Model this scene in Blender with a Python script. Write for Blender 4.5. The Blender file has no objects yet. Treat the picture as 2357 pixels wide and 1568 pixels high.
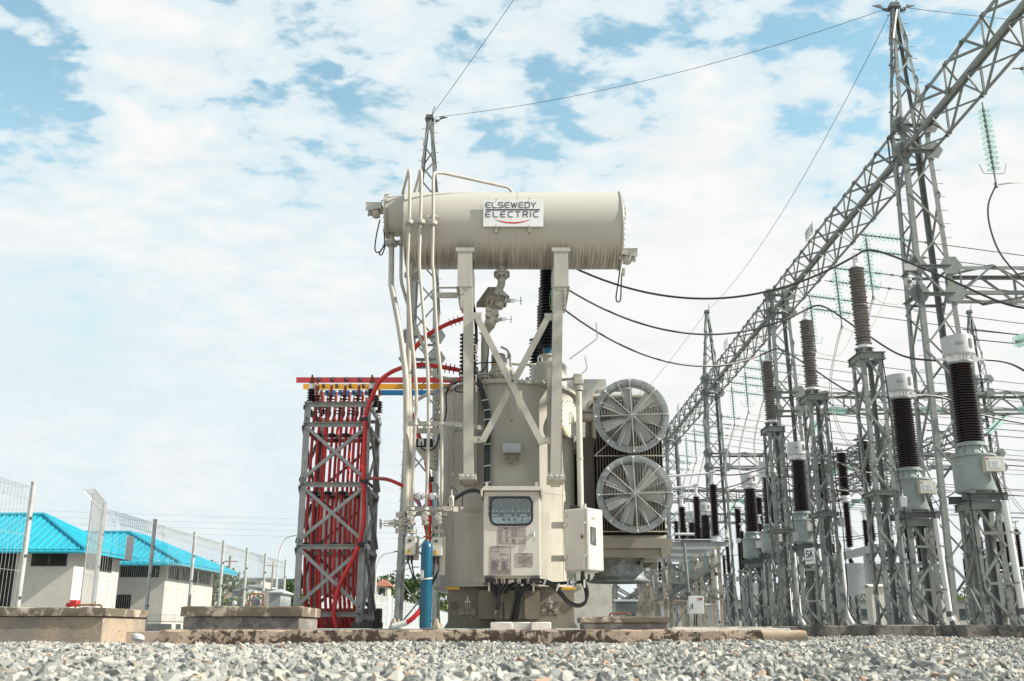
import bpy, math, random
import numpy as np
from mathutils import Vector, Matrix
R = math.radians
random.seed(7)
SC = bpy.context.scene
COL = SC.collection

# ------------------------------------------------------------------ camera, sky, sun
EYE = 0.15
PITCH = R(16.2)
FPX = 2291.0                      # focal length in pixels of a 2357 px wide frame (35 mm lens)
cam_data = bpy.data.cameras.new('camera')
cam_data.lens = 35.0
cam_data.sensor_width = 36.0
cam_data.clip_start = 0.05
cam_data.clip_end = 3000
cam_data.dof.use_dof = True
cam_data.dof.focus_distance = 18.0
cam_data.dof.aperture_fstop = 5.6
cam = bpy.data.objects.new('camera', cam_data)
cam.location = (0, 0, EYE)
cam.rotation_euler = (R(90) + PITCH, 0, 0)
COL.objects.link(cam)
SC.camera = cam
SUN_EL, SUN_AZ = R(38), R(-10)      # azimuth measured from +X towards +Y
sun_d = bpy.data.lights.new('sun', 'SUN')
sun_d.energy = 5.0
sun_d.angle = R(0.6)
sun_d.color = (1.0, 0.93, 0.82)
sun = bpy.data.objects.new('sun', sun_d)
sv = Vector((math.cos(SUN_EL) * math.cos(SUN_AZ), math.cos(SUN_EL) * math.sin(SUN_AZ), math.sin(SUN_EL)))
sun.rotation_euler = (-sv).to_track_quat('-Z', 'Y').to_euler()
COL.objects.link(sun)
SC.view_settings.view_transform = 'Standard'
SC.view_settings.look = 'None'
SC.view_settings.gamma = 1.0
SC.view_settings.use_curve_mapping = False
SC.view_settings.exposure = 0.85
SC.cycles.max_bounces = 6
SC.cycles.transparent_max_bounces = 12

class N:
    """tiny node-graph writer"""
    def __init__(s, tree): s.t = tree; s.t.nodes.clear()
    def n(s, kind, **kw):
        nd = s.t.nodes.new(kind)
        for k, v in kw.items():
            if k.startswith('i_'): s.set(nd.inputs[k[2:].replace('_', ' ')], v)
            else: setattr(nd, k, v)
        return nd
    def set(s, sock, v):
        if hasattr(v, 'is_output') or isinstance(v, bpy.types.NodeSocket): s.t.links.new(v, sock)
        else: sock.default_value = v
    def math(s, op, a, b=0.0, c=None, clamp=False):
        nd = s.t.nodes.new('ShaderNodeMath'); nd.operation = op; nd.use_clamp = clamp
        s.set(nd.inputs[0], a); s.set(nd.inputs[1], b)
        if c is not None: s.set(nd.inputs[2], c)
        return nd.outputs[0]
    def vmath(s, op, a, b=(0, 0, 0)):
        nd = s.t.nodes.new('ShaderNodeVectorMath'); nd.operation = op
        s.set(nd.inputs[0], a); s.set(nd.inputs[1], b)
        return nd.outputs['Value'] if op in ('DOT_PRODUCT', 'LENGTH', 'DISTANCE') else nd.outputs[0]
    def mix(s, f, a, b):
        nd = s.t.nodes.new('ShaderNodeMix'); nd.data_type = 'RGBA'
        s.set(nd.inputs[0], f); s.set(nd.inputs[6], a); s.set(nd.inputs[7], b)
        return nd.outputs[2]
    def noise(s, vec, scale, detail=4, rough=0.55, dist=0.0):
        nd = s.t.nodes.new('ShaderNodeTexNoise')
        if vec is not None: s.set(nd.inputs['Vector'], vec)
        nd.inputs['Scale'].default_value = scale; nd.inputs['Detail'].default_value = detail
        nd.inputs['Roughness'].default_value = rough; nd.inputs['Distortion'].default_value = dist
        return nd.outputs['Fac']
    def ramp(s, f, stops):
        nd = s.t.nodes.new('ShaderNodeValToRGB'); s.set(nd.inputs[0], f)
        e = nd.color_ramp.elements
        while len(e) < len(stops): e.new(0.5)
        for el, (p, c) in zip(e, stops):
            el.position = p; el.color = c if len(c) == 4 else (*c, 1)
        return nd.outputs[0]
    def smooth(s, x, lo, hi):
        nd = s.t.nodes.new('ShaderNodeMapRange'); nd.interpolation_type = 'SMOOTHSTEP'
        s.set(nd.inputs[0], x); nd.inputs[1].default_value = lo; nd.inputs[2].default_value = hi
        return nd.outputs[0]

def ray_dir(u, v):
    xc = (u - 1178.5) / FPX; yc = (784 - v) / FPX
    return Vector((xc, math.cos(PITCH) - yc * math.sin(PITCH), math.sin(PITCH) + yc * math.cos(PITCH))).normalized()

world = bpy.data.worlds.new('World')
SC.world = world
world.use_nodes = True
def build_world():
    g = N(world.node_tree)
    sky = g.n('ShaderNodeTexSky', sky_type='NISHITA', sun_disc=False, sun_elevation=SUN_EL, sun_rotation=R(90) - SUN_AZ)
    sky.air_density = 1.0; sky.dust_density = 0.6; sky.ozone_density = 1.0
    tc = g.n('ShaderNodeTexCoord')
    d = tc.outputs['Generated']
    sep = g.n('ShaderNodeSeparateXYZ'); g.set(sep.inputs[0], d)
    z = g.math('MAXIMUM', sep.outputs[2], 0.0)
    # cloud layer seen in perspective: project the direction on a curved ceiling
    k = g.math('ADD', z, 0.20)
    px = g.math('DIVIDE', sep.outputs[0], k); py = g.math('DIVIDE', sep.outputs[1], k)
    comb = g.n('ShaderNodeCombineXYZ'); g.set(comb.inputs[0], px); g.set(comb.inputs[1], py)
    P = comb.outputs[0]
    mp = g.n('ShaderNodeMapping'); g.set(mp.inputs[0], P)
    mp.inputs['Rotation'].default_value = (0, 0, R(-28)); mp.inputs['Scale'].default_value = (0.95, 1.25, 1); mp.inputs['Location'].default_value = (3.1, 1.7, 0)
    Q = mp.outputs[0]
    big = g.noise(Q, 1.1, 3, 0.5, 0.2)
    puff = g.noise(Q, 11.5, 6, 0.55, 0.2)
    fine = g.noise(Q, 22.0, 5, 0.62, 0.2)
    dens = g.math('ADD', g.math('MULTIPLY', big, 0.42), g.math('MULTIPLY', puff, 1.15))
    dens = g.math('ADD', dens, g.math('MULTIPLY', fine, 0.34))
    # broad breaks and banks of the real layer, by direction
    def spot(u, v, deg, amt):
        nonlocal dens
        dd = ray_dir(u, v)
        dot = g.vmath('DOT_PRODUCT', d, tuple(dd))
        m = g.smooth(dot, math.cos(R(deg)), math.cos(R(deg * 0.15)))
        dens = g.math('ADD', dens, g.math('MULTIPLY', m, amt))
    calm = g.smooth(sep.outputs[2], 0.50, 0.22)
    dens = g.math('ADD', g.math('MULTIPLY', dens, g.math('SUBTRACT', 1.0, g.math('MULTIPLY', calm, 0.72))), g.math('MULTIPLY', calm, 0.70))
    for u_, v_, r_, a_ in SKY_SPOTS: spot(u_, v_, r_*1.35, a_*.72)
    low2 = g.smooth(sep.outputs[2], 0.50, 0.33)
    dens = g.math('ADD', dens, g.math('MULTIPLY', low2, 0.13))
    f = g.smooth(dens, 0.73, 0.925)
    thick = g.smooth(dens, 0.90, 1.25)
    shade = g.noise(Q, 6.0, 4, 0.5)
    ccol = g.mix(thick, (0.80, 0.92, 0.97, 1), (1.0, 1.0, 0.985, 1))
    ccol = g.mix(g.math('MULTIPLY', g.smooth(shade, 0.45, 0.72), 0.35), ccol, (0.80, 0.87, 0.90, 1))
    skc = g.n('ShaderNodeVectorMath', operation='MULTIPLY'); g.set(skc.inputs[0], sky.outputs[0]); skc.inputs[1].default_value = (1.0, 1.22, 0.97)
    skm = g.vmath('MINIMUM', skc.outputs[0], (3.2, 3.6, 3.8)); bg1 = g.n('ShaderNodeBackground'); g.set(bg1.inputs[0], skm); bg1.inputs[1].default_value = 0.135
    bg2 = g.n('ShaderNodeBackground'); g.set(bg2.inputs[0], ccol); bg2.inputs[1].default_value = 0.535
    bgh = g.n('ShaderNodeBackground'); bgh.inputs[0].default_value = (0.82, 0.95, 0.97, 1); bgh.inputs[1].default_value = 0.50
    # thin pale veil that thickens towards the horizon, behind the cloud layer
    hz = g.math('MULTIPLY', g.smooth(sep.outputs[2], 0.55, 0.05), 0.85)
    hz = g.math('ADD', hz, 0.10)
    mx = g.n('ShaderNodeMixShader'); g.set(mx.inputs[0], hz); g.set(mx.inputs[1], bg1.outputs[0]); g.set(mx.inputs[2], bgh.outputs[0])
    mx2 = g.n('ShaderNodeMixShader'); g.set(mx2.inputs[0], f); g.set(mx2.inputs[1], mx.outputs[0]); g.set(mx2.inputs[2], bg2.outputs[0])
    out = g.n('ShaderNodeOutputWorld'); g.set(out.inputs[0], mx2.outputs[0])
# (u, v, radius in degrees, density change)
SKY_SPOTS = [(0, 230, 5, -.34), (190, 120, 3, -.10), (20, 60, 4, -.10), (520, 60, 4, -.08), (720, 330, 5, -.10), (830, 170, 4, -.10), (560, 560, 4, -.05), (200, 480, 4, -.03),
             (1250, 110, 7, -.14), (1560, 60, 7, -.12), (1760, 110, 6, -.10), (1950, 250, 6, -.24), (1850, 420, 5, -.20), (1330, 385, 5, -.16), (1130, 290, 3, -.10), (2200, 150, 5, -.16),
             (100, 750, 4, -.28), (330, 780, 4, -.12), (1480, 300, 4, .12), (1750, 250, 4, .20), (1000, 220, 5, .10), (330, 230, 5, .10), (1300, -20, 9, .10), (300, -20, 8, .08),
             (250, 1250, 8, -.12), (520, 1230, 7, -.12), (700, 980, 6, -.10), (450, 1110, 3.5, .20), (2000, 650, 12, .20), (1500, 700, 12, .15), (2300, 420, 6, .10)]
build_world()

# ------------------------------------------------------------------ measuring helpers
def depth_c(Y, Z): return Y * math.cos(PITCH) + (Z - EYE) * math.sin(PITCH)
def ux(u, Y, Z): return (u - 1178.5) * depth_c(Y, Z) / FPX
def vz(v, Y): return EYE + Y * math.tan(PITCH + math.atan((784 - v) / FPX))
def at(u, v, Y):
    z = vz(v, Y); return Vector((ux(u, Y, z), Y, z))

# ------------------------------------------------------------------ mesh builder
ORG = {}
class MB:
    def __init__(s): s.v = []; s.f = []; s.c = []; s.col = None
    def add(s, vs, fs):
        b = len(s.v); s.v.extend([tuple(p) for p in vs]); s.f.extend([tuple(i + b for i in f) for f in fs])
        return s
    def box(s, a, b):
        x0, y0, z0 = [min(a[i], b[i]) for i in range(3)]; x1, y1, z1 = [max(a[i], b[i]) for i in range(3)]
        return s.add([(x0,y0,z0),(x1,y0,z0),(x1,y1,z0),(x0,y1,z0),(x0,y0,z1),(x1,y0,z1),(x1,y1,z1),(x0,y1,z1)],
              [(0,3,2,1),(4,5,6,7),(0,1,5,4),(1,2,6,5),(2,3,7,6),(3,0,4,7)])
    def cbox(s, c, d, M=None, ch=0.0):
        """box by centre and size, turned by the 3x3 matrix M, with chamfer ch"""
        M = M or Matrix.Identity(3); c = Vector(c); hx, hy, hz = d[0]/2, d[1]/2, d[2]/2
        if ch <= 0:
            P = [(-hx,-hy,-hz),(hx,-hy,-hz),(hx,hy,-hz),(-hx,hy,-hz),(-hx,-hy,hz),(hx,-hy,hz),(hx,hy,hz),(-hx,hy,hz)]
            return s.add([c + M @ Vector(p) for p in P], [(0,3,2,1),(4,5,6,7),(0,1,5,4),(1,2,6,5),(2,3,7,6),(3,0,4,7)])
        vs = []; 
        for sx in (-1, 1):
            for sy in (-1, 1):
                for sz in (-1, 1):
                    vs += [c + M @ Vector(((hx-ch)*sx, (hy-ch)*sy, hz*sz)), c + M @ Vector(((hx-ch)*sx, hy*sy, (hz-ch)*sz)), c + M @ Vector((hx*sx, (hy-ch)*sy, (hz-ch)*sz))]
        def I(sx, sy, sz, k): return ((sx > 0) * 4 + (sy > 0) * 2 + (sz > 0)) * 3 + k
        fs = []
        for t in (-1, 1):
            q = [(-1,-1),(1,-1),(1,1),(-1,1)]
            fs.append([I(a, b, t, 0) for a, b in q][::t]); fs.append([I(a, t, b, 1) for a, b in q][::-t]); fs.append([I(t, a, b, 2) for a, b in q][::t])
        for a in (-1, 1):
            for b in (-1, 1):
                w = a * b
                fs.append([I(-1,a,b,0), I(1,a,b,0), I(1,a,b,1), I(-1,a,b,1)][::-w])
                fs.append([I(a,-1,b,0), I(a,1,b,0), I(a,1,b,2), I(a,-1,b,2)][::w])
                fs.append([I(a,b,-1,1), I(a,b,1,1), I(a,b,1,2), I(a,b,-1,2)][::-w])
        for a in (-1, 1):
            for b in (-1, 1):
                for e in (-1, 1): fs.append([I(a,b,e,0), I(a,b,e,1), I(a,b,e,2)][::a*b*e])
        return s.add(vs, fs)
    def tube(s, pts, r, n=8, caps=True, smooth=0):
        """round bar through points; r may be a list. smooth = subdivisions of a rounded path"""
        pts = [Vector(p) for p in pts]
        if smooth and len(pts) > 2: pts = spline(pts, smooth); 
        m = len(pts); rs = r if isinstance(r, (list, tuple)) else [r] * m
        if len(rs) != m: rs = [rs[min(int(i * len(rs) / m), len(rs)-1)] for i in range(m)]
        tans = []
        for i in range(m):
            a = pts[max(i-1, 0)]; b = pts[min(i+1, m-1)]; t = (b - a)
            tans.append(t.normalized() if t.length > 1e-9 else Vector((0, 0, 1)))
        t0 = tans[0]; ref = Vector((0, 0, 1)) if abs(t0.z) < 0.9 else Vector((1, 0, 0))
        nrm = (ref - t0 * ref.dot(t0)).normalized()
        vs = []
        for i in range(m):
            t = tans[i]; nrm = (nrm - t * nrm.dot(t))
            nrm = nrm.normalized() if nrm.length > 1e-6 else t.orthogonal().normalized()
            bn = t.cross(nrm)
            for k in range(n):
                a = 2 * math.pi * k / n
                vs.append(pts[i] + (nrm * math.cos(a) + bn * math.sin(a)) * rs[i])
        fs = [(i*n+k, i*n+(k+1)%n, (i+1)*n+(k+1)%n, (i+1)*n+k) for i in range(m-1) for k in range(n)]
        if caps: fs += [tuple(range(n))[::-1], tuple((m-1)*n + k for k in range(n))]
        return s.add(vs, fs)
    def lathe(s, prof, c, axis=(0, 0, 1), n=24):
        """revolve (radius, height) pairs about an axis through c"""
        ax = Vector(axis).normalized(); c = Vector(c)
        e1 = Vector((1, 0, 0)) if abs(ax.x) < 0.9 else Vector((0, 1, 0)); e1 = (e1 - ax * e1.dot(ax)).normalized(); e2 = ax.cross(e1)
        vs = []; cs = [(math.cos(2*math.pi*k/n), math.sin(2*math.pi*k/n)) for k in range(n)]
        for r, h in prof:
            for a, b in cs: vs.append(c + ax * h + (e1 * a + e2 * b) * r)
        m = len(prof)
        fs = [(i*n+k, i*n+(k+1)%n, (i+1)*n+(k+1)%n, (i+1)*n+k) for i in range(m-1) for k in range(n)]
        closed = prof[0] == prof[-1]
        if prof[0][0] > 1e-6 and not closed: fs.append(tuple(range(n))[::-1])
        if prof[-1][0] > 1e-6 and not closed: fs.append(tuple((m-1)*n+k for k in range(n)))
        return s.add(vs, fs)
    def disc(s, c, r, h, axis=(0, 0, 1), n=24): return s.lathe([(r, 0), (r, h)], c, axis, n)
    def ring(s, c, r1, r0, h, axis=(0, 0, 1), n=32):
        ax = Vector(axis).normalized(); c = Vector(c)
        e1 = Vector((1, 0, 0)) if abs(ax.x) < 0.9 else Vector((0, 1, 0)); e1 = (e1 - ax * e1.dot(ax)).normalized(); e2 = ax.cross(e1)
        vs = []
        for r, hh in ((r1, 0), (r1, h), (r0, h), (r0, 0)):
            for k in range(n):
                a = 2*math.pi*k/n; vs.append(c + ax*hh + (e1*math.cos(a) + e2*math.sin(a))*r)
        fs = [(i*n+k, i*n+(k+1)%n, ((i+1)%4)*n+(k+1)%n, ((i+1)%4)*n+k) for i in range(4) for k in range(n)]
        return s.add(vs, fs)
    def angle(s, p, q, d1, d2, w=0.06, t=0.008):
        """rolled L section from p to q, flanges along d1 and d2"""
        p = Vector(p); q = Vector(q); ax = (q - p).normalized()
        d1 = Vector(d1); d1 = (d1 - ax * d1.dot(ax)).normalized(); d2 = Vector(d2); d2 = d2 - ax * d2.dot(ax); d2 = (d2 - d1 * d2.dot(d1)).normalized()
        sec = [(0, 0), (w, 0), (w, t), (t, t), (t, w), (0, w)]
        vs = [b + d1 * x + d2 * y for b in (p, q) for x, y in sec]
        fs = [(i, (i+1) % 6, 6 + (i+1) % 6, 6 + i) for i in range(6)] + [(5, 4, 3, 2, 1, 0), (6, 7, 8, 9, 10, 11)]
        if ax.dot(d1.cross(d2)) < 0: fs = [f[::-1] for f in fs]
        return s.add(vs, fs)
    def channel(s, p, q, up, out, h=0.12, w=0.05, t=0.008):
        """C section: web along up (height h), flanges along out"""
        p = Vector(p); q = Vector(q); ax = (q - p).normalized(); up = Vector(up); up = (up - ax*up.dot(ax)).normalized(); out = Vector(out); out = (out - ax*out.dot(ax)); out = (out - up*out.dot(up)).normalized()
        sec = [(-h/2, 0), (h/2, 0), (h/2, w), (h/2-t, w), (h/2-t, t), (-h/2+t, t), (-h/2+t, w), (-h/2, w)]
        vs = [b + up*x + out*y for b in (p, q) for x, y in sec]
        fs = [(i, (i+1) % 8, 8+(i+1) % 8, 8+i) for i in range(8)] + [(0, 5, 4, 3, 2, 1)[::1], (0, 7, 6, 5), (8, 9, 10, 11, 12, 13), (8, 13, 14, 15)]
        if ax.dot(up.cross(out)) < 0: fs = [f[::-1] for f in fs]
        return s.add(vs, fs)
    def flat(s, p, q, nrm, w=0.05, t=0.006):
        """flat bar, width w across, thickness t along nrm"""
        p = Vector(p); q = Vector(q); ax = (q-p).normalized(); nrm = Vector(nrm); nrm = (nrm - ax*nrm.dot(ax)).normalized(); sd = ax.cross(nrm)
        vs = [b + sd*x*w/2 + nrm*y*t/2 for b in (p, q) for x, y in ((-1,-1),(1,-1),(1,1),(-1,1))]
        return s.add(vs, [(0,1,5,4),(1,2,6,5),(2,3,7,6),(3,0,4,7),(3,2,1,0),(4,5,6,7)])
    def prism(s, poly, off):
        """flat polygon (3-D points) pushed along off"""
        n = len(poly); off = Vector(off); poly = [Vector(p) for p in poly]
        return s.add(poly + [p + off for p in poly], [tuple(range(n))[::-1], tuple(range(n, 2*n))] + [(i, (i+1) % n, n+(i+1) % n, n+i) for i in range(n)])
    def quad(s, *p): return s.add(p, [tuple(range(len(p)))])
    def xf(s, M):
        s.v = [tuple(M @ Vector(p)) for p in s.v]; return s
    def pieces(s):
        """groups of faces that stand apart from one another"""
        n = len(s.v); par = list(range(n))
        def find(a):
            while par[a] != a: par[a] = par[par[a]]; a = par[a]
            return a
        for f in s.f:
            a = find(f[0])
            for i in f[1:]: par[find(i)] = a
        isl = {}
        for i in range(n): isl.setdefault(find(i), []).append(i)
        keys = list(isl)
        if len(keys) < 2 or len(keys) > 400: return None
        V = np.array(s.v); lo = np.array([V[isl[k]].min(0) for k in keys]); hi = np.array([V[isl[k]].max(0) for k in keys]); sz = (hi-lo).max(1)
        gap = np.maximum(0, np.maximum(lo[:, None]-hi[None], lo[None]-hi[:, None])); near = np.sqrt((gap**2).sum(2)) <= np.maximum(.02, .5*np.maximum(sz[:, None], sz[None]))
        lab = list(range(len(keys)))
        changed = True
        L = np.arange(len(keys))
        while changed:
            N_ = np.where(near, L[None, :], 10**6).min(1); changed = bool((N_ < L).any()); L = np.minimum(L, N_)
        if len(set(L.tolist())) < 2: return None
        lab = {k: int(L[i]) for i, k in enumerate(keys)}; out = {}
        for f in s.f: out.setdefault(lab[find(f[0])], []).append(f)
        res = []
        for fs in out.values():
            idx = sorted({i for f in fs for i in f}); mp = {i: j for j, i in enumerate(idx)}; m = MB(); m.v = [s.v[i] for i in idx]; m.f = [tuple(mp[i] for i in f) for f in fs]; res.append(m)
        return res
    def build(s, name, mat, parent=None, smooth=True, ang=38, whole=False, **tags):
        if parent is not None and not whole and not any(w in name for w in ('print', 'letter', 'mark', 'caption', 'title', 'wires', 'lattice', 'crown', 'mesh')):
            ps = s.pieces()
            if ps:
                nm = name[:-1] if name.endswith('s') and not name.endswith('ss') and not name.endswith('sheds') else name
                return [p.build(nm, mat, parent, smooth, ang, True, **tags) for p in ps][0]
        o0 = ORG.get(parent.name, Vector((0, 0, 0))) if parent is not None else Vector((0, 0, 0))
        me = bpy.data.meshes.new(name)
        if parent is None and s.v:     # origin at the base centre
            a = np.array(s.v); o0 = Vector(((a[:,0].min()+a[:,0].max())/2, (a[:,1].min()+a[:,1].max())/2, a[:,2].min()))
        me.from_pydata([(p[0]-o0.x, p[1]-o0.y, p[2]-o0.z) for p in s.v], [], s.f)
        me.materials.append(M[mat] if isinstance(mat, str) else mat)
        me.polygons.foreach_set('use_smooth', [bool(smooth)] * len(me.polygons))
        if smooth: me.set_sharp_from_angle(angle=R(ang))
        me.update()
        o = bpy.data.objects.new(name, me); COL.objects.link(o)
        if parent is not None: o.parent = parent; ORG[o.name] = o0
        else: o.location = o0; ORG[o.name] = o0
        tag(o, **tags)
        return o
def spline(P, k):
    out = []
    for i in range(len(P)-1):
        p0 = P[max(i-1, 0)]; p1 = P[i]; p2 = P[i+1]; p3 = P[min(i+2, len(P)-1)]
        for j in range(k):
            t = j / k
            out.append(0.5*((2*p1) + (p2-p0)*t + (2*p0-5*p1+4*p2-p3)*t*t + (3*p1-p0-3*p2+p3)*t*t*t))
    out.append(P[-1]); return out
def fillet(P, r, k=5):
    """round the corners of a polyline with radius-like cut r"""
    P = [Vector(p) for p in P]; out = [P[0]]
    for i in range(1, len(P)-1):
        a = (P[i-1]-P[i]); b = (P[i+1]-P[i]); d = min(r, a.length*.48, b.length*.48); A = P[i] + a.normalized()*d; B = P[i] + b.normalized()*d
        for j in range(k+1):
            t = j/k; out.append(A*(1-t)**2 + P[i]*2*t*(1-t) + B*t*t)
    out.append(P[-1]); return out
def sag(p, q, d, n=24):
    p = Vector(p); q = Vector(q)
    return [p.lerp(q, i/n) - Vector((0, 0, 4*d*(i/n)*(1-i/n))) for i in range(n+1)]
def tag(o, label=None, cat=None, group=None, kind=None):
    if label: o['label'] = label
    if cat: o['category'] = cat
    if group: o['group'] = group
    if kind: o['kind'] = kind
def thing(name, label, cat, loc, group=None):
    o = bpy.data.objects.new(name, None); COL.objects.link(o); o.empty_display_size = 0.1
    o.location = loc; ORG[o.name] = Vector(loc); tag(o, label, cat, group); return o
def copy_tree(o, parent=None):
    c = o.copy(); COL.objects.link(c)
    if parent is not None: c.parent = parent
    for ch in [x for x in KIDS.get(o.name, [])]: copy_tree(ch, c)
    return c
KIDS = {}
def dup(root, loc, label=None):
    """copy of a finished thing with all of its parts"""
    if root.name not in KIDS:
        def reg(o):
            KIDS[o.name] = list(o.children)
            for ch in o.children: reg(ch)
        bpy.context.view_layer.update(); reg(root)
    c = copy_tree(root); c.location = loc
    if label: c['label'] = label
    return c

# ------------------------------------------------------------------ materials
M = {}
ALB = 0.84
def mat(name, base, rough=0.5, metal=0.0, var=0.12, vscale=6.0, dark=None, dscale=2.0, damt=0.0, bump=0.0, bscale=60.0, spec=0.5, coat=0.0, stretch=(1,1,1), rvar=0.1):
    m = bpy.data.materials.new(name); m.use_nodes = True; g = N(m.node_tree)
    tc = g.n('ShaderNodeTexCoord').outputs['Object']
    mp = g.n('ShaderNodeMapping'); g.set(mp.inputs[0], tc); mp.inputs['Scale'].default_value = stretch
    oi = g.n('ShaderNodeObjectInfo').outputs['Random']
    off = g.n('ShaderNodeCombineXYZ'); r50 = g.math('MULTIPLY', oi, 37.0); g.set(off.inputs[0], r50); g.set(off.inputs[2], r50)
    V = g.vmath('ADD', mp.outputs[0], off.outputs[0])
    n1 = g.noise(V, vscale, 6, 0.6)
    b = Vector(base) * ALB
    if dark is not None: dark = tuple(x * ALB for x in dark)
    lo = tuple(max(0, x*(1-var*1.6)) for x in b) + (1,); hi = tuple(min(1, x*(1+var*1.3)) for x in b) + (1,)
    c = g.mix(g.smooth(n1, 0.3, 0.7), lo, hi)
    if dark is not None:
        n2 = g.noise(V, dscale, 7, 0.65, 0.3)
        c = g.mix(g.math('MULTIPLY', g.smooth(n2, 0.5, 0.72), damt), c, (*dark, 1))
    p = g.n('ShaderNodeBsdfPrincipled'); g.set(p.inputs['Base Color'], c)
    rr = g.math('ADD', g.math('MULTIPLY', n1, rvar*2), rough - rvar); g.set(p.inputs['Roughness'], rr)
    p.inputs['Metallic'].default_value = metal; p.inputs['Specular IOR Level'].default_value = spec
    p.inputs['Coat Weight'].default_value = coat
    if bump > 0:
        bn = g.noise(V, bscale, 5, 0.6); bb = g.n('ShaderNodeBump'); bb.inputs['Strength'].default_value = bump; bb.inputs['Distance'].default_value = 0.01
        g.set(bb.inputs['Height'], bn); g.set(p.inputs['Normal'], bb.outputs[0])
    out = g.n('ShaderNodeOutputMaterial'); g.set(out.inputs[0], p.outputs[0])
    M[name] = m; return m
mat('galv', (0.225, 0.243, 0.232), 0.5, 0.25, 0.10, 7, dark=(0.13, 0.14, 0.13), dscale=3.5, damt=0.5)
mat('galv_far', (0.22, 0.245, 0.24), 0.6, 0.2, 0.15, 3)
mat('post_zinc', (0.46, 0.485, 0.475), 0.5, 0.2, 0.1, 9)
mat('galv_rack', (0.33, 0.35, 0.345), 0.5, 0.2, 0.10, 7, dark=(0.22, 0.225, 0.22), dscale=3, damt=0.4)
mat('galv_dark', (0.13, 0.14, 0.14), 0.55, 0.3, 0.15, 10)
mat('galv_rust', (0.36, 0.33, 0.28), 0.6, 0.25, 0.2, 8, dark=(0.25, 0.13, 0.06), dscale=3, damt=0.6)
mat('fan_zinc', (0.31, 0.335, 0.335), 0.45, 0.4, 0.2, 9, dark=(0.19, 0.21, 0.21), dscale=16, damt=0.7)
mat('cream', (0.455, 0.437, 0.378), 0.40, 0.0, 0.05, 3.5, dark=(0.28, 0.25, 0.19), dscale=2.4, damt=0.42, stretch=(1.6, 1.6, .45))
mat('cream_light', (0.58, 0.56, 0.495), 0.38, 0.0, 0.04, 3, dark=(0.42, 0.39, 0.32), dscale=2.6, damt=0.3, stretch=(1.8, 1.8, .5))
mat('cream_shade', (0.235, 0.21, 0.165), 0.5, 0.0, 0.08, 3, dark=(0.22, 0.19, 0.14), dscale=3, damt=0.5)  # darker copy of cream; shade below tank and drum put into its colour
mat('olive_dark', (0.13, 0.11, 0.085), 0.5, 0.0, 0.15, 4)
mat('porcelain', (0.016, 0.006, 0.006), 0.2, 0.0, 0.3, 5, spec=0.38, rvar=0.05)
mat('porcelain_red', (0.06, 0.012, 0.010), 0.2, 0.0, 0.3, 5, spec=0.6, rvar=0.05)
mat('silicone', (0.19, 0.175, 0.165), 0.5, 0.0, 0.15, 5)
mat('shed_black', (0.008, 0.008, 0.011), 0.42, 0.0, 0.3, 5)
mat('ct_paint', (0.285, 0.335, 0.325), 0.38, 0.0, 0.06, 3, dark=(0.27, 0.31, 0.30), dscale=2, damt=0.35)
mat('aluminium', (0.72, 0.73, 0.73), 0.35, 0.35, 0.05, 5)
mat('white_cap', (0.50, 0.515, 0.51), 0.38, 0.1, 0.03, 5)
mat('pvc', (0.70, 0.72, 0.71), 0.32, 0.0, 0.04, 2, dark=(0.55, 0.56, 0.52), dscale=3, damt=0.3)
mat('rubber', (0.012, 0.012, 0.014), 0.42, 0.0, 0.3, 5)
mat('conductor', (0.045, 0.04, 0.04), 0.5, 0.3, 0.15, 20)
mat('conductor_light', (0.42, 0.41, 0.38), 0.5, 0.4, 0.1, 20)
mat('cable_red', (0.62, 0.022, 0.022), 0.38, 0.0, 0.14, 2, dark=(0.30, 0.012, 0.012), dscale=3, damt=0.5)
mat('sleeve_red', (0.30, 0.035, 0.025), 0.4, 0.0, 0.2, 5)
mat('shed_red', (0.12, 0.02, 0.018), 0.4, 0.0, 0.2, 5)
mat('bus_red', (0.78, 0.07, 0.09), 0.4, 0.0, 0.07, 2)
mat('bus_yellow', (0.87, 0.42, 0.012), 0.4, 0.0, 0.05, 2)
mat('bus_blue', (0.0, 0.16, 0.38), 0.4, 0.0, 0.06, 2)
mat('gas_blue', (0.0, 0.095, 0.175), 0.36, 0.0, 0.1, 2, dark=(0.0, 0.06, 0.11), dscale=2.5, damt=0.5)
mat('roof_blue', (0.006, 0.335, 0.46), 0.42, 0.0, 0.06, 1)
mat('plaster', (0.60, 0.54, 0.46), 0.8, 0.0, 0.05, 1.5, dark=(0.42, 0.37, 0.32), dscale=0.8, damt=0.3)
mat('plaster_mid', (0.54, 0.52, 0.48), 0.8, 0.0, 0.05, 1.5, dark=(0.36, 0.34, 0.31), dscale=0.8, damt=0.3)
mat('plaster_grey', (0.50, 0.49, 0.48), 0.8, 0.0, 0.06, 1.5, dark=(0.36, 0.34, 0.33), dscale=0.8, damt=0.4)
mat('frame_black', (0.02, 0.02, 0.022), 0.4)
mat('concrete', (0.36, 0.41, 0.38), 0.85, 0.0, 0.12, 3, dark=(0.25, 0.24, 0.22), dscale=1.3, damt=0.5, bump=0.3, bscale=40)
mat('concrete_pale', (0.56, 0.55, 0.51), 0.85, 0.0, 0.1, 4, dark=(0.36, 0.35, 0.32), dscale=5, damt=0.4, bump=0.3, bscale=50)
mat('concrete_pink', (0.50, 0.42, 0.36), 0.85, 0.0, 0.1, 2, dark=(0.33, 0.28, 0.24), dscale=3, damt=0.4, bump=0.2)
mat('rust', (0.22, 0.07, 0.025), 0.75, 0.2, 0.3, 25)
mat('plate', (0.45, 0.40, 0.37), 0.45, 0.3, 0.08, 6)
mat('ink', (0.06, 0.055, 0.06), 0.6)
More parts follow.
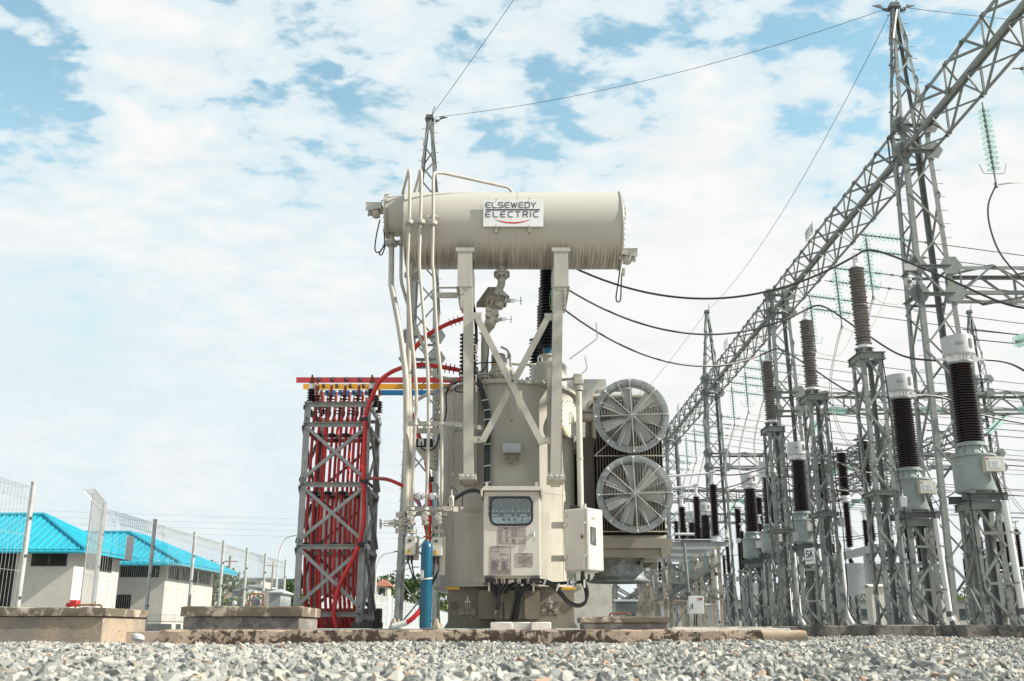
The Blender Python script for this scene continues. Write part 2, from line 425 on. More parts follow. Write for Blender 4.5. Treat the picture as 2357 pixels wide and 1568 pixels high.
mat('sign_white', (0.82, 0.82, 0.81), 0.35, 0.0, 0.02, 3)
mat('sign_ink', (0.03, 0.035, 0.06), 0.5)
mat('sign_red', (0.55, 0.015, 0.03), 0.5)
mat('warn_yellow', (0.85, 0.50, 0.01), 0.4)
mat('green_wire', (0.02, 0.20, 0.07), 0.5)
mat('steel_bright', (0.62, 0.62, 0.60), 0.35, 0.7, 0.06, 8)
mat('box_grey', (0.40, 0.44, 0.445), 0.45, 0.1, 0.05, 3)
mat('box_white', (0.68, 0.70, 0.69), 0.45, 0.0, 0.04, 3)
mat('box_beige', (0.58, 0.57, 0.52), 0.45, 0.0, 0.04, 3)
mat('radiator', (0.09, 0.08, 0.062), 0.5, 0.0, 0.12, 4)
mat('dial', (0.06, 0.08, 0.085), 0.5)
mat('panel_pale', (0.80, 0.86, 0.86), 0.5)
mat('skin', (0.45, 0.24, 0.16), 0.6)
mat('cloth_dark', (0.03, 0.035, 0.05), 0.8)
mat('cloth_orange', (0.60, 0.14, 0.05), 0.8)
mat('blue_handle', (0.01, 0.10, 0.22), 0.4)
mat('roof_red', (0.30, 0.11, 0.07), 0.8, 0, 0.15, 3)
mat('fence_white', (0.62, 0.66, 0.67), 0.5, 0.1, 0.06, 3)
mat('bus_slate', (0.12, 0.19, 0.23), 0.6, 0.1, 0.1, 2)
mat('wood', (0.30, 0.20, 0.12), 0.8)
mat('wire_galv', (0.34, 0.36, 0.35), 0.45, 0.3, 0.1, 9)

def mat_glass_green():
    m = bpy.data.materials.new('glass_green'); m.use_nodes = True; g = N(m.node_tree)
    p = g.n('ShaderNodeBsdfPrincipled'); p.inputs['Base Color'].default_value = (0.86, 0.97, 0.94, 1); p.inputs['Roughness'].default_value = 0.06
    p.inputs['Transmission Weight'].default_value = 0.75; p.inputs['IOR'].default_value = 1.45
    t = g.n('ShaderNodeBsdfTransparent'); t.inputs[0].default_value = (0.87, 0.98, 0.95, 1)
    mx = g.n('ShaderNodeMixShader'); mx.inputs[0].default_value = 0.5; g.set(mx.inputs[1], t.outputs[0]); g.set(mx.inputs[2], p.outputs[0])
    out = g.n('ShaderNodeOutputMaterial'); g.set(out.inputs[0], mx.outputs[0]); M['glass_green'] = m
    m = bpy.data.materials.new('pane'); m.use_nodes = True; g = N(m.node_tree)
    gl = g.n('ShaderNodeBsdfGlossy'); gl.inputs['Roughness'].default_value = 0.03; gl.inputs[0].default_value = (0.9, 0.95, 0.95, 1)
    t = g.n('ShaderNodeBsdfTransparent'); t.inputs[0].default_value = (0.88, 0.92, 0.92, 1)
    fr = g.n('ShaderNodeFresnel'); fr.inputs[0].default_value = 1.5
    mx = g.n('ShaderNodeMixShader'); g.set(mx.inputs[0], g.math('ADD', fr.outputs[0], 0.04)); g.set(mx.inputs[1], t.outputs[0]); g.set(mx.inputs[2], gl.outputs[0])
    out = g.n('ShaderNodeOutputMaterial'); g.set(out.inputs[0], mx.outputs[0]); M['pane'] = m
mat_glass_green()

def mat_conservator():
    """cream paint with rain streaks of dirt gathered on the lower half of the drum"""
    m = bpy.data.materials.new('cream_streaked'); m.use_nodes = True; g = N(m.node_tree)
    tc = g.n('ShaderNodeTexCoord').outputs['Object']; sep = g.n('ShaderNodeSeparateXYZ'); g.set(sep.inputs[0], tc)
    mp = g.n('ShaderNodeMapping'); g.set(mp.inputs[0], tc); mp.inputs['Scale'].default_value = (34, 1.2, 1.2)
    n1 = g.noise(mp.outputs[0], 1.0, 4, 0.65); mp2 = g.n('ShaderNodeMapping'); g.set(mp2.inputs[0], tc); mp2.inputs['Scale'].default_value = (60, 0.5, 2.2)
    n2 = g.noise(mp2.outputs[0], 1.0, 3, 0.6)
    low = g.smooth(sep.outputs[2], -0.05 + CONS_Z, -0.66 + CONS_Z)
    blot = g.noise(tc, 1.3, 4, 0.6)
    low = g.math('MULTIPLY', low, g.math('ADD', g.math('MULTIPLY', g.smooth(blot, .35, .65), .9), .25))
    st = g.math('MULTIPLY', g.smooth(g.math('ADD', g.math('MULTIPLY', n1, .6), g.math('MULTIPLY', n2, .4)), 0.44, 0.60), low)
    vlow = g.math('MULTIPLY', g.smooth(sep.outputs[2], -0.42 + CONS_Z, -0.70 + CONS_Z), g.smooth(n2, 0.42, 0.60))
    c = g.mix(g.math('MULTIPLY', st, 0.38), (0.40, 0.384, 0.333, 1), (0.22, 0.20, 0.155, 1))
    c = g.mix(g.math('MULTIPLY', vlow, 0.75), c, (0.11, 0.09, 0.065, 1))
    p = g.n('ShaderNodeBsdfPrincipled'); g.set(p.inputs['Base Color'], c); p.inputs['Roughness'].default_value = 0.4
    out = g.n('ShaderNodeOutputMaterial'); g.set(out.inputs[0], p.outputs[0]); M['cream_streaked'] = m

def mat_kerb(name, base, blot, amt, scale, thr=.57):
    base = tuple(x * ALB for x in base)
    """old concrete with black-brown algae blotches, heavier towards the foot"""
    m = bpy.data.materials.new(name); m.use_nodes = True; g = N(m.node_tree)
    tc = g.n('ShaderNodeTexCoord').outputs['Object']; sep = g.n('ShaderNodeSeparateXYZ'); g.set(sep.inputs[0], tc)
    n1 = g.noise(tc, scale, 8, 0.68, 0.4); n2 = g.noise(tc, scale*0.22, 4, 0.6); n3 = g.noise(tc, 55, 4, 0.7)
    k = g.math('ADD', g.math('MULTIPLY', n1, .75), g.math('MULTIPLY', n2, .45))
    low = g.smooth(sep.outputs[2], 0.13, 0.0)
    k = g.math('ADD', k, g.math('MULTIPLY', low, 0.08))
    c = g.mix(g.smooth(n3, .3, .7), tuple(x*.82 for x in base)+(1,), tuple(min(1, x*1.15) for x in base)+(1,))
    c = g.mix(g.smooth(n2, .45, .65), c, tuple(x*.78 for x in base)+(1,))
    c = g.mix(g.math('MULTIPLY', g.smooth(k, thr, thr + .08), amt), c, (*blot, 1))
    p = g.n('ShaderNodeBsdfPrincipled'); g.set(p.inputs['Base Color'], c); p.inputs['Roughness'].default_value = 0.9
    bb = g.n('ShaderNodeBump'); bb.inputs['Strength'].default_value = 0.5; bb.inputs['Distance'].default_value = 0.012
    g.set(bb.inputs['Height'], g.noise(tc, 30, 6, 0.7)); g.set(p.inputs['Normal'], bb.outputs[0])
    out = g.n('ShaderNodeOutputMaterial'); g.set(out.inputs[0], p.outputs[0]); M[name] = m
mat_kerb('kerb_old', (0.41, 0.32, 0.245), (0.035, 0.022, 0.015), 0.95, 11, .57)
mat_kerb('foundation_old', (0.22, 0.20, 0.18), (0.04, 0.035, 0.03), 0.7, 6)
mat_kerb('cover_lid', (0.43, 0.37, 0.29), (0.085, 0.07, 0.05), 0.9, 5, .535)

def mat_cracked():
    m = bpy.data.materials.new('cracked'); m.use_nodes = True; g = N(m.node_tree)
    tc = g.n('ShaderNodeTexCoord').outputs['Object']
    warp = g.n('ShaderNodeTexNoise'); g.set(warp.inputs['Vector'], tc); warp.inputs['Scale'].default_value = 5
    V = g.vmath('ADD', tc, g.vmath('MULTIPLY', warp.outputs['Color'], (0.12, 0.12, 0.12)))
    vo = g.n('ShaderNodeTexVoronoi', feature='DISTANCE_TO_EDGE'); g.set(vo.inputs['Vector'], V); vo.inputs['Scale'].default_value = 13
    crack = g.smooth(vo.outputs['Distance'], 0.018, 0.0)
    n1 = g.noise(tc, 2.2, 6, 0.6); n2 = g.noise(tc, 7, 5, 0.65)
    c = g.mix(g.smooth(n1, .35, .65), (0.20, 0.18, 0.16, 1), (0.33, 0.265, 0.19, 1))
    c = g.mix(g.math('MULTIPLY', g.smooth(n2, .5, .7), .5), c, (0.17, 0.16, 0.15, 1))
    c = g.mix(g.math('MULTIPLY', g.math('MULTIPLY', crack, g.smooth(n1, .3, .5)), 0.8), c, (0.06, 0.05, 0.045, 1))
    p = g.n('ShaderNodeBsdfPrincipled'); g.set(p.inputs['Base Color'], c); p.inputs['Roughness'].default_value = 0.85
    out = g.n('ShaderNodeOutputMaterial'); g.set(out.inputs[0], p.outputs[0]); M['cracked'] = m
mat_cracked()

def mat_stone():
    m = bpy.data.materials.new('stone'); m.use_nodes = True; g = N(m.node_tree)
    at_ = g.n('ShaderNodeAttribute', attribute_name='tint'); tc = g.n('ShaderNodeTexCoord').outputs['Object']
    c = g.ramp(at_.outputs['Fac'], [(0.0, (0.07, 0.075, 0.072)), (0.2, (0.155, 0.165, 0.158)), (0.5, (0.26, 0.268, 0.25)), (0.78, (0.39, 0.38, 0.34)), (0.92, (0.37, 0.31, 0.24)), (0.98, (0.30, 0.19, 0.13)), (1.0, (0.30, 0.15, 0.09))])
    n = g.noise(tc, 70, 5, 0.65); c = g.mix(g.math('MULTIPLY', g.smooth(n, .5, .72), .35), c, (0.24, 0.25, 0.24, 1))
    p = g.n('ShaderNodeBsdfPrincipled'); g.set(p.inputs['Base Color'], c); p.inputs['Roughness'].default_value = 0.85
    out = g.n('ShaderNodeOutputMaterial'); g.set(out.inputs[0], p.outputs[0]); M['stone'] = m
    m = bpy.data.materials.new('ground'); m.use_nodes = True; g = N(m.node_tree)
    tc = g.n('ShaderNodeTexCoord').outputs['Object']
    vo = g.n('ShaderNodeTexVoronoi'); g.set(vo.inputs['Vector'], tc); vo.inputs['Scale'].default_value = 22
    s2 = g.n('ShaderNodeSeparateColor'); g.set(s2.inputs[0], vo.outputs['Color'])
    c = g.mix(s2.outputs[0], (0.24, 0.24, 0.22, 1), (0.46, 0.45, 0.41, 1))
    far = g.noise(tc, 0.03, 4, .6); sep = g.n('ShaderNodeSeparateXYZ'); g.set(sep.inputs[0], tc)
    c = g.mix(g.math('MULTIPLY', g.smooth(sep.outputs[1], 75, 120), g.smooth(far, .4, .5)), c, (0.09, 0.13, 0.045, 1))
    p = g.n('ShaderNodeBsdfPrincipled'); g.set(p.inputs['Base Color'], c); p.inputs['Roughness'].default_value = 0.95
    bb = g.n('ShaderNodeBump'); bb.inputs['Distance'].default_value = 0.03; g.set(bb.inputs['Height'], vo.outputs['Distance']); g.set(p.inputs['Normal'], bb.outputs[0])
    out = g.n('ShaderNodeOutputMaterial'); g.set(out.inputs[0], p.outputs[0]); M['ground'] = m
mat_stone()
def mat_leaf():
    for nm, a, b in (('leaf', (0.025, 0.06, 0.014), (0.075, 0.13, 0.03)), ('leaf_pale', (0.06, 0.11, 0.02), (0.13, 0.19, 0.05))):
        m = bpy.data.materials.new(nm); m.use_nodes = True; g = N(m.node_tree)
        tc = g.n('ShaderNodeTexCoord').outputs['Object']; n = g.noise(tc, 1.1, 5, .7)
        c = g.mix(g.smooth(n, .35, .65), (*a, 1), (*b, 1)); p = g.n('ShaderNodeBsdfPrincipled'); g.set(p.inputs['Base Color'], c); p.inputs['Roughness'].default_value = .6
        tr = g.n('ShaderNodeBsdfTranslucent'); g.set(tr.inputs[0], c); mx = g.n('ShaderNodeMixShader'); mx.inputs[0].default_value = .3
        g.set(mx.inputs[1], p.outputs[0]); g.set(mx.inputs[2], tr.outputs[0])
        out = g.n('ShaderNodeOutputMaterial'); g.set(out.inputs[0], mx.outputs[0]); M[nm] = m
mat_leaf()
# ------------------------------------------------------------------ ground, gravel, kerbs
def ground_z(x, y):
    return 0.012 * math.sin(x * 1.7 + y * 0.9) + 0.012 * math.sin(x * 0.6 - y * 1.3 + 2) + 0.02 * min(1, max(0, (y - 12) / 8))
mb = MB()
ys = [-40, -10, 0] + [i * 0.6 for i in range(1, 50)] + [32, 36, 42, 50, 60, 80, 120, 200, 400, 1200]
xs = [-1200, -300, -100, -50, -30, -20] + [i * 0.8 for i in range(-22, 23)] + [20, 30, 50, 100, 300, 1200]
mb.add([(x, y, ground_z(x, y) - 0.035) for y in ys for x in xs], [(j*len(xs)+i, j*len(xs)+i+1, (j+1)*len(xs)+i+1, (j+1)*len(xs)+i) for j in range(len(ys)-1) for i in range(len(xs)-1)])
g_o = mb.build('ground', 'ground'); g_o.location = (0, 0, 0)
a = np.array(mb.v); me = g_o.data; me.vertices.foreach_set('co', a.ravel()); me.update(); tag(g_o, kind='structure')

def stones():
    rng = np.random.default_rng(3)
    import bmesh
    base = []
    for k in range(14):
        bm = bmesh.new()
        for i in range(10 + k % 7):
            p = rng.normal(size=3); p /= np.linalg.norm(p); p *= rng.uniform(0.75, 1.15); p *= np.array([1.15, .8 + .1*(k % 3), .5 + .1*(k % 4)])
            bm.verts.new(p)
        r = bmesh.ops.convex_hull(bm, input=bm.verts)
        junk = [v for v in bm.verts if not v.link_faces]
        bmesh.ops.delete(bm, geom=junk, context='VERTS'); bmesh.ops.triangulate(bm, faces=bm.faces[:])
        bm.verts.index_update(); bm.normal_update()
        base.append((np.array([v.co[:] for v in bm.verts]), np.array([[v.index for v in f.verts] for f in bm.faces]))); bm.free()
    V = []; F = []; T = []; off = 0
    def blocked(x, y):
        return (-5.35 < x < 4.3 and y > 11.85) or (x < -4.15 and 11.4 < y < 13.3) or (y > 18.4 and 5.6 < x < 20 and ((x < 8.1) or (x > 8.2 and y > 20.4)))
    bands = [(2.6, 5.0, 2300), (5.0, 8.0, 1400), (8.0, 12.5, 800), (12.5, 19, 400), (19, 27, 130)]
    for y0, y1, dens in bands:
        w = 0.56 * y1 + 0.4; n = int((y1 - y0) * 2 * w * dens)
        X = rng.uniform(-w, w, n); Yv = rng.uniform(y0, y1, n)
        S = rng.lognormal(math.log(0.0172), 0.42, n).clip(0.007, 0.042) * (1.0 if y0 < 8 else 1.15)
        for x, y, s in zip(X, Yv, S):
            if abs(x) > 0.53 * y + .3 or blocked(x, y): continue
            vb, fb = base[rng.integers(14)]
            q = rng.normal(size=4); q /= np.linalg.norm(q); a_, b_, c_, d_ = q
            Rm = np.array([[1-2*(c_*c_+d_*d_), 2*(b_*c_-a_*d_), 2*(b_*d_+a_*c_)], [2*(b_*c_+a_*d_), 1-2*(b_*b_+d_*d_), 2*(c_*d_-a_*b_)], [2*(b_*d_-a_*c_), 2*(c_*d_+a_*b_), 1-2*(b_*b_+c_*c_)]])
            z = ground_z(x, y) - .020 + rng.uniform(-0.012, 0.012) + 0.015*math.sin(x*5.1+y*3.3)*math.sin(x*2.3-y*4.1)
            V.append(vb @ Rm.T * s + np.array([x, y, z])); F.append(fb + off); T.append(np.full(len(vb), rng.beta(2.0, 1.9))); off += len(vb)
    V = np.concatenate(V); F = np.concatenate(F); T = np.concatenate(T)
    me = bpy.data.meshes.new('gravel'); me.vertices.add(len(V)); me.vertices.foreach_set('co', V.ravel().astype(np.float32))
    me.loops.add(len(F)*3); me.loops.foreach_set('vertex_index', F.ravel().astype(np.int32))
    me.polygons.add(len(F)); me.polygons.foreach_set('loop_start', (np.arange(len(F))*3).astype(np.int32)); me.polygons.foreach_set('loop_total', np.full(len(F), 3, np.int32))
    me.update(calc_edges=True); me.validate()
    me.polygons.foreach_set('use_smooth', [False]*len(me.polygons))
    at_ = me.attributes.new('tint', 'FLOAT', 'POINT'); at_.data.foreach_set('value', T.astype(np.float32))
    me.materials.append(M['stone']); o = bpy.data.objects.new('gravel', me); COL.objects.link(o); tag(o, 'loose grey crushed stone covering the ground', 'gravel', kind='stuff')
    print('stones', len(F))
stones()

def rough_slab(name, x0, x1, y0, y1, z0, z1, m, parent=None, seed=0, ch=0.02, step=0.10, jit=0.004, **tags):
    """cast block with worn, chipped long edges"""
    rnd = random.Random(seed); n = max(2, int((x1-x0)/step)); mb = MB()
    secs = [(y0, z0), (y0, z1-ch), (y0+ch*.35, z1-ch*.3), (y0+ch, z1), (y1-ch, z1), (y1, z1-ch), (y1, z0)]
    for i in range(n+1):
        x = x0 + (x1-x0)*i/n; ed = ch*.4 if i in (0, n) else 0
        for k, (y, z) in enumerate(secs):
            jy = rnd.gauss(0, jit); jz = rnd.gauss(0, jit)
            if k in (2, 3) and rnd.random() < .12: jz -= ch*.7; jy += ch*.5
            if k in (0, 6): jz = 0
            mb.v.append((x, y + (jy if k < 4 else 0), z + jz - (ed if 0 < k < 6 else 0)))
    m_ = len(secs)
    for i in range(n):
        for k in range(m_): mb.f.append((i*m_+k, (i+1)*m_+k, (i+1)*m_+(k+1) % m_, i*m_+(k+1) % m_))
    mb.f.append(tuple(range(m_))); mb.f.append(tuple(n*m_+k for k in range(m_))[::-1])
    return mb.build(name, m, parent, ang=30, **tags)
YK = 12.1
def X0(u, Y): return (u - 1178.5) * Y * math.cos(PITCH) / FPX
rough_slab('kerb', X0(368, YK), X0(1752, YK), YK, YK+.22, -.03, .150, 'kerb_old', seed=2, ch=.022, label='long low concrete kerb with black algae blotches across the foreground', cat='kerb')
mb = MB(); xa, xb = X0(1754, YK+.05), X0(1850, YK-.05)
prof = [(-.03, -.11), (.05, -.115), (.11, -.09), (.14, -.03), (.145, .04), (.12, .09), (-.03, .11)]
nS = 8
for i in range(nS+1):
    t = i/nS; x = xa + (xb-xa)*t; yy = YK + .13 - .22*t
    for z, y in prof: mb.v.append((x, yy + y, z + .004*math.sin(i*2.1)))
for i in range(nS):
    for k in range(7): mb.f.append((i*7+k, (i+1)*7+k, (i+1)*7+(k+1) % 7, i*7+(k+1) % 7))
mb.f += [tuple(range(7)), tuple(nS*7+k for k in range(7))[::-1]]
mat_kerb('kerb_tan', (0.50, 0.39, 0.27), (0.20, 0.15, 0.10), 0.3, 5)
mb.build('kerb', 'kerb_tan', label='short tan rounded kerb stone at the right end of the long kerb', cat='kerb', ang=60)
mb = MB(); mb.box((-5.2, YK+.226, -.05), (2.85, 17.0, .128)); mb.build('oil_pit_floor', 'concrete_pink', kind='structure')
mb = MB(); mb.cbox((-.2, 21, .07), (9.6, 7.8, .2), ch=.015); mb.build('transformer_pad', 'concrete', kind='structure')
# pale loose blocks in front of the transformer
for i, (u0, u1, v0, rz) in enumerate([(1128, 1180, 1428, .02), (1178, 1222, 1427, -.02), (1220, 1267, 1428, .10)]):
    Yb = 15.2; xa, xb = X0(u0, Yb), X0(u1, Yb); mb = MB()
    mb.cbox(((xa+xb)/2, Yb + .1*(i == 1), .128 + .065), (xb-xa-.008, .26, .13), Matrix.Rotation(rz, 3, 'Z'), ch=.012)
    mb.build('concrete_block', 'concrete_pale', label=['left pale concrete block of the three lying in front of the transformer', 'middle pale concrete block of the three lying in front of the transformer', 'right pale concrete block of the three lying in front of the transformer'][i], cat='block', group='pale concrete blocks before the transformer')

def cover_box(label, uf0, uf1, us, vtop, vmid, vbot, Yf, zb, handle, mb_mat, depth, lidproud=.03):
    """pit opening: cast upstand with a slab lid and a bent bar handle"""
    xa, xb = X0(uf0, Yf), X0(uf1, Yf); zt = vz(vtop, Yf); zm = vz(vmid, Yf)
    root = thing('pit_cover', label, 'pit cover', ((xa+xb)/2, Yf + depth/2, zb))
    mb = MB(); mb.cbox(((xa+xb)/2, Yf+depth/2, (zb+zm-.005)/2), (xb-xa, depth, zm-.005-zb), ch=.008); mb.build('upstand', mb_mat, root)
    rough_slab('lid', xa-lidproud, xb+lidproud, Yf-lidproud, Yf+depth+lidproud, zm, zt, 'cover_lid', root, seed=int(uf0)+5, ch=.018, step=.08, jit=.003)
    if handle:
        hx, hy, w, h, ang = handle; mb = MB(); c = Vector((hx, hy, zt)); dx = Vector((math.cos(ang), math.sin(ang), 0))*w/2
        mb.tube(fillet([c-dx-Vector((0,0,.02)), c-dx+Vector((0,0,h)), c+dx+Vector((0,0,h)), c+dx-Vector((0,0,.02))], .035), .011, 8); mb.build('handle', 'rust', root)
    return root
YB1 = 11.6
mat_kerb('foundation_grey', (0.27, 0.26, 0.24), (0.09, 0.085, 0.08), 0.7, 8)
cover_box('big weathered concrete pit cover at the far left, its side face cracked', -60, 236, 350, 1398, 1418, 1481, YB1, -.03, (X0(190, 12.3), 12.4, .30, .045, .15), 'cracked', 1.35)
cover_box('long concrete pit cover with a grey upstand on the kerb, left of the cable rack', 420, 688, 747, 1395, 1419, 1450, 12.4, .128, (X0(586, 13.2), 13.2, .17, .17, .35), 'foundation_grey', 1.15)
cover_box('low concrete pit cover with a rusty handle, below the fans', 1345, 1537, 1537, 1419, 1433, 1450, 13.6, .128, (X0(1427, 14.0), 14.0, .27, .045, 0), 'foundation_grey', .9)
# ------------------------------------------------------------------ power transformer
def a3(x, y, Y): return at(805.6+.3302*x, 230.2+.3302*y, Y)
def a4(x, y, Y): return at(863+.3485*x, 575.4+.3485*y, Y)
def a5(x, y, Y): return at(863+.2752*x, 1064.5+.2752*y, Y)
TX, TY, TR = -.09, 19.25, 1.30
TR_O = Vector((TX, TY, .17))
tr = thing('power_transformer', 'large cream oil filled power transformer with a round drum on top', 'transformer', TR_O)
CY, CR = 18.15, .752
CZW = EYE + CY * math.tan(R(22.47)); CONS_Z = CZW - .17
mat_conservator()
def shed_profile(L, rc, rs, n, alt=None, t=.35):
    """radius/height pairs of an insulator with n sheds"""
    pr = [(rc, 0)]; p = L/n
    for i in range(n):
        r = rs if (alt is None or i % 2 == 0) else alt; z = i*p
        pr += [(rc, z + p*.12), (r*.97, z + p*.42), (r, z + p*.50), (r*.96, z + p*.56), (rc, z + p*.80)]
    pr.append((rc, L)); return pr
def shed_taper(L, rc0, rc1, d, n):
    pr = []; p = L/n
    for i in range(n):
        rc = rc0 + (rc1-rc0)*(i+.5)/n; z = i*p
        pr += [(rc, z+.02*p), (rc, z + p*.22), (rc+d, z + p*.48), (rc+d*1.02, z + p*.56), (rc, z + p*.8)]
    pr.append((rc1, L)); return pr
def bolts(mb, pts, axis, r=.014, h=.02, n=6):
    for p in pts: mb.lathe([(r, 0), (r, h*.7), (r*.6, h)], p, axis, n)
def circle_pts(c, axis, r, n, off=0):
    ax = Vector(axis).normalized(); c = Vector(c); e1 = Vector((1,0,0)) if abs(ax.x) < .9 else Vector((0,1,0)); e1 = (e1-ax*e1.dot(ax)).normalized(); e2 = ax.cross(e1)
    return [c + (e1*math.cos(off+2*math.pi*k/n) + e2*math.sin(off+2*math.pi*k/n))*r for k in range(n)]
def flange(c, axis, r, th=.035, parent=None, m='cream', nb=8):
    """pair of bolted pipe flanges"""
    ax = Vector(axis).normalized(); mb = MB()
    mb.disc(Vector(c)-ax*th, r, th*.85, ax, 20); mb.disc(Vector(c)+ax*th*.15, r, th*.85, ax, 20)
    mb2 = MB()
    for p in circle_pts(c, ax, r*.8, nb): mb2.tube([p-ax*th*1.7, p+ax*th*1.7], r*.085, 6)
    o = mb.build('pipe_flange', m, parent); mb2.build('bolt_ring', 'steel_bright', o) if parent is tr else mb2.build('bolt_ring', 'steel_bright', parent)
    return o
# tank body: round-fronted shell, then straight sides going back
ZL, ZB = EYE + 17.95*math.tan(R(13.82)), EYE + 17.95*math.tan(R(2.45))
def shell(r, z0, z1, back=4.2, n=40, y_=TY):
    pts = [(TX + r*math.cos(a), y_ + r*math.sin(a)) for a in [math.pi + math.pi*i/n for i in range(n+1)]]
    pts += [(TX + r, y_+back*.55), (TX+r-.35, y_+back*.62), (TX-r+.35, y_+back*.62), (TX-r, y_+back*.55)]
    k = len(pts); mb = MB(); mb.add([(x, y, z) for z in (z0, z1) for x, y in pts], [tuple(range(k))[::-1], tuple(range(k, 2*k))] + [(i, (i+1) % k, k+(i+1) % k, k+i) for i in range(k)]); return mb
tank = shell(TR, ZB, ZL-.03).build('tank', 'cream', tr)
shell(TR+.07, ZL-.03, ZL+.0).build('tank_rim', 'cream', tank)
shell(TR+.006, ZB+1.62, ZB+1.632).build('weld_seam', 'cream', tank)
mb = MB()
for a_ in (math.pi*1.22, math.pi*1.79): mb.flat((TX+(TR+.002)*math.cos(a_), TY+(TR+.002)*math.sin(a_), ZB), (TX+(TR+.002)*math.cos(a_), TY+(TR+.002)*math.sin(a_), ZL-.03), (math.cos(a_), math.sin(a_), 0), .02, .008)
mb.build('weld_seam', 'cream', tank)
mb = MB()
for x_, z_, h_ in ((-.98, 2.72, .22), (1.02, 2.72, .14), (-.94, 3.6, .12)): mb.box((x_-.012, 17.285, z_-h_), (x_+.004, 17.293, z_))
shell(TR+.06, ZL+.004, ZL+.035).build('lid', 'cream_light', tr)
mb = MB(); bolts(mb, [(TX + (TR+.035)*math.cos(a), TY + (TR+.035)*math.sin(a), ZL+.036) for a in [math.pi*(1+i/30) for i in range(31)]], (0,0,1), .016, .025); mb.build('lid_bolts', 'steel_bright', tr)
shell(TR+.09, ZB-.035, ZB-.002).build('bottom_flange', 'cream', tank)
# skirt under the tank
YS = 18.30
mb = MB(); 
def s5(x, y, Y=YS): return a5(x, y, Y)
z0 = .172
def P2(x, z, Y): return Vector((X0(863+.2752*x, Y), Y, z))
zb = ZB-.037
poly = [P2(572, z0, YS), P2(610, z0+.12, YS), P2(608, zb-.05, YS), P2(608, zb, YS), P2(1672, zb, YS), P2(1668, z0+.2, YS), P2(1668, z0+.12, YS), P2(1700, z0, YS)]
mb.prism([Vector((p.x, p.y, p.z)) for p in poly], (0, .05, 0))
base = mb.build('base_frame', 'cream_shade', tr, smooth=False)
mb = MB()
for x0_, x1_ in ((606, 862), (1384, 1672)):
    s_ = 1 if x0_ < 1000 else -1; xo, xi = (x0_, x1_) if s_ > 0 else (x1_, x0_)
    A = P2(xo, zb-.12, YS-.012); B = P2(xi, zb-.52, YS-.012); C_ = P2(xi, zb-.01, YS-.012); D_ = P2(xo, zb-.01, YS-.012)
    q = [A, B, C_, D_]; mb.prism(q if s_ > 0 else q[::-1], (0, .01, 0))
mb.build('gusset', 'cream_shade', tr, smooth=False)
for x, y in ((658, 1197), (1615, 1203)):
    mb = MB(); c = P2(x, vz(1064.5+.2752*y, YS), YS-.003); mb.disc(c-Vector((0, .004, 0)), .072, .008, (0, 1, 0), 24); o = mb.build('jacking_hole', 'olive_dark', tr)
    mb = MB(); mb.ring(c-Vector((0, .01, 0)), .082, .072, .012, (0, 1, 0)); mb.build('rim', 'cream_shade', o)
mb = MB(); a_ = P2(863, z0+.16, YS-.25); b_ = P2(1382, zb-.06, YS-.25)
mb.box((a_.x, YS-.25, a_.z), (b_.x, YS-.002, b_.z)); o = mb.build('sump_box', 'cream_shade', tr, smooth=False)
mb = MB()
for x in (1010, 1260): p = P2(x, 0, YS); mb.box((p.x-.02, YS-.31, a_.z+.02), (p.x+.02, YS-.2505, b_.z-.02))
mb.build('stiffener', 'cream_shade', o)
mb = MB(); mb.box((a_.x+.3, YS-.2, z0), (b_.x-.3, YS+1.5, a_.z)); mb.build('sump_foot', 'olive_dark', o)
mb = MB(); mb.box((TX-1.05, YS+.06, z0), (TX+1.05, YS+3.2, zb)); mb.build('underframe', 'cream_shade', tr)
for x, s_ in ((650, -1), (1628, 1)):
    p = P2(x, zb+.0, YS-.085); mb = MB(); mb.box((p.x-.12, p.y-.03, zb-.045), (p.x+.12, p.y+.02, zb-.008)); mb.build('lifting_pad', 'warn_yellow', tr)
# conservator drum
xl, xr = ux(930, 17.5, CZW), ux(1432, 17.5, CZW)
mb = MB(); mb.lathe([(CR, 0), (CR, xr-xl)], (xl, CY, CZW), (1, 0, 0), 96); drum = mb.build('conservator_drum', 'cream_streaked', tr)
mb = MB(); 
for xx in (xl-.01, xr-.012): mb.ring((xx, CY, CZW), CR+.025, CR-.25, .022, (1, 0, 0), 96)
mb.ring((xl+(xr-xl)*.52, CY, CZW), CR+.006, CR-.1, .02, (1, 0, 0), 96)
mb.build('end_rim', 'cream', drum)
mb = MB(); mb.lathe([(CR-.03, 0), (CR-.04, .02), (.3, .05), (0, .055)], (xr+.01, CY, CZW), (1, 0, 0), 64); mb.lathe([(0, -.03), (CR-.04, 0), (CR-.04, .01)], (xl-.0, CY, CZW), (1, 0, 0), 64); mb.build('end_cap', 'cream', drum)
mb = MB(); bolts(mb, circle_pts((xr+.03, CY, CZW), (1, 0, 0), CR-.08, 40), (1, 0, 0), .016, .03); mb.build('rim_bolts', 'steel_bright', drum)
mb = MB(); p = (xr+.05, 17.7, CZW+.15); mb.tube(fillet([(xr+.01, 17.62, CZW+.28), (xr+.08, 17.62, CZW+.28), (xr+.08, 17.62, CZW+.02), (xr+.01, 17.62, CZW+.02)], .03), .012, 6); mb.build('handle', 'cream', drum)
mb = MB()
for x in (745, 1505): p = a3(x, 640, CY); mb.cbox((p.x, CY, CZW+CR+.015), (.12, .1, .06), ch=.01)
mb.build('lifting_lug', 'cream', drum)
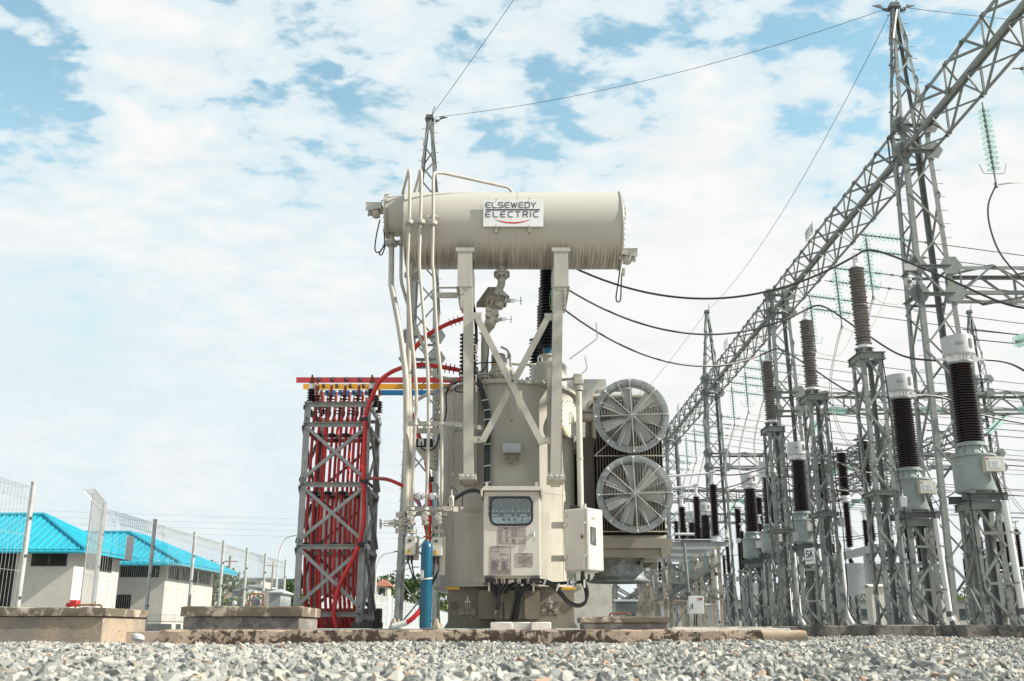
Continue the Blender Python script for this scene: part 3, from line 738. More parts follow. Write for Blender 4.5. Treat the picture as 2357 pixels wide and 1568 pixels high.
# small drum at the left end
r2 = .405; x2 = ux(889, 17.8, CZW+.3); zs = EYE + (CY)*math.tan(PITCH+math.atan((784-498)/FPX))
mb = MB(); mb.lathe([(r2, 0), (r2, xl-x2+.05)], (x2, CY, zs), (1, 0, 0), 64); sd = mb.build('small_drum', 'cream_streaked', tr)
mb = MB(); mb.disc((x2-.035, CY, zs), r2+.065, .022, (1, 0, 0), 64); mb.disc((x2-.008, CY, zs), r2+.065, .022, (1, 0, 0), 64); mb.build('end_flange', 'cream', sd)
mb = MB(); bolts(mb, circle_pts((x2-.055, CY, zs), (1, 0, 0), r2+.035, 28), (1, 0, 0), .012, .09); mb.build('flange_bolts', 'steel_bright', sd)
mb = MB(); mb.tube(fillet([(x2-.035, CY-.35, zs+.18), (x2-.10, CY-.35, zs+.18), (x2-.10, CY-.35, zs-.02), (x2-.035, CY-.35, zs-.02)], .03), .012, 6); mb.build('handle', 'cream', sd)
def gauge(pA, sgn, name='level_gauge'):
    """oil level gauge with hood, standing off the drum end; pA = its centre"""
    c = Vector(pA); mb = MB(); mb.lathe([(.0, 0), (.11, 0), (.12, .03), (.12, .10), (.09, .13), (0, .13)], c, (sgn, 0, -.25), 20)
    g_ = mb.build(name, 'cream', tr)
    mb = MB(); mb.tube([c-Vector((sgn*.1, 0, -.02)), c], .05, 10); mb.build('neck', 'cream', g_)
    mb = MB(); mb.prism([c+Vector((sgn*(-.06), -.15, .13)), c+Vector((sgn*.24, -.15, .13)), c+Vector((sgn*.24, -.15, -.03)), c+Vector((sgn*(-.06), -.15, .02))], (0, .012, 0))
    mb.cbox(c+Vector((sgn*.09, 0, .135)), (.31, .31, .012)); mb.prism([c+Vector((sgn*(-.06), .14, .13)), c+Vector((sgn*.24, .14, .13)), c+Vector((sgn*.24, .14, -.03)), c+Vector((sgn*(-.06), .14, .02))], (0, .012, 0))
    mb.build('hood', 'cream', g_, smooth=False)
    mb = MB(); mb.disc(c+Vector((sgn*.125, 0, -.04)), .08, .012, (sgn, 0, -.25), 20); mb.build('dial', 'dial', g_)
    return g_
gp = a3(185, 775, CY-.2); gl = gauge((gp.x+.05, CY-.2, gp.z-.02), -1)
gp2 = a3(1925, 1095, CY-.35); gr_ = gauge((gp2.x-.04, CY-.35, gp2.z-.02), 1)
for P_, nm in (([(210, 835), (185, 940), (175, 1045), (205, 1060), (245, 1010), (225, 1075), (205, 1070), (240, 1000), (235, 900)], 'l'), ([(1885, 1160), (1870, 1270), (1855, 1370), (1862, 1405), (1885, 1390), (1892, 1250), (1897, 1215)], 'r')):
    mb = MB(); mb.tube([a3(x, y, CY-.3 + .02*i) for i, (x, y) in enumerate(P_)], .013, 6, smooth=6); mb.build('cable', 'rubber', tr)
p = a3(1905, 1200, CY-.3); mb = MB(); mb.cbox(p, (.07, .07, .14), Matrix.Rotation(.2, 3, 'Y'), ch=.01); mb.build('cable_gland', 'cream', tr)
# nameplate on the drum
yn = CY-CR-.035; nA = at(1112, 522, yn); nB = at(1250, 460, yn); 
mb = MB(); mb.cbox(((nA.x+nB.x)/2, yn, (nA.z+nB.z)/2), (nB.x-nA.x, .014, nB.z-nA.z), ch=.003); npl = mb.build('nameplate', 'sign_white', tr)
NW, NH = nB.x-nA.x, nB.z-nA.z
# letters drawn as strokes on a 4 x 5 grid, rounded like the original
GL = {'E': [[(4,5),(1,5),(0,4),(0,1),(1,0),(4,0)], [(0,2.5),(3.6,2.5)]], 'L': [[(0,5),(0,1),(1,0),(4,0)]], 'S': [[(4,4.7),(3.2,5),(.9,5),(0,4.3),(0,3.3),(.9,2.65),(3.1,2.4),(4,1.8),(4,.7),(3.1,0),(.8,0),(0,.3)]],
      'W': [[(0,5),(1.4,0),(2.6,4.4),(3.8,0),(5.2,5)]], 'D': [[(0,5),(3,5),(4,4),(4,1),(3,0),(0,0),(0,5)]], 'Y': [[(0,5),(2,2.4),(4,5)], [(2,2.4),(2,0)]],
      'C': [[(4,5),(1,5),(0,4),(0,1),(1,0),(4,0)]], 'T': [[(0,5),(4,5)], [(2,5),(2,0)]], 'R': [[(0,0),(0,5),(3,5),(4,4.4),(4,3),(3,2.4),(0,2.4)], [(2.2,2.4),(4,0)]], 'I': [[(.0,5),(.0,0)]],
      'A': [[(0,0),(2,5),(4,0)], [(.8,1.7),(3.2,1.7)]], 'B': [[(0,0),(0,5),(3,5),(3.8,4.4),(3.8,3.1),(3,2.6),(0,2.6)], [(3,2.6),(4,2),(4,.6),(3,0),(0,0)]], 'M': [[(0,0),(0,5),(2.4,1.5),(4.8,5),(4.8,0)]],
      'K': [[(0,5),(0,0)], [(4,5),(0,2),(4,0)]], '6': [[(4,5),(1,5),(0,4),(0,.8),(.8,0),(3.2,0),(4,.8),(4,2.2),(3.2,2.8),(0,2.8)]], 'G': [[(4,5),(1,5),(0,4),(0,1),(1,0),(4,0),(4,2.4),(2,2.4)]], 'U': [[(0,5),(0,1),(1,0),(3,0),(4,1),(4,5)]],
      'O': [[(1,0),(0,1),(0,4),(1,5),(3,5),(4,4),(4,1),(3,0),(1,0)]], 'P': [[(0,0),(0,5),(3.2,5),(4,4.3),(4,3),(3.2,2.4),(0,2.4)]], 'N': [[(0,0),(0,5),(4,0),(4,5)]], 'V': [[(0,5),(2,0),(4,5)]]}
def letters(mb, text, o, ex, ez, w, h, gap, stroke, nrm, depth=.003):
    """stroke lettering: o = lower-left corner, ex/ez unit vectors, w/h glyph size"""
    x = 0; nrm = Vector(nrm)
    for ch in text:
        if ch == ' ': x += w + gap; continue
        gw = {'W': 1.3, 'M': 1.2, 'I': 0.0}.get(ch, 1.0)
        for line in GL[ch]:
            pts = [Vector(o) + ex*(x + p[0]/4*w) + ez*(p[1]/5*h) for p in line]
            for a, b in zip(pts, pts[1:]):
                d = (b-a).normalized()*stroke*.42; mb.flat(a-d, b+d, nrm, stroke, depth)
        x += gw*w + gap
    return x
EX, EZ = Vector((1, 0, 0)), Vector((0, 0, 1)); yl = yn-.010
mb = MB(); lw = NW*.073; gp_ = NW*.0325
letters(mb, 'ELSEWEDY', (nA.x+NW*.045, yl, nA.z+NH*.70), EX, EZ, lw, NH*.19, gp_, NW*.0135, (0, 1, 0))
lw2 = NW*.073; letters(mb, 'ELECTRIC', (nA.x+NW*.045, yl, nA.z+NH*.355), EX, EZ, lw2, NH*.19, NW*.0515, NW*.0135, (0, 1, 0))
mb.flat((nA.x+NW*.04, yl, nA.z+NH*.618), (nA.x+NW*.945, yl, nA.z+NH*.618), (0, 1, 0), .026, .003); mb.build('lettering', 'sign_ink', npl, smooth=False)
mb = MB(); K = 14
cur = [(i/K, 1-(2*i/K-1)**2) for i in range(K+1)]
top = [Vector((nA.x+NW*(.20+.59*t), yl, nA.z+NH*(.262-.10*q))) for t, q in cur]; bot = [p - Vector((0, 0, .030*(q**.8))) for p, (t, q) in zip(top, cur)]
mb.prism(top + bot[1:-1][::-1], (0, .003, 0)); mb.build('red_swoosh', 'sign_red', npl, smooth=False)
mb = MB(); bolts(mb, [(nA.x+NW*a, yn-.008, nA.z+NH*b) for a in (.22, .77) for b in (.05, .96)], (0, -1, 0), .012, .01); mb.build('screw', 'steel_bright', npl)
mb = MB()
for a in (.22, .77): mb.box((nA.x+NW*a-.02, yn+.008, nA.z-.10), (nA.x+NW*a+.02, yn+.10, nB.z+.04))
mb.build('bracket', 'cream', npl)
# saddles and posts
YP = 17.42
zsb = vz(659, YP)
for side, (u0, u1, pl, pr, ub) in enumerate(((1052.6, 1085.6, 1066, 1088, 1078), (1276, 1309, 1274, 1296, 1278))):
    xa, xb = ux(u0, YP, zsb), ux(u1, YP, zsb); zt = vz(579, YP)
    mb = MB(); mb.box((xa, YP, zsb), (xb, YP+1.45, zt)); sb = mb.build('saddle', 'cream', tr, smooth=False)
    mb = MB(); mb.box((xa-.04, YP-.012, zt), (xb+.04, YP+.6, zt+.075)); mb.build('saddle_pad', 'cream', sb)
    mb = MB(); mb.box((xa-.02, YP-.02, zsb-.012), (xb+.02, YP+1.4, zsb-.001)); mb.build('top_plate', 'cream', sb)
    # C-shaped post, leaning slightly outwards to the top
    zt2, zb2 = zsb-.013, vz(1091, YP+.05); xt0, xt1 = ux(pl, YP, zt2), ux(pr, YP, zt2); w = xt1-xt0; xo = ux(ub-11, YP, zb2)
    mb = MB(); yb = 17.93
    for q, (x0_, z_) in enumerate(((xo, zb2), (xt0, zt2))): mb.v += [(x0_, YP, z_), (x0_+w, YP, z_), (x0_+w, yb if q == 0 else YP+.32, z_), (x0_, yb if q == 0 else YP+.32, z_)]
    mb.f += [(0,1,5,4), (1,2,6,5), (2,3,7,6), (3,0,4,7), (3,2,1,0), (4,5,6,7)]
    po = mb.build('support_post', 'cream', tr, smooth=False)
    # bolted wing plates below the saddle and mounting flanges on the tank
    sgn = -1 if side == 0 else 1; xw = xt0-.055 if side == 0 else xt1+.03
    mb = MB(); mb.prism([(xt0-.07 if side == 0 else xt1, YP-.01, zt2), (xt0 if side == 0 else xt1+.07, YP-.01, zt2), (xt0 if side == 0 else xt1+.035, YP-.01, zt2-.42), (xt0-.035 if side == 0 else xt1, YP-.01, zt2-.42)], (0, .3, 0)); mb.build('wing_plate', 'cream', po, smooth=False)
    mb = MB(); bolts(mb, [(xw+ (.012 if side == 0 else 0), YP-.012, zt2-.07-.07*i) for i in range(5)] + [(xt0+w*.5, YP-.012, zt2-.07)], (0, -1, 0), .018, .035); mb.build('bolt', 'steel_bright', po)
    mb = MB(); z5, z6 = zb2, zb2+2.05
    fx0, fx1 = (xo-.055, xo+w+.03) if side == 0 else (xo-.03, xo+w+.055)
    yf = 17.90
    mb.prism([(fx0, yf, z5-.02), (fx1, yf, z5-.02), (fx1+.02, yf, z6), (fx0+.0, yf, z6)], (0, .12, 0)); mb.build('mounting_flange', 'cream', po, smooth=False)
    mb = MB(); xx = fx0+.028 if side == 0 else fx1-.022
    bolts(mb, [(xx + .0*i, yf-.002, z5+.35+.28*i) for i in range(7)] + [(fx0+.03, YP-.12, z5-.06), (fx0+.13, YP-.12, z5-.06), (fx1-.05, YP-.12, z5-.06)], (0, -1, 0), .024, .02, 10); mb.build('flange_bolt', 'steel_bright', po)
    mb = MB(); mb.box((fx0-.02, YP-.12, z5-.12), (fx1+.02, yf+.12, z5-.02)); mb.prism([(fx0+.02, YP-.05, z5-.12), (fx1-.02, YP-.05, z5-.12), (fx1-.05, YP+.1, z5-.17), (fx0+.05, YP+.1, z5-.17)], (0, .4, 0)); mb.build('foot_shelf', 'cream', po, smooth=False)
# crossed braces
for (x0_, y0_), (x1_, y1_), yy in (((690, 430), (1128, 1275), 17.36), ((1130, 425), (690, 1255), 17.44)):
    mb = MB(); p, q = a4(x0_, y0_, yy), a4(x1_, y1_, yy); mb.angle(p, q, (q-p).cross(Vector((0, 1, 0))) * (-1 if x0_ < 900 else 1), (0, 1, 0), .115, .012); b_ = mb.build('cross_brace', 'cream', tr, smooth=False)
    mb = MB(); bolts(mb, [a4(x0_, y0_+14, yy)-Vector((0, .01, 0)), a4(x1_, y1_-14, yy)-Vector((0, .01, 0)), a4(908, 865, 17.35)], (0, -1, 0), .02, .035); mb.build('bolt', 'steel_bright', b_)
for x0_, x1_, y0_, y1_ in ((636, 705, 418, 462), (1120, 1186, 424, 470), (648, 712, 1235, 1278), (1112, 1165, 1240, 1284)):
    A, B = a4(x0_, y1_, 17.5), a4(x1_, y0_, 17.5); mb = MB(); mb.box((A.x, 17.455, A.z), (B.x, 17.475, B.z)); mb.box((A.x, 17.475, B.z-.012), (B.x, 17.6, B.z)); mb.build('gusset_plate', 'cream', tr, smooth=False)
# horizontal stub arms left of the left post
for y_, h_, x0_, x1_ in ((300, .10, 372, 545), (250, .02, 385, 545)):
    A, B = a4(x0_, y_, 17.7), a4(x1_, y_, 17.7); mb = MB(); mb.cbox((A+B)/2, (B.x-A.x, .05, h_)); mb.build('pipe_arm', 'cream', tr, smooth=False)
# ---- pipework at the left
def pipe(P, r, conv=a4, name='oil_pipe', m='cream', fr=.18, Y=17.55, parent=None, n=12):
    pts = [conv(x, y, (q[0] if q else Y)) for x, y, *q in P]
    mb = MB(); mb.tube(fillet(pts, fr, 6), r, n); return mb.build(name, m, parent or tr)
def c3(x, y): return ((805.6+.3302*x-863)/.3485, (230.2+.3302*y-575.4)/.3485)
YQ = 17.25
def up(*L): return [(*c3(x, y), *q) for x, y, *q in L]
p1 = pipe(up((366, 660, 17.9), (400, 530, 17.7), (412, 480, YQ), (418, 560, YQ), (415, 830, YQ), (400, 1150, YQ)) + [(215, 150, YQ), (240, 560, YQ), (262, 750, YQ), (277, 980, YQ), (264, 1170, YQ), (250, 1568, YQ), (246, 1700, YQ+.02)], .030, fr=.25)
p2 = pipe(up((450, 645, 17.9), (480, 540, 17.7), (493, 480, YQ), (498, 560, YQ), (492, 852, YQ), (482, 1130, YQ)) + [(297, 160, YQ), (332, 560, YQ), (352, 850, YQ), (355, 1150, YQ), (344, 1568, YQ), (340, 1700, YQ+.02)], .030, fr=.25)
p3 = pipe(up((1128, 645, CY-.1), (1110, 612, CY-.15), (640, 508, 17.4), (580, 505, YQ), (580, 850, YQ), (574, 1150, YQ)) + [(388, 160, YQ), (408, 560, YQ), (440, 870, YQ), (441, 1568, YQ), (435, 1700, YQ+.02)], .030, fr=.2)
for x, y, pp in ((412, 855, p1), (493, 852, p2), (578, 860, p3)):
    c = a3(x, y, YQ); mb = MB(); mb.disc(c-Vector((0, 0, .03)), .085, .028, n=20); mb.disc(c+Vector((0, 0, .003)), .085, .028, n=20); f_ = mb.build('pipe_flange', 'cream', pp)
    mb = MB()
    for q in circle_pts(c, (0, 0, 1), .068, 4, .6): mb.tube([q-Vector((0, 0, .06)), q+Vector((0, 0, .06))], .010, 6)
    mb.build('flange_bolts', 'steel_bright', pp)
c = a3(578, 803, YQ+.02); mb = MB(); mb.cbox(c+Vector((0, .05, 0)), (.23, .02, .05)); mb.ring(c-Vector((0, 0, .02)), .045, .031, .04, n=16); mb.build('pipe_clamp', 'cream_light', tr)
# thick oil lines
l1 = pipe(up((290, 940, 18.1), (290, 1010, 18.1), (287, 1300, 17.8)) + [(110, 240, 17.7), (170, 560, 17.6), (207, 850, 17.5), (209, 1568, 17.45), (200, 1800, 17.45)], .055, fr=.3)
l2 = pipe(up((362, 940, 18.1), (357, 1010, 18.1), (355, 1230, 17.9)) + [(176, 220, 17.9), (213, 350, 17.8), (320, 640, 17.6), (362, 800, 17.6), (400, 836, 17.6), (545, 862, 17.9)], .032, fr=.25)
l3 = pipe(up((425, 1130, 18.0), (425, 1200, 18.0), (425, 1300, 17.8)) + [(229, 190, 17.75), (228, 560, 17.65), (222, 760, 17.6), (232, 1568, 17.55), (234, 1790, 17.5)], .055, fr=.3)
for x, y, r_ in ((290, 1000, .125), (357, 995, .07), (424, 1222, .125)):
    flange(a3(x, y, 18.08 if y < 1100 else 17.98), (0, 0, 1), r_, .035, tr)
pipe([(240, 1150, 17.6), (236, 1040, 17.6), (262, 1000, 17.6), (330, 960, 17.65), (470, 903, 17.95)], .035, fr=.2)
# slim cross beams that carry the pipes
def clampbar(x0_, x1_, y0_, y1_, conv, Y, pipes):
    A, B = conv(x0_, y1_, Y), conv(x1_, y0_, Y); mb = MB(); mb.box((A.x, Y-.01, A.z), (B.x, Y+.01, B.z)); mb.box((A.x, Y+.01, B.z-.01), (B.x, Y+.08, B.z)); mb.cbox(((B.x+.25), Y+.2, (A.z+B.z)/2), (.6, .012, B.z-A.z), Matrix.Rotation(.62, 3, 'Z'))
    o = mb.build('pipe_bracket', 'cream', tr, smooth=False)
    for x in pipes:
        c = conv(x, (y0_+y1_)/2, YQ); mb = MB(); mb.cbox(c+Vector((0, .03, 0)), (.15, .012, .045)); mb.ring(c-Vector((0, 0, .022)), .042, .031, .045, n=16); cl = mb.build('pipe_clamp', 'cream_light', o)
        mb = MB()
        for s_ in (-1, 1): mb.lathe([(.012, 0), (.008, .02)], c+Vector((.057*s_, .022, 0)), (0, -1, 0), 6)
        mb.build('clamp_bolts', 'steel_bright', o)
clampbar(216, 520, 1133, 1163, a4, YQ+.05, (268, 354, 440))
clampbar(243, 640, 366, 408, a5, YQ+.05, (312, 428, 545))
A, B = a4(235, 1195, 17.6), a4(435, 1195, 17.6); mb = MB(); mb.cbox((A+B)/2, (B.x-A.x, .05, .09)); mb.build('pipe_bracket', 'cream', tr, smooth=False)
A, B = a5(275, 430, 17.6), a5(600, 430, 17.6); mb = MB(); mb.cbox((A+B)/2, (B.x-A.x, .05, .07)); mb.build('pipe_bracket', 'cream', tr, smooth=False)
def handwheel(c, axis, r, m='steel_bright', parent=None, spokes=3):
    mb = MB(); ax = Vector(axis).normalized(); P = circle_pts(c, ax, r, 16); mb.tube(P+[P[0], P[1]], r*.13, 6, caps=False)
    for q in circle_pts(c, ax, r, spokes, .4): mb.tube([c, q], r*.10, 5)
    mb.tube([Vector(c)-ax*r*.25, Vector(c)+ax*r*.35], r*.2, 8)
    return mb.build('handwheel', m, parent)
def gate_valve(c, run, stem, s=1.0, m='cream', L=.16):
    """flanged gate valve: run = pipe direction, stem = bonnet direction"""
    c = Vector(c); run = Vector(run).normalized(); stem = Vector(stem).normalized(); mb = MB()
    mb.lathe([(.05*s, -.10*s), (.055*s, -.05*s), (.075*s, 0), (.055*s, .05*s), (.05*s, .10*s)], c, run, 16)
    for k in (-1, 1): mb.disc(c+run*(.10*s*k)-run*.012*s, .095*s, .028*s, run, 18); mb.disc(c+run*(.135*s*k)-run*.012*s, .095*s, .024*s, run, 18)
    mb.lathe([(.045*s, 0), (.045*s, .09*s), (.07*s, .09*s), (.07*s, .12*s), (.03*s, .12*s), (.022*s, .20*s)], c, stem, 14)
    v_ = mb.build('valve', m, tr); mb = MB()
    for k in (-1, 1):
        for q in circle_pts(c+run*(.117*s*k), run, .078*s, 6): mb.tube([q-run*.045*s, q+run*.045*s], .010*s, 5)
    mb.tube([c, c+stem*.34*s], .010*s, 6)
    sd_ = stem.cross(run).normalized()
    for k in (-1, 1): mb.tube([c+stem*.12*s+run*.045*s*k, c+stem*.27*s+run*.03*s*k], .009*s, 5)
    mb.build('valve_bolts', 'steel_bright', v_); handwheel(c+stem*L*2*s, stem, .07*s, 'steel_bright', v_); return v_
for x in (308, 425, 538):
    c = a5(x, 470, YQ); gate_valve(c, (0, 0, 1), (0, -1, .05), .72)
    mb = MB(); mb.tube([a5(x, 500, YQ), a5(x, 560 if x != 425 else 515, YQ)], .03, 12); mb.build('oil_pipe', 'cream', tr)
    if x != 425: flange(a5(x, 578, YQ), (0, 0, 1), .09, .03, tr, nb=4); mb = MB(); mb.tube([a5(x, 590, YQ), a5(x, 630, YQ)], .028, 10); mb.build('oil_pipe', 'steel_bright', tr)
for x, in ((370,), (487,)):
    c = a5(x, 285, YQ); mb = MB(); mb.tube([a5(x-50, 287, YQ), a5(x+50, 287, YQ)], .022, 10); o = mb.build('cross_pipe', 'cream', tr)
    mb = MB(); mb.cbox(c, (.09, .07, .12), ch=.015)
    for s_ in (-1, 1): mb.disc(c+Vector((.055*s_, 0, 0)), .062, .014, (1, 0, 0), 16)
    mb.build('ball_valve', 'steel_bright', o); mb = MB(); mb.flat(a5(x-2, 310, YQ-.07), a5(x-4, 376, YQ-.07), (0, 1, 0), .026, .008); mb.build('lever', 'blue_handle', o)
gate_valve(a5(225, 505, 17.45), (0, 0, 1), (-1, 0, -.05), 1.15)
gate_valve(a5(262, 505, 17.55), (0, 0, 1), (0, -1, 0), .8)
# sampling cabinets hanging from the pipe ends
def meter_box(x0_, x1_, y0_, y1_, py1):
    Y = 17.1; A, B = a5(x0_, y1_, Y), a5(x1_, y0_, Y); mb = MB(); mb.cbox(((A.x+B.x)/2, Y+.07, (A.z+B.z)/2), (B.x-A.x, .14, B.z-A.z), ch=.012); o = mb.build('breather_box', 'cream_light', tr, smooth=False)
    C_ = a5(x1_+14, py1, Y); mb = MB(); mb.box((A.x+.0, Y+.145, C_.z), (C_.x, Y+.19, B.z+.02)); mb.build('back_plate', 'cream_light', o)
    w = B.x-A.x; h = B.z-A.z; mb = MB(); mb.box((A.x+w*.27, Y-.006, B.z-h*.28), (A.x+w*.57, Y-.001, B.z-h*.15)); mb.build('display', 'dial', o)
    mb = MB(); c = Vector((A.x+w*.38, Y-.006, A.z+h*.22)); mb.prism([c+Vector((-.045, 0, -.035)), c+Vector((.045, 0, -.035)), c+Vector((0, 0, .045))], (0, .004, 0)); mb.build('warning_triangle', 'warn_yellow', o)
    mb = MB(); mb.flat(c+Vector((0, -.004, .018)), c+Vector((0, -.004, -.018)), (0, 1, 0), .010, .002); mb.build('warning_mark', 'ink', o)
    for k in (.28, .62):
        mb = MB(); mb.lathe([(.02, 0), (.024, -.03), (.018, -.12), (.012, -.14)], (A.x+w*k, Y+.06, A.z), (0, 0, 1), 10); mb.build('cable_gland', 'rubber', o)
    return A, B
A, B = meter_box(248, 345, 622, 775, 812); A2, B2 = meter_box(470, 566, 625, 782, 938)
for P_ in ([(275, 820), (300, 900), (330, 980), (390, 1050), (430, 1062), (480, 1010), (495, 960), (490, 900), (497, 800)], [(308, 820), (318, 900), (340, 985), (395, 1058), (440, 1062), (492, 1000), (520, 940), (535, 880), (533, 800)], [(495, 830), (490, 900), (470, 960), (490, 985), (530, 900)]):
    mb = MB(); mb.tube([a5(x, y, 17.13-(.02*i if i < 4 else .02*(8-i))) for i, (x, y) in enumerate(P_)], .012, 6, smooth=6); mb.build('cable', 'rubber', tr)
for P_ in ([(345, 610), (380, 632), (420, 620), (440, 560), (430, 500)], [(520, 615), (470, 610), (440, 585), (430, 520)]):
    mb = MB(); mb.tube([a5(x, y, 17.2) for x, y in P_], .007, 6, smooth=6); mb.build('cable', 'green_wire', tr)
# sight glass on the bracket
mb = MB(); c = a5(641, 325, 17.2); mb.cbox(c, (.085, .06, .20), ch=.02); mb.tube([c+Vector((0, 0, -.15)), c+Vector((0, 0, .2))], .012, 8); o = mb.build('sight_glass', 'cream_light', tr); mb = MB(); mb.cbox(c-Vector((0, .032, 0)), (.045, .006, .12)); mb.build('glass', 'pane', o)
mb = MB(); mb.tube([a5(x, y, 17.2) for x, y in ((641, 275), (641, 195))], .009, 6); mb.tube([a5(x, y, 17.2) for x, y in ((655, 235), (670, 220), (683, 240), (672, 290), (670, 340))], .006, 6, smooth=5); mb.build('conduit', 'rubber', tr)
# relay / drive head between the pipes (black box on a cream hopper)
Y = 17.9; A, B = a4(258, 1300, Y), a4(380, 1243, Y); mb = MB(); mb.cbox(((A.x+B.x)/2, Y+.12, (A.z+B.z)/2), (B.x-A.x, .24, B.z-A.z), ch=.02); o = mb.build('relay_head', 'rubber', tr)
mb = MB(); c = a4(306, 1270, Y); mb.cbox(c-Vector((0, .006, 0)), (.10, .012, .13)); mb.build('relay_plate', 'aluminium', o)
mb = MB(); q = [a4(262, 1302, Y), a4(410, 1302, Y), a4(410, 1395, Y), a4(330, 1395, Y)]; mb.prism(q, (0, .3, 0)); mb.prism([a4(330, 1397, Y), a4(412, 1397, Y), a4(400, 1448, Y), a4(345, 1430, Y)], (0, .25, 0)); mb.build('relay_hopper', 'cream', o, smooth=False)
mb = MB()
for i in range(5): bolts(mb, [a4(398, 1300+28*i, Y)], (0, -1, 0), .03, .07)
mb.build('relay_bolts', 'cream', o)
mb = MB(); mb.tube([a4(x, y, Y-.08) for x, y in ((308, 1268), (310, 1310), (350, 1325), (400, 1300), (430, 1220), (460, 1130), (472, 1050), (470, 960), (500, 900), (560, 870), (600, 850))], .014, 6, smooth=6); mb.build('cable', 'rubber', tr)
# valve near the lid at the left and pipe stubs
gate_valve(a4(410, 1018, 17.9), (0, 0, 1), (0, 0, 1), .8, L=.12); mb = MB(); mb.tube([a4(385, 1105, 18.2), a4(440, 1105, 18.2)], .08, 16); mb.build('pipe_stub', 'cream', tr)
# handles and fittings on the tank side
for x, y0_, y1_ in ((462, 1045, 1125), (460, 1325, 1495)):
    mb = MB(); mb.tube(fillet([a4(x-8, y0_, 18.0), a4(x+4, y0_, 17.85), a4(x+4, y1_, 17.85), a4(x-8, y1_, 18.0)], .03), .01, 6); mb.build('grab_rail', 'cream', tr)
mb = MB(); c = a4(516, 1462, 18.1); mb.lathe([(.04, 0), (.045, .03), (0, .035)], (c.x, 18.42, c.z), (-.5, -1, 0), 16); mb.build('port_cap', 'cream_light', tr)
# under the drum: pipe, valves, gas relay
pipe(up((1058, 1150, CY), (1058, 1205, CY)), .085)
flange(a3(1058, 1217, CY), (0, 0, 1), .155, .045, tr)
pipe(up((1058, 1235, CY), (1055, 1290, CY), (1025, 1350, 17.95), (1010, 1420, 17.9)), .075, fr=.2)
c = a3(1010, 1400, 17.95); mb = MB(); mb.lathe([(.12, -.12), (.19, -.10), (.19, -.05), (.14, -.04), (.16, .05), (.19, .06), (.19, .11), (.10, .14)], c, (.25, -.5, .8), 24); v_ = mb.build('relief_valve', 'cream_shade', tr)
mb = MB()
for q in circle_pts(c, (.25, -.5, .8), .17, 10): mb.tube([q-Vector((.03, -.06, .1)), q+Vector((.03, -.06, .1))], .012, 5)
mb.build('valve_bolts', 'cream', v_)
mb = MB(); mb.prism([a3(x, y, 18.25) for x, y in ((962, 1304), (1042, 1304), (1112, 1370), (1085, 1445), (880, 1445), (882, 1415))], (0, .02, 0)); mb.build('deflector_plate', 'cream_shade', tr, smooth=False)
mb = MB(); mb.cbox(a3(1000, 1330, 18.15), (.13, .04, .10)); mb.build('tag_plate', 'cream_shade', tr)
for x, y, s_ in ((1095, 1400, 1.0), (1040, 1530, .9)):
    c = a3(x-45, y, 17.9); gate_valve(c, (.3, .2, .9), (1, 0, 0), s_, L=.19)
for k, (x, y) in enumerate(((990, 1470), (985, 1510), (975, 1560))):
    c = a3(x, y, 17.98); mb = MB(); mb.cbox(c, (.24-.02*k, .22, .11), Matrix.Rotation(.35, 3, 'Y'), ch=.02); mb.build('relay_body', 'cream', tr)
mb = MB(); c0 = a4(760, 500, 18.2); mb.tube([a4(790, 450, 18.0), a4(765, 500, 18.2), a4(735, 540, 18.5), a4(726, 600, 18.8), a4(724, 870, 18.8)], .075, 14, smooth=4); mb.build('oil_pipe', 'cream', tr)
flange(a4(728, 838, 18.8), (0, 0, 1), .17, .04, tr); flange(a4(838, 815, 18.6), (0, 0, 1), .17, .05, tr)
mb = MB(); mb.lathe([(.0, .30), (.06, .30), (.10, .24), (.12, .15), (.20, .1), (.22, .0), (.25, -.02), (.25, -.1), (.16, -.11), (.16, -.3)], a4(838, 800, 18.75), (0, 0, 1), 24); mb.build('relief_dome', 'cream', tr)
mb = MB(); mb.lathe([(.14, -.15), (.14, .32), (.12, .34), (0, .35)], a4(815, 800, 19.0), (0, 0, 1), 24); mb.build('vent_cap', 'cream_shade', tr)
mb = MB(); mb.cbox(a4(793, 750, 18.6), (.07, .05, .04)); mb.build('lever_tag', 'warn_yellow', tr)
for P_, r_ in (([(830, 640, 18.4), (885, 665, 18.4), (878, 720, 18.5)], .022), ([(895, 770, 18.5), (900, 752, 18.5), (1062, 760, 18.6)], .028), ([(878, 670, 18.4), (893, 690, 18.4), (893, 770, 18.5)], .018)):
    pipe(P_, r_, fr=.08)
for x0_, x1_ in ((722, 765), (765, 826)):
    mb = MB(); mb.tube(fillet([a4(x0_+2, 878, 18.1), a4(x0_+2, 862, 18.1), a4(x1_, 862, 18.1), a4(x1_, 878, 18.1)], .03), .014, 6); mb.build('lid_handle', 'cream', tr)
mb = MB(); A, B = a4(995, 866, 18.2), a4(1015, 840, 18.2); mb.box((A.x, 18.2, A.z-.05), (B.x+.02, 18.4, B.z)); mb.build('lid_lug', 'cream', tr)
# LV bushings (dark sheds) behind the left post
for k, Yb_ in enumerate((18.7, 19.5, 20.3)):
    c = a4(608, 830, 18.7); c = Vector((c.x, Yb_, ZL+.035)); h = 1.35 - .0*k; mb = MB(); mb.lathe([(.13, 0), (.13, .16), (.10, .18), (.10, .30)], c, n=24); b_ = mb.build('neutral_bushing' if k else 'low_voltage_bushing', 'cream', tr)
    mb = MB(); mb.lathe(shed_profile(.85, .085, .155, 11), c+Vector((0, 0, .28)), n=28); mb.build('porcelain_sheds', 'shed_black', b_)
    mb = MB(); mb.lathe([(.05, 0), (.055, .06), (.03, .1), (.025, .22), (0, .23)], c+Vector((0, 0, 1.12)), n=16); mb.build('terminal', 'aluminium', b_)
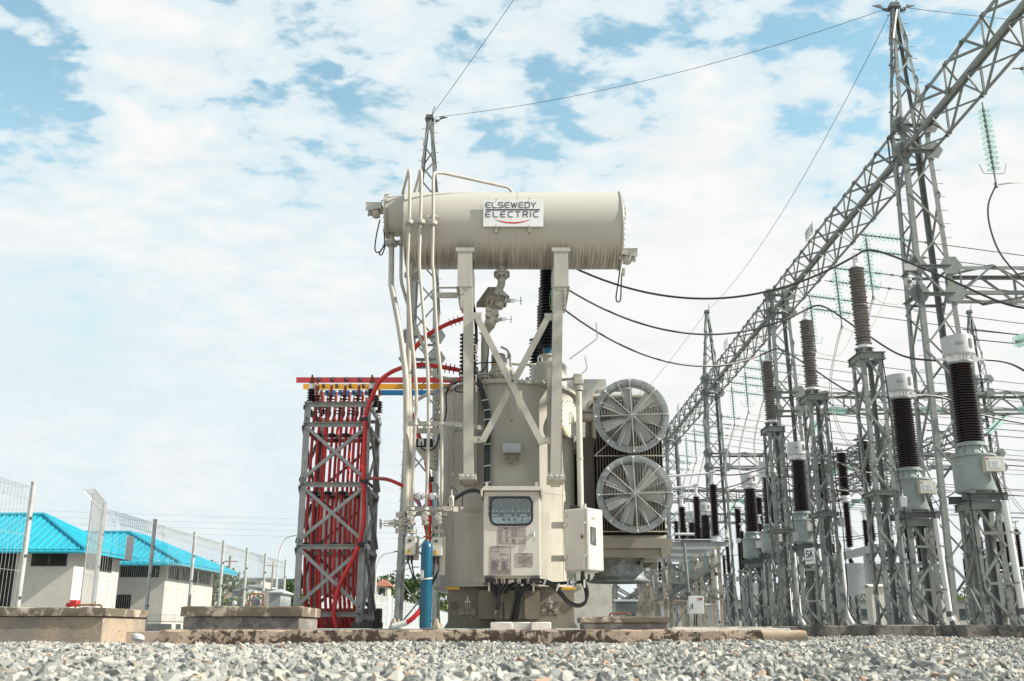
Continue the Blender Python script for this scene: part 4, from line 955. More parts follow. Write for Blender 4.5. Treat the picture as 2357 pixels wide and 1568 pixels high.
# HV bushings and turrets at the right
hvtop = []
for k in range(3):
    Yb_ = 19.35 + 1.25*k; zt = vz(800, 19.35); c = Vector((.735, Yb_, ZL+.03))
    mb = MB(); mb.lathe([(.36, 0), (.36, .62), (.33, .66), (.17, .68), (.16, .80), (.19, .82), (.19, .86), (.12, .88)], c, n=40); b_ = mb.build('high_voltage_bushing', 'cream', tr)
    L = 1.75; mb = MB(); mb.lathe([(.11, 0), (.11, .12)], c+Vector((0, 0, .88)), n=20); mb.build('blue_collar', 'gas_blue', b_)
    mb = MB(); pr = shed_taper(L, .12, .09, .07, 26); mb.lathe(pr, c+Vector((0, 0, 1.0)), n=28); mb.build('porcelain_sheds', 'shed_black', b_)
    mb = MB(); mb.lathe([(.09, 0), (.10, .05), (.10, .12), (.04, .15), (.03, .32), (0, .33)], c+Vector((0, 0, 1.0+L)), n=20); mb.build('terminal_cap', 'aluminium', b_)
    hvtop.append(c+Vector((0, 0, 1.0+L+.3)))
    mb = MB()
    for a in (2.2, .9): 
        p = c+Vector((.3*math.cos(-a), .3*math.sin(-a), .66)); mb.tube(fillet([p-Vector((.04, 0, 0)), p+Vector((-.04, 0, .12)), p+Vector((.04, 0, .12)), p+Vector((.04, 0, 0))], .04), .013, 6)
    mb.build('lifting_eye', 'steel_bright', b_)
# spark rods
for P_ in ([(1285, 722, 18.9), (1470, 585, 18.9), (1460, 480, 18.9)], [(1360, 825, 17.9), (1402, 785, 17.9), (1387, 700, 17.9)]):
    mb = MB(); mb.tube(fillet([a4(x, y, q) for x, y, q in P_], .05), .011, 6); mb.build('arcing_rod', 'steel_bright', tr)
# black sheds of a further tap bushing pair beside the first
mb = MB(); c = Vector((.50, 20.3, ZL+.03)); mb.lathe(shed_profile(.95, .07, .14, 13), c+Vector((0, 0, .55)), n=24); mb.build('tap_bushing', 'shed_black', tr); 
# drive shaft, gear box, down shaft
Y = 17.85; g0 = a4(1342, 858, Y); mb = MB(); mb.cbox(g0, (.19, .17, .20), ch=.02); gb = mb.build('gear_box', 'cream', tr); mb = MB(); mb.disc(g0-Vector((0, 0, .16)), .09, .03); mb.disc(g0-Vector((0, 0, .20)), .09, .03); mb.tube([g0-Vector((0, 0, .25)), g0], .03); mb.build('gear_flange', 'cream', gb)
mb = MB(); mb.tube([a4(1130, 868, 18.3), g0-Vector((.1, 0, -.02))], .028, 10); mb.build('drive_shaft', 'steel_bright', tr); mb = MB(); A, B = a4(1025, 872, 18.3), a4(1305, 850, 17.9); mb.flat(A, B, (0, 0, 1), .09, .012); mb.build('shaft_cover', 'cream_light', tr)
sh = g0 - Vector((-.005, 0, .22)); shb = Vector((sh.x-.0, Y, vz(1172, Y))); mb = MB(); mb.tube([sh, shb], .055, 14); mb.build('down_shaft', 'cream_light', tr); mb = MB(); mb.ring((sh.x, Y, vz(1058, Y)), .064, .056, .025, n=20); mb.tube([sh, sh-Vector((0,0,.25))], .058, 14); mb.build('shaft_guard', 'cream', tr)
# manhole at the right shoulder
c = Vector((TX + TR*.80, TY - TR*.60, vz(963, 18.4))); ax = Vector((.86, -.5, 0)).normalized()
mb = MB(); mb.disc(c-ax*.2, .30, .22+.1, ax, 36); o = mb.build('manhole', 'cream', tr); mb = MB(); mb.disc(c+ax*.10, .365, .03, ax, 40); mb.disc(c+ax*.135, .365, .025, ax, 40); mb.build('manhole_cover', 'cream_light', o)
mb = MB(); bolts(mb, circle_pts(c+ax*.16, ax, .33, 20), ax, .015, .02); mb.build('cover_bolts', 'steel_bright', o)
mb = MB(); s_ = Vector((-ax.y, ax.x, 0)); mb.tube(fillet([c+ax*.16+Vector((0,0,.1)), c+ax*.21+Vector((0,0,.1)), c+ax*.21-Vector((0,0,.1)), c+ax*.16-Vector((0,0,.1))], .02), .01, 6); mb.build('cover_handle', 'cream', o)
# small terminal box on the tank front
Y = 17.8; mb = MB(); mb.cbox(a4(903, 1312, Y), (.34, .10, .20), ch=.012); o = mb.build('terminal_box', 'box_grey', tr, smooth=False)
A, B = a4(848, 1402, Y-.05), a4(960, 1345, Y-.05); mb = MB(); mb.box((A.x, Y-.02, A.z), (B.x, Y+.0, B.z)); mb.box((A.x, Y-.12, B.z), (B.x, Y+.2, B.z+.012)); mb.box(((A.x+B.x)/2-.01, Y-.10, A.z+.02), ((A.x+B.x)/2+.01, Y-.02, B.z)); mb.build('box_bracket', 'cream_shade', o, smooth=False)
mb = MB(); bolts(mb, [(A.x+.06, Y-.02, A.z+.06), (B.x-.06, Y-.02, A.z+.06)], (0, -1, 0), .022, .02); mb.build('bracket_bolt', 'olive_dark', o)
mb = MB(); mb.lathe([(.02, 0), (.02, .02)], Vector((a4(903,1128,17.9).x, 17.965, vz(968.5, 17.96))), (0, -1, 0), 8); mb.build('tank_screw', 'olive_dark', tr)
# black cable bundle down the tank front
for k in range(6):
    dx = k*5.5 - 13
    P_ = [(655+dx*.2, 380, 17.75), (668+dx*.3, 520, 17.75), (668+dx*.3, 640, 17.75), (655+dx*.3, 800, 17.8), (690+dx*.6, 880, 17.8), (725+dx, 1000, 17.88-.0*k), (745+dx*.9, 1100, 17.88), (742+dx, 1300, 17.87), (738+dx, 1568, 17.86), (738+dx, 1680, 17.86)]
    mb = MB(); mb.tube([a4(x, y, q) for x, y, q in P_], .017, 6, smooth=5); mb.build('cable', 'rubber', tr)
for y in (600, 910, 992, 1057, 1120, 1195, 1283, 1425, 1535):
    x = 668 if y < 800 else (700 if y < 950 else (727 if y < 1020 else 742)); c = a4(x, y, 17.83); mb = MB(); mb.cbox(c, (.125, .03, .014), Matrix.Rotation(-.15, 3, 'Y')); mb.build('cable_tie', 'aluminium', tr)
for P_ in ([(655, 800), (620, 850), (560, 870), (490, 890), (470, 960)], [(690, 545), (740, 600), (748, 700), (720, 790), (640, 815)], [(640, 700), (570, 780), (560, 830), (590, 850)], [(590, 940), (540, 935), (530, 915), (560, 895), (640, 900)], [(640, 755), (720, 745), (830, 745)]):
    mb = MB(); mb.tube([a4(x, y, 17.75) for x, y in P_], .012, 6, smooth=6); mb.build('cable', 'rubber', tr)
mb = MB()
for y in (630, 690, 830, 900): mb.tube(fillet([a4(648, y, 17.7), a4(668, y-4, 17.6), a4(668, y+44, 17.6), a4(648, y+40, 17.7)], .03), .012, 6)
mb.build('ladder_bracket', 'cream', tr)
for P_ in ([(560, 1165), (545, 1180), (530, 1200), (575, 1190)], [(1225, 1165), (1250, 1180), (1275, 1222), (1262, 1195)]):
    mb = MB(); mb.tube([a4(x, y, 17.6) for x, y in P_], .008, 5, smooth=5); mb.build('earth_wire', 'bus_yellow' if P_[0][0] > 900 else 'green_wire', tr)
mb = MB(); mb.tube([a3(x, y, 17.5) for x, y in ((1408, 1310), (1393, 1370), (1398, 1440), (1412, 1445))], .009, 6, smooth=5); mb.build('earth_wire', 'green_wire', tr)
# ---- control cabinet
Y = 17.0; A, B = a5(905, 950, Y), a5(1380, 240, Y); D_ = .62
mb = MB(); mb.cbox(((A.x+B.x)/2, Y+D_/2, (A.z+B.z)/2), (B.x-A.x, D_, B.z-A.z), ch=.012); cab = mb.build('control_cabinet', 'cream_light', tr, smooth=False)
RA, RB = a5(885, 240, Y-.1), a5(1405, 198, Y-.1); mb = MB(); w0 = .085
zr0, zr1 = B.z+.004, RB.z; x0_, x1_ = RA.x, RB.x; yf_ = Y-.1
mb.prism([(x0_, yf_, zr0-.09), (x0_, yf_, zr0+.0), (x0_+.06, yf_, zr1), (x1_-.06, yf_, zr1), (x1_, yf_, zr0), (x1_, yf_, zr0-.09), (x1_-.035, yf_, zr0-.09), (x1_-.035, yf_, zr0+.0), (x0_+.035, yf_, zr0+.0), (x0_+.035, yf_, zr0-.09)], (0, D_+.15, 0)); mb.build('cabinet_roof', 'cream_light', cab, smooth=False)
mb = MB()
for x in (936, 1352): mb.cbox(a5(x, 188, Y+.1), (.05, .01, .09)); 
mb.build('roof_lug', 'cream', cab)
W0, W1 = a5(958, 531, Y), a5(1322, 285, Y)
def rrect(x0, z0, x1, z1, r, y, k=6):
    P = []
    for cx, cz, a0 in ((x1-r, z1-r, 0), (x0+r, z1-r, 90), (x0+r, z0+r, 180), (x1-r, z0+r, 270)):
        P += [Vector((cx+r*math.cos(R(a0+90*i/k)), y, cz+r*math.sin(R(a0+90*i/k)))) for i in range(k+1)]
    return P
def frame_ring(mb, x0, z0, x1, z1, r, w, y, t):
    O = rrect(x0, z0, x1, z1, r, y); I = rrect(x0+w, z0+w, x1-w, z1-w, max(.004, r-w), y); n = len(O)
    mb.add(O+I+[p-Vector((0, t, 0)) for p in O+I], [(2*n+i, 2*n+(i+1) % n, 3*n+(i+1) % n, 3*n+i) for i in range(n)] + [(i, (i+1) % n, 2*n+(i+1) % n, 2*n+i) for i in range(n)] + [(n+i, 3*n+i, 3*n+(i+1) % n, n+(i+1) % n) for i in range(n)])
mb = MB(); frame_ring(mb, W0.x, W0.z, W1.x, W1.z, .13, .035, Y-.001, .02); mb.build('window_gasket', 'rubber', cab)
ww, wh = W1.x-W0.x, W1.z-W0.z; zm = W0.z+wh*.43
mb = MB(); pl = rrect(W0.x+.03, W0.z+.03, W1.x-.03, W1.z-.03, .10, Y-.003); mb.prism(pl, (0, .002, 0)); mb.build('gauge_recess', 'dial', cab, smooth=False)
mb = MB(); pl2 = [p for p in pl if p.z < zm]; pl2 = [Vector((W0.x+.03, Y-.006, zm))] + [Vector((p.x, Y-.006, p.z)) for p in pl2] + [Vector((W1.x-.03, Y-.006, zm))]; mb.prism(pl2, (0, .002, 0)); mb.build('switch_panel', 'panel_pale', cab, smooth=False)
for i, x in enumerate((1003, 1110, 1243)):
    c = a5(x, 350, Y); r_ = .135 if i else .12; mb = MB(); mb.prism(rrect(c.x-r_*.9, c.z-.21, c.x+r_*.9, c.z+.135, .02, Y-.006), (0, .002, 0)); go = mb.build('gauge', 'galv_dark', cab, smooth=False)
    mb = MB(); mb.ring((c.x, Y-.010, c.z), r_*.86, r_*.80, .003, (0, 1, 0), 28)
    for k in range(9): a = R(-30+30*k); e = Vector((math.cos(a), 0, math.sin(a))); mb.flat(Vector((c.x, Y-.010, c.z))+e*r_*.62, Vector((c.x, Y-.010, c.z))+e*r_*.75, (0, 1, 0), .005, .002)
    mb.flat((c.x+.045, Y-.011, c.z-.03), (c.x-.06, Y-.011, c.z+.065), (0, 1, 0), .006, .002); mb.flat((c.x-.05, Y-.010, c.z-.065), (c.x+.05, Y-.010, c.z-.065), (0, 1, 0), .006, .002)
    mb.build('dial_marks', 'box_grey', cab, smooth=False)
    mb = MB()
    for k in range(4): mb.disc((c.x-.085+.057*k, Y-.010, c.z-.115), .016, .003, (0, 1, 0), 10)
    mb.cbox((c.x, Y-.010, c.z-.185), (.13, .003, .025)); mb.build('gauge_screws', 'steel_bright', cab)
for x, m_ in ((1077, 'ink'), (1121, 'ink'), (1166, 'green_wire')):
    c = a5(x, 478, Y); mb = MB(); mb.disc((c.x, Y-.012, c.z), .026, .005, (0, 1, 0), 18); mb.build('push_button', m_, cab)
for x in (1210, 1257):
    c = a5(x, 480, Y); mb = MB(); frame_ring(mb, c.x-.055, c.z-.058, c.x+.055, c.z+.058, .006, .007, Y-.007, .004); mb.flat((c.x-.01, Y-.011, c.z-.03), (c.x+.035, Y-.011, c.z-.005), (0, 1, 0), .008, .002); mb.build('small_meter', 'ink', cab)
mb = MB()
for x in (1077, 1121, 1166, 1210, 1257): c = a5(x, 450, Y); mb.flat((c.x-.02, Y-.008, c.z), (c.x+.02, Y-.008, c.z), (0, 1, 0), .005, .002)
mb.build('panel_captions', 'ink', cab)
mb = MB(); mb.prism(rrect(W0.x+.03, W0.z+.03, W1.x-.03, W1.z-.03, .10, Y-.017), (0, .002, 0)); mb.build('window_pane', 'pane', cab, smooth=False)
def info_plate(x0, y0, x1, y1, seed, style):
    rnd = random.Random(seed); A_, B_ = a5(x0, y1, Y), a5(x1, y0, Y); w, h = B_.x-A_.x, B_.z-A_.z
    mb = MB(); mb.cbox(((A_.x+B_.x)/2, Y-.003, (A_.z+B_.z)/2), (w, .004, h)); mb.build('data_plate', 'plate', cab, smooth=False)
    mb = MB(); yy = Y-.0065
    def ln(a, b, c_, d_, t=.0035): mb.flat((A_.x+w*a, yy, A_.z+h*b), (A_.x+w*c_, yy, A_.z+h*d_), (0, 1, 0), t, .001)
    for e in ((.02, .03, .98, .03), (.02, .97, .98, .97), (.02, .03, .02, .97), (.98, .03, .98, .97)): ln(*e, t=.003)
    if style == 'rating':
        for i in range(13):
            z = .84-.06*i
            for c0 in (.04, .26): ln(c0, z, c0+rnd.uniform(.08, .19), z, .0045)
        for i in range(9): ln(.48, .9-.06*i, .70, .9-.06*i, .002)
        for i in range(7): ln(.48+.037*i, .42, .48+.037*i, .92, .002)
        for i in range(3):
            for b in (.60, .42): ln(.77+.07*i, b, .77+.07*i, b+.13+.12*(b > .5), .006)
        for i in range(3): ln(.76+.07*i, .14, .80+.07*i, .14, .006); ln(.78+.07*i, .14, .78+.07*i, .26, .004)
        ln(.20, .93, .34, .93, .016)
        for i in range(5): ln(.50, .30-.05*i, .50+rnd.uniform(.1, .2), .30-.05*i, .0045)
    elif style == 'valves':
        for a, b, c_, d_ in ((.08,.93,.08,.80), (.08,.80,.42,.80), (.42,.80,.42,.93), (.1,.90,.4,.90), (.08,.60,.08,.50), (.1,.50,.9,.52), (.45,.68,.9,.70), (.5,.72,.75,.70), (.55,.60,.55,.52), (.62,.60,.62,.52), (.15,.62,.15,.52), (.3,.60,.3,.52), (.85,.62,.85,.54), (.45,.70,.45,.66)): ln(a, b, c_, d_, .004)
        for i in range(14):
            z = .47-.022*i
            ln(.06, z, .06+rnd.uniform(.2, .42), z, .0045); ln(.54, z, .54+rnd.uniform(.2, .4), z, .0045)
        for i in range(6): ln(.06, .16-.02*i, .95, .16-.02*i, .002)
        for i in range(9): ln(.06+.11*i, .055, .06+.11*i, .165, .002)
    else:
        for i in range(9): ln(.14, .18+.075*i, .9, .18+.075*i, .002)
        for i in range(9): ln(.14+.095*i, .18, .14+.095*i, .78, .002)
        ln(.14, .28, .5, .42, .004); ln(.5, .42, .88, .68, .004); ln(.25, .93, .75, .93, .006); ln(.35, .86, .65, .86, .004); ln(.42, .10, .62, .10, .006)
    mb.build('plate_print', 'ink', cab, smooth=False)
    mb = MB(); bolts(mb, [(A_.x+w*a, Y-.005, A_.z+h*b) for a in (.03, .97) for b in (.04, .96)], (0, -1, 0), .006, .004); mb.build('plate_screws', 'aluminium', cab)
    return A_, B_
info_plate(1028, 541, 1262, 683, 1, 'rating')
A_, B_ = info_plate(963, 697, 1140, 942, 2, 'valves'); mb = MB(); letters(mb, 'OIL PIPING AND VALVE LOCATION'[:0] or 'OIL PIPING AND VALVE LOCATION', (A_.x+.05, Y-.0065, B_.z-.028), EX, EZ, .0095, .014, .0045, .003, (0, 1, 0), .001); mb.build('plate_title', 'ink', cab, smooth=False)
info_plate(1178, 758, 1321, 871, 3, 'graph')
c = a5(1329, 590, Y); mb = MB(); mb.disc(c-Vector((0, .03, 0)), .035, .03, (0, 1, 0), 18); mb.cbox(c-Vector((-.003, .035, .07)), (.022, .02, .16), ch=.006); mb.build('door_handle', 'steel_bright', cab)
mb = MB(); A_, B_ = a5(945, 966, Y+.2), a5(1330, 950, Y+.2); mb.box((A.x+.1, Y+.06, A.z-.035), (B.x-.12, Y+.5, A.z-.001)); mb.build('gland_plate', 'cream', cab)
mb = MB()
for x in (960, 1340): 
    c = a5(x, 985, Y+.05); mb.cbox(c, (.15, .3, .07)); 
mb.build('rubber_mount', 'rubber', cab)
mb = MB()
for x0_, x1_ in ((895, 965), (1330, 1390)):
    A_, B_ = a5(x0_, 1002, Y+.05), a5(x1_, 992, Y+.05); mb.box((A_.x, Y+.0, A_.z), (B_.x, Y+1.0, B_.z)); xx = a5(953 if x0_ < 1000 else 1328, 1030, Y).x; mb.box((xx-.012, Y+.02, a5(0, 1075, Y).z), (xx+.012, Y+1.0, A_.z))
mb.build('cabinet_bracket', 'cream', cab)
mb = MB(); xs_ = [975, 992, 1015, 1040, 1060, 1085, 1100, 1175, 1198, 1215, 1255, 1275, 1290, 1300]
for x in xs_: mb.lathe([(.022, 0), (.022, -.04), (.016, -.05), (.014, -.10)], a5(x, 962, Y+.2), n=8)
mb.build('cable_glands', 'steel_bright', cab)
for k, x in enumerate(xs_[:7]):
    mb = MB(); yy = Y+.18+.03*(k % 3); mb.tube([a5(x, 965, yy), a5(x+2, 1030, yy), a5(1010+5*k, 1120, yy), a5(1018+4*k, 1190, yy), a5(1012+4*k, 1225, yy+.03)] + ([a5(1150, 1060, yy+.3), a5(1300, 1000, yy+.4)] if k > 8 else []), .021, 6, smooth=5); mb.build('cable', 'rubber', tr)
for k, x in enumerate(xs_[7:]):
    mb = MB(); yy = Y+.18+.03*(k % 3); mb.tube([a5(x, 965, yy), a5(x-2, 1020, yy), a5(1175+8*k, 1130, yy), a5(1150+9*k, 1240, yy), a5(1135+9*k, 1325, yy+.05)], .019, 6, smooth=5); mb.build('cable', 'rubber', tr)
mb = MB(); mb.tube([a5(1075, 1170, Y+.3), a5(1078, 1330, Y+.3)], .016, 6); mb.build('cable', 'rubber', tr)
for k in range(4):
    yy = 17.2+.04*k; mb = MB(); mb.tube([a5(1090, 1100-8*k, yy+.1), a5(1130, 1040-5*k, yy+.1), a5(1200, 1000+3*k, yy+.1), a5(1300, 985+6*k, yy+.05), a5(1400, 985+9*k, yy), a5(1480, 1010+8*k, yy), a5(1550, 1080+8*k, yy-.05), a5(1620, 1160+6*k, yy-.1), a5(1700, 1192+4*k, yy-.15), a5(1762, 1160+3*k, yy-.2), a5(1780-6*k, 1080, yy-.2), a5(1755-8*k, 985, yy-.2), a5(1740-8*k+6*k, 915, 17.02)], .024, 8, smooth=6); mb.build('cable', 'rubber', tr)
for k in range(2):
    yy = 17.6; mb = MB(); mb.tube([a5(1390, 990+12*k, 17.4), a5(1500, 1008+8*k, 17.5), a5(1600, 1003+8*k, 17.6), a5(1700, 998+8*k, 17.7), a5(1780, 985+5*k, 17.6), a5(1790, 940, 17.5)], .02, 8, smooth=6); mb.build('cable', 'rubber', tr)
mb = MB()
for x, y, yy in ((1422, 998, 17.15), (1530, 1045, 17.12), (1612, 1003, 17.5), (1655, 1003, 17.55), (1752, 1015, 16.98)): mb.cbox(a5(x, y, yy), (.028, .06, .13), Matrix.Rotation(.4 if x < 1600 else 0, 3, 'Y'))
mb.build('cable_tie', 'aluminium', tr)
# bundle going from the cabinet top left to the bracket
for k in range(3):
    mb = MB(); mb.tube([a5(905, 300+8*k, 17.35), a5(895, 262+6*k, 17.35), a5(860, 232+7*k, 17.35), a5(800, 228+8*k, 17.4), a5(740, 250+8*k, 17.4), a5(680, 290+8*k, 17.4), a5(630, 340+8*k, 17.5), a5(590, 400+8*k, 17.6), a5(545, 480, 17.7), a5(512, 560, 17.75), a5(470, 640, 17.8)], .018, 6, smooth=5); mb.build('cable', 'rubber', tr)
mb = MB(); mb.tube([a5(745, 262, 17.3), a5(732, 300, 17.3), a5(731, 370, 17.3)], .009, 6, smooth=4); mb.build('cable', 'rubber', tr)
# drain valves at the foot
for x in (775, 1463):
    c = a5(x, 1262, 17.75); gate_valve(c, (1, 0, 0), (0, 0, 1), .85, 'cream_shade', L=.11)
# ---- tap changer drive cabinet at the right
th = R(40); M_ = Matrix.Rotation(th, 3, 'Z')     # local -Y = wide face towards left-front, local +X ... right-front
cx = Vector((ux(1354, 16.95, 1.6), 16.95, 0)); zt, zb3 = vz(1169, 17.0), vz(1313, 17.0)
dl = Vector((-math.cos(R(38)), math.sin(R(38)), 0)); dr = Vector((math.cos(R(52)), math.sin(R(52)), 0)); wl, wr = .50, .47
cc = cx + dl*wl/2 + dr*wr/2; Mx = Matrix((( -dl.x, dr.x, 0), (-dl.y, dr.y, 0), (0, 0, 1)))
mb = MB(); mb.cbox((cc.x, cc.y, (zt+zb3)/2), (wl, wr, zt-zb3), Mx, ch=.02); dc = mb.build('drive_cabinet', 'cream_light', tr, smooth=False)
def onface(f, s, z, off=.003):
    """point on the left (f=0) or right (f=1) face: s = 0..1 away from the near corner"""
    n = (-dr if f == 0 else -dl); d = dl*wl if f == 0 else dr*wr
    return Vector((cx.x, cx.y, 0)) + d*s + n*off + Vector((0, 0, z))
H = zt-zb3
mb = MB(); mb.flat(onface(0, .10, zb3+.03, .002), onface(0, .10, zt-.03, .002), -dr, .006, .004); mb.build('door_seam', 'cream_shade', dc)
mb = MB(); mb.prism([onface(1, .14, zb3+H*.42), onface(1, .48, zb3+H*.40), onface(1, .48, zb3+H*.69), onface(1, .14, zb3+H*.70)], -dl*.008); mb.build('inspection_window', 'dial', dc, smooth=False)
mb = MB(); mb.prism([onface(1, .17, zb3+H*.45, .012), onface(1, .30, zb3+H*.44, .012), onface(1, .40, zb3+H*.55, .012), onface(1, .32, zb3+H*.66, .012), onface(1, .2, zb3+H*.66, .012)], -dl*.002); mb.build('window_reflection_plate', 'galv_dark', dc, smooth=False)  # last piece is a grey patch painted on the window as a reflection
mb = MB(); letters(mb, 'MR', onface(1, .24, zb3+H*.81), dr, EZ, .035, .05, .012, .008, -dl, .003); mb.build('maker_letters', 'plate', dc, smooth=False)
for zf in (.72, .20):
    mb = MB(); a_ = onface(0, .13, zb3+H*zf, .03); mb.cbox(a_+Vector((0, 0, .03)), (.07, .03, .05), Mx, ch=.008); mb.flat(a_+Vector((0,0,.02)), a_-Vector((.02, 0, .15)), -dr, .022, .012); mb.build('latch', 'steel_bright', dc)
mb = MB(); a_ = onface(0, .22, zb3+H*.53, .03); mb.cbox(a_, (.04, .02, .05), Mx, ch=.006); mb.tube(circle_pts(a_+Vector((0, 0, .035)), -dr, .018, 8), .004, 5); mb.build('padlock', 'rust', dc)
for zf in (.90, .74, .22):
    mb = MB(); mb.cbox(onface(0, .92, zb3+H*zf, .01), (.07, .03, .07), Mx, ch=.012); mb.build('hinge', 'cream_light', dc)
mb = MB(); a_ = cc + Vector((-.14, -.05, 0)); a_.z = zt+.03; mb.cbox(a_, (.15, .10, .06), Mx, ch=.005); mb.build('cap_box', 'rubber', dc)
mb = MB(); a_ = cc+Vector((.03, 0, 0)); a_.z = zt; mb.lathe([(.06, 0), (.06, .03), (.03, .05), (.03, .1)], a_, n=14); mb.build('shaft_bearing', 'steel_bright', dc)
for zf in (.76, .215):
    A_ = onface(0, .97, zb3+H*zf, -.1); mb = MB(); mb.box((ux(863+.2752*1477, 17.4, A_.z), A_.y+.0, A_.z-.045), (A_.x+.02, A_.y+.25, A_.z+.045)); mb.build('wall_bracket', 'cream', dc, smooth=False)
mb = MB(); a_ = cc.copy(); a_.z = zb3-.012; mb.cbox(a_, (wl*.7, wr*.7, .024), Mx); mb.build('gland_plate', 'steel_bright', dc)
# ---- radiator bank with fans
XR0, XR1 = 1.58, 2.86; ZR0, ZR1 = vz(1236, 18.6), vz(912, 18.6)
rad = thing('radiator_bank_anchor', 'x', 'x', (0, 0, 0)); bpy.data.objects.remove(rad)
mb = MB(); 
for (z_, r_) in ((ZR0-.02, .07), (ZR1+.02, .06)):
    for yy in (18.75, 19.4, 20.1): mb.tube([(XR0-.02, yy, z_), (XR1-.0, yy, z_)], r_, 12)
rb = mb.build('radiator_header', 'cream', tr)
nf = 24
for i in range(nf):
    x = XR0 + .03 + (XR1-XR0-.06)*i/(nf-1); mb = MB()
    y0_, y1_ = 18.66, 20.25
    mb.prism([(x-.007, y0_, ZR0+.10), (x-.007, y0_+.10, ZR0), (x-.007, y1_, ZR0), (x-.007, y1_, ZR1), (x-.007, y0_+.10, ZR1), (x-.007, y0_, ZR1-.10)], (.014, 0, 0)); mb.tube([(x, y0_, ZR0+.12), (x, y0_, ZR1-.12)], .014, 8)
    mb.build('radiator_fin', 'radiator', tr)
mb = MB(); zf_ = vz(1049, 18.6)
for zz in (zf_, ZR0+.1): mb.tube([(XR0-.03, 18.62, zz), (XR1+.03, 18.62, zz)], .012, 6)
mb.tube([(XR0-.03, 18.62, zf_), (XR0+.3, 18.62, zf_+.28)], .012, 6); mb.build('brace_rod', 'cream', rb)
mb = MB(); A_, B_ = at(1348, 1262, 18.5), at(1534, 1240, 18.5); mb.box((XR0-.05, 18.5, A_.z), (XR1+.08, 18.9, B_.z)); mb.box((XR0+.05, 18.55, A_.z-.16), (XR1-.12, 20.2, A_.z-.004)); mb.box((XR1-.14, 18.5, A_.z-.12), (XR1+.03, 18.56, A_.z)); mb.build('radiator_frame', 'cream_shade', tr, smooth=False)
mb = MB(); zc_ = A_.z-.2
for xx in (XR0+.35, XR1-.5): mb.angle((xx, 18.7, zc_), (xx+.12, 20.1, zc_+.03), (1, 0, 0), (0, 0, -1), .08, .01)
mb.angle((XR0-.1, 19.3, zc_), (XR1-.1, 19.3, zc_), (0, 1, 0), (0, 0, -1), .1, .01); mb.build('fan_frame', 'olive_dark', tr)
# side of the radiators nearer the tank: dark fins, link pipes
mb = MB(); 
for k, (v_, r_) in enumerate(((1012-50, .085), (985-40, .04), (1020, .05), (1032, .04))):
    z_ = vz(v_, 18.9); mb.tube([(1.0, 18.9+.1*k, z_), (XR0+.05, 18.9+.1*k, z_)], r_, 14); mb.disc((1.30, 18.9+.1*k, z_), r_*1.5, .03, (1, 0, 0), 18); mb.disc((1.22, 18.9+.1*k, z_), r_*1.5, .03, (1, 0, 0), 18)
mb.build('link_pipe', 'cream', tr)
pts = [at(1372, 1010, 18.8), at(1372, 905, 18.8), at(1395, 895, 18.8), at(1440, 895, 18.9)]; mb = MB(); mb.tube(fillet(pts, .15), .06, 14); mb.tube(fillet([p+Vector((-.12, .4, -.12)) for p in pts], .15), .06, 14); mb.build('riser_pipe', 'cream', tr)
def fan(c, r, axis, shroud=.16):
    """axial fan: galvanised ring, wire guard, seven blades"""
    ax = Vector(axis).normalized(); c = Vector(c); e1 = Vector((1, 0, 0)); e2 = ax.cross(e1).normalized(); e1 = e2.cross(ax)
    mb = MB(); prof = [(r, 0), (r+.008, .012), (r, .02), (r-.10, .02), (r-.125, -shroud), (r-.130, -shroud), (r-.105, .012), (r, 0)]
    mb.lathe([(r, .0), (r, .018), (r-.095, .03), (r-.11, .022), (r-.125, -shroud), (r-.131, -shroud), (r-.116, .012), (r-.10, .016), (r-.02, 0), (r, 0)], c, ax, 64); f_ = mb.build('fan', 'fan_zinc', tr, ang=50)
    mb = MB(); nR = 22
    for k in range(nR):
        rr = .09 + (r-.06-.09)*k/(nR-1); bulge = .05*(1-(rr/r)**2)+.03; P_ = circle_pts(c+ax*bulge, ax, rr, 48); mb.tube(P_+[P_[0]], rr*0+.0024, 4, caps=False)
    mb.build('guard_wires', 'wire_galv', f_)
    mb = MB()
    for k in range(8):
        a = R(45*k+2); e = e1*math.cos(a)+e2*math.sin(a); mb.tube([c+ax*.09, c+ax*.085+e*.3, c+ax*.055+e*(r-.09), c+ax*.02+e*(r-.02)], .008, 5)
        a2 = a+R(20); e = e1*math.cos(a2)+e2*math.sin(a2); mb.tube([c+ax*.075+e*(r*.5), c+ax*.05+e*(r-.07)], .006, 5)
    mb.build('guard_spokes', 'steel_bright', f_)
    mb = MB(); bolts(mb, circle_pts(c+ax*.018, ax, r-.035, 8, R(2)), ax, .022, .03, 8); mb.build('ring_bolts', 'steel_bright', f_)
    mb = MB(); mb.lathe([(0, .02), (.08, .015), (.11, -.02), (.11, -.16), (0, -.17)], c-ax*.03, ax, 24); mb.build('hub', 'fan_zinc', f_)
    for k in range(7):
        a = R(90+360/7*k+6); e = e1*math.cos(a)+e2*math.sin(a); t = ax.cross(e); mb = MB(); n = 6; V_ = []
        for i in range(n+1):
            q = i/n; rr = .10 + (r-.155-.10)*q; w = .075+.045*q; tw = R(38-16*q); d = t*math.cos(tw)+ax*math.sin(tw)
            V_ += [c-ax*.10+e*rr-d*w+t*.015*q, c-ax*.10+e*rr+d*w+t*.03*q]
        for i in range(n): mb.f.append((2*i, 2*i+1, 2*i+3, 2*i+2))
        mb.v = [tuple(p) for p in V_]; nn = ax*.004; b = len(mb.v); mb.v += [tuple(Vector(p)-nn) for p in mb.v[:b]]; mb.f += [tuple(b+i for i in f[::-1]) for f in mb.f[:]]
        mb.build('fan_blade', 'blade', f_)
    return f_
mat('blade', (0.42, 0.42, 0.41), 0.4, 0.2, 0.05, 5)
FY = 18.38
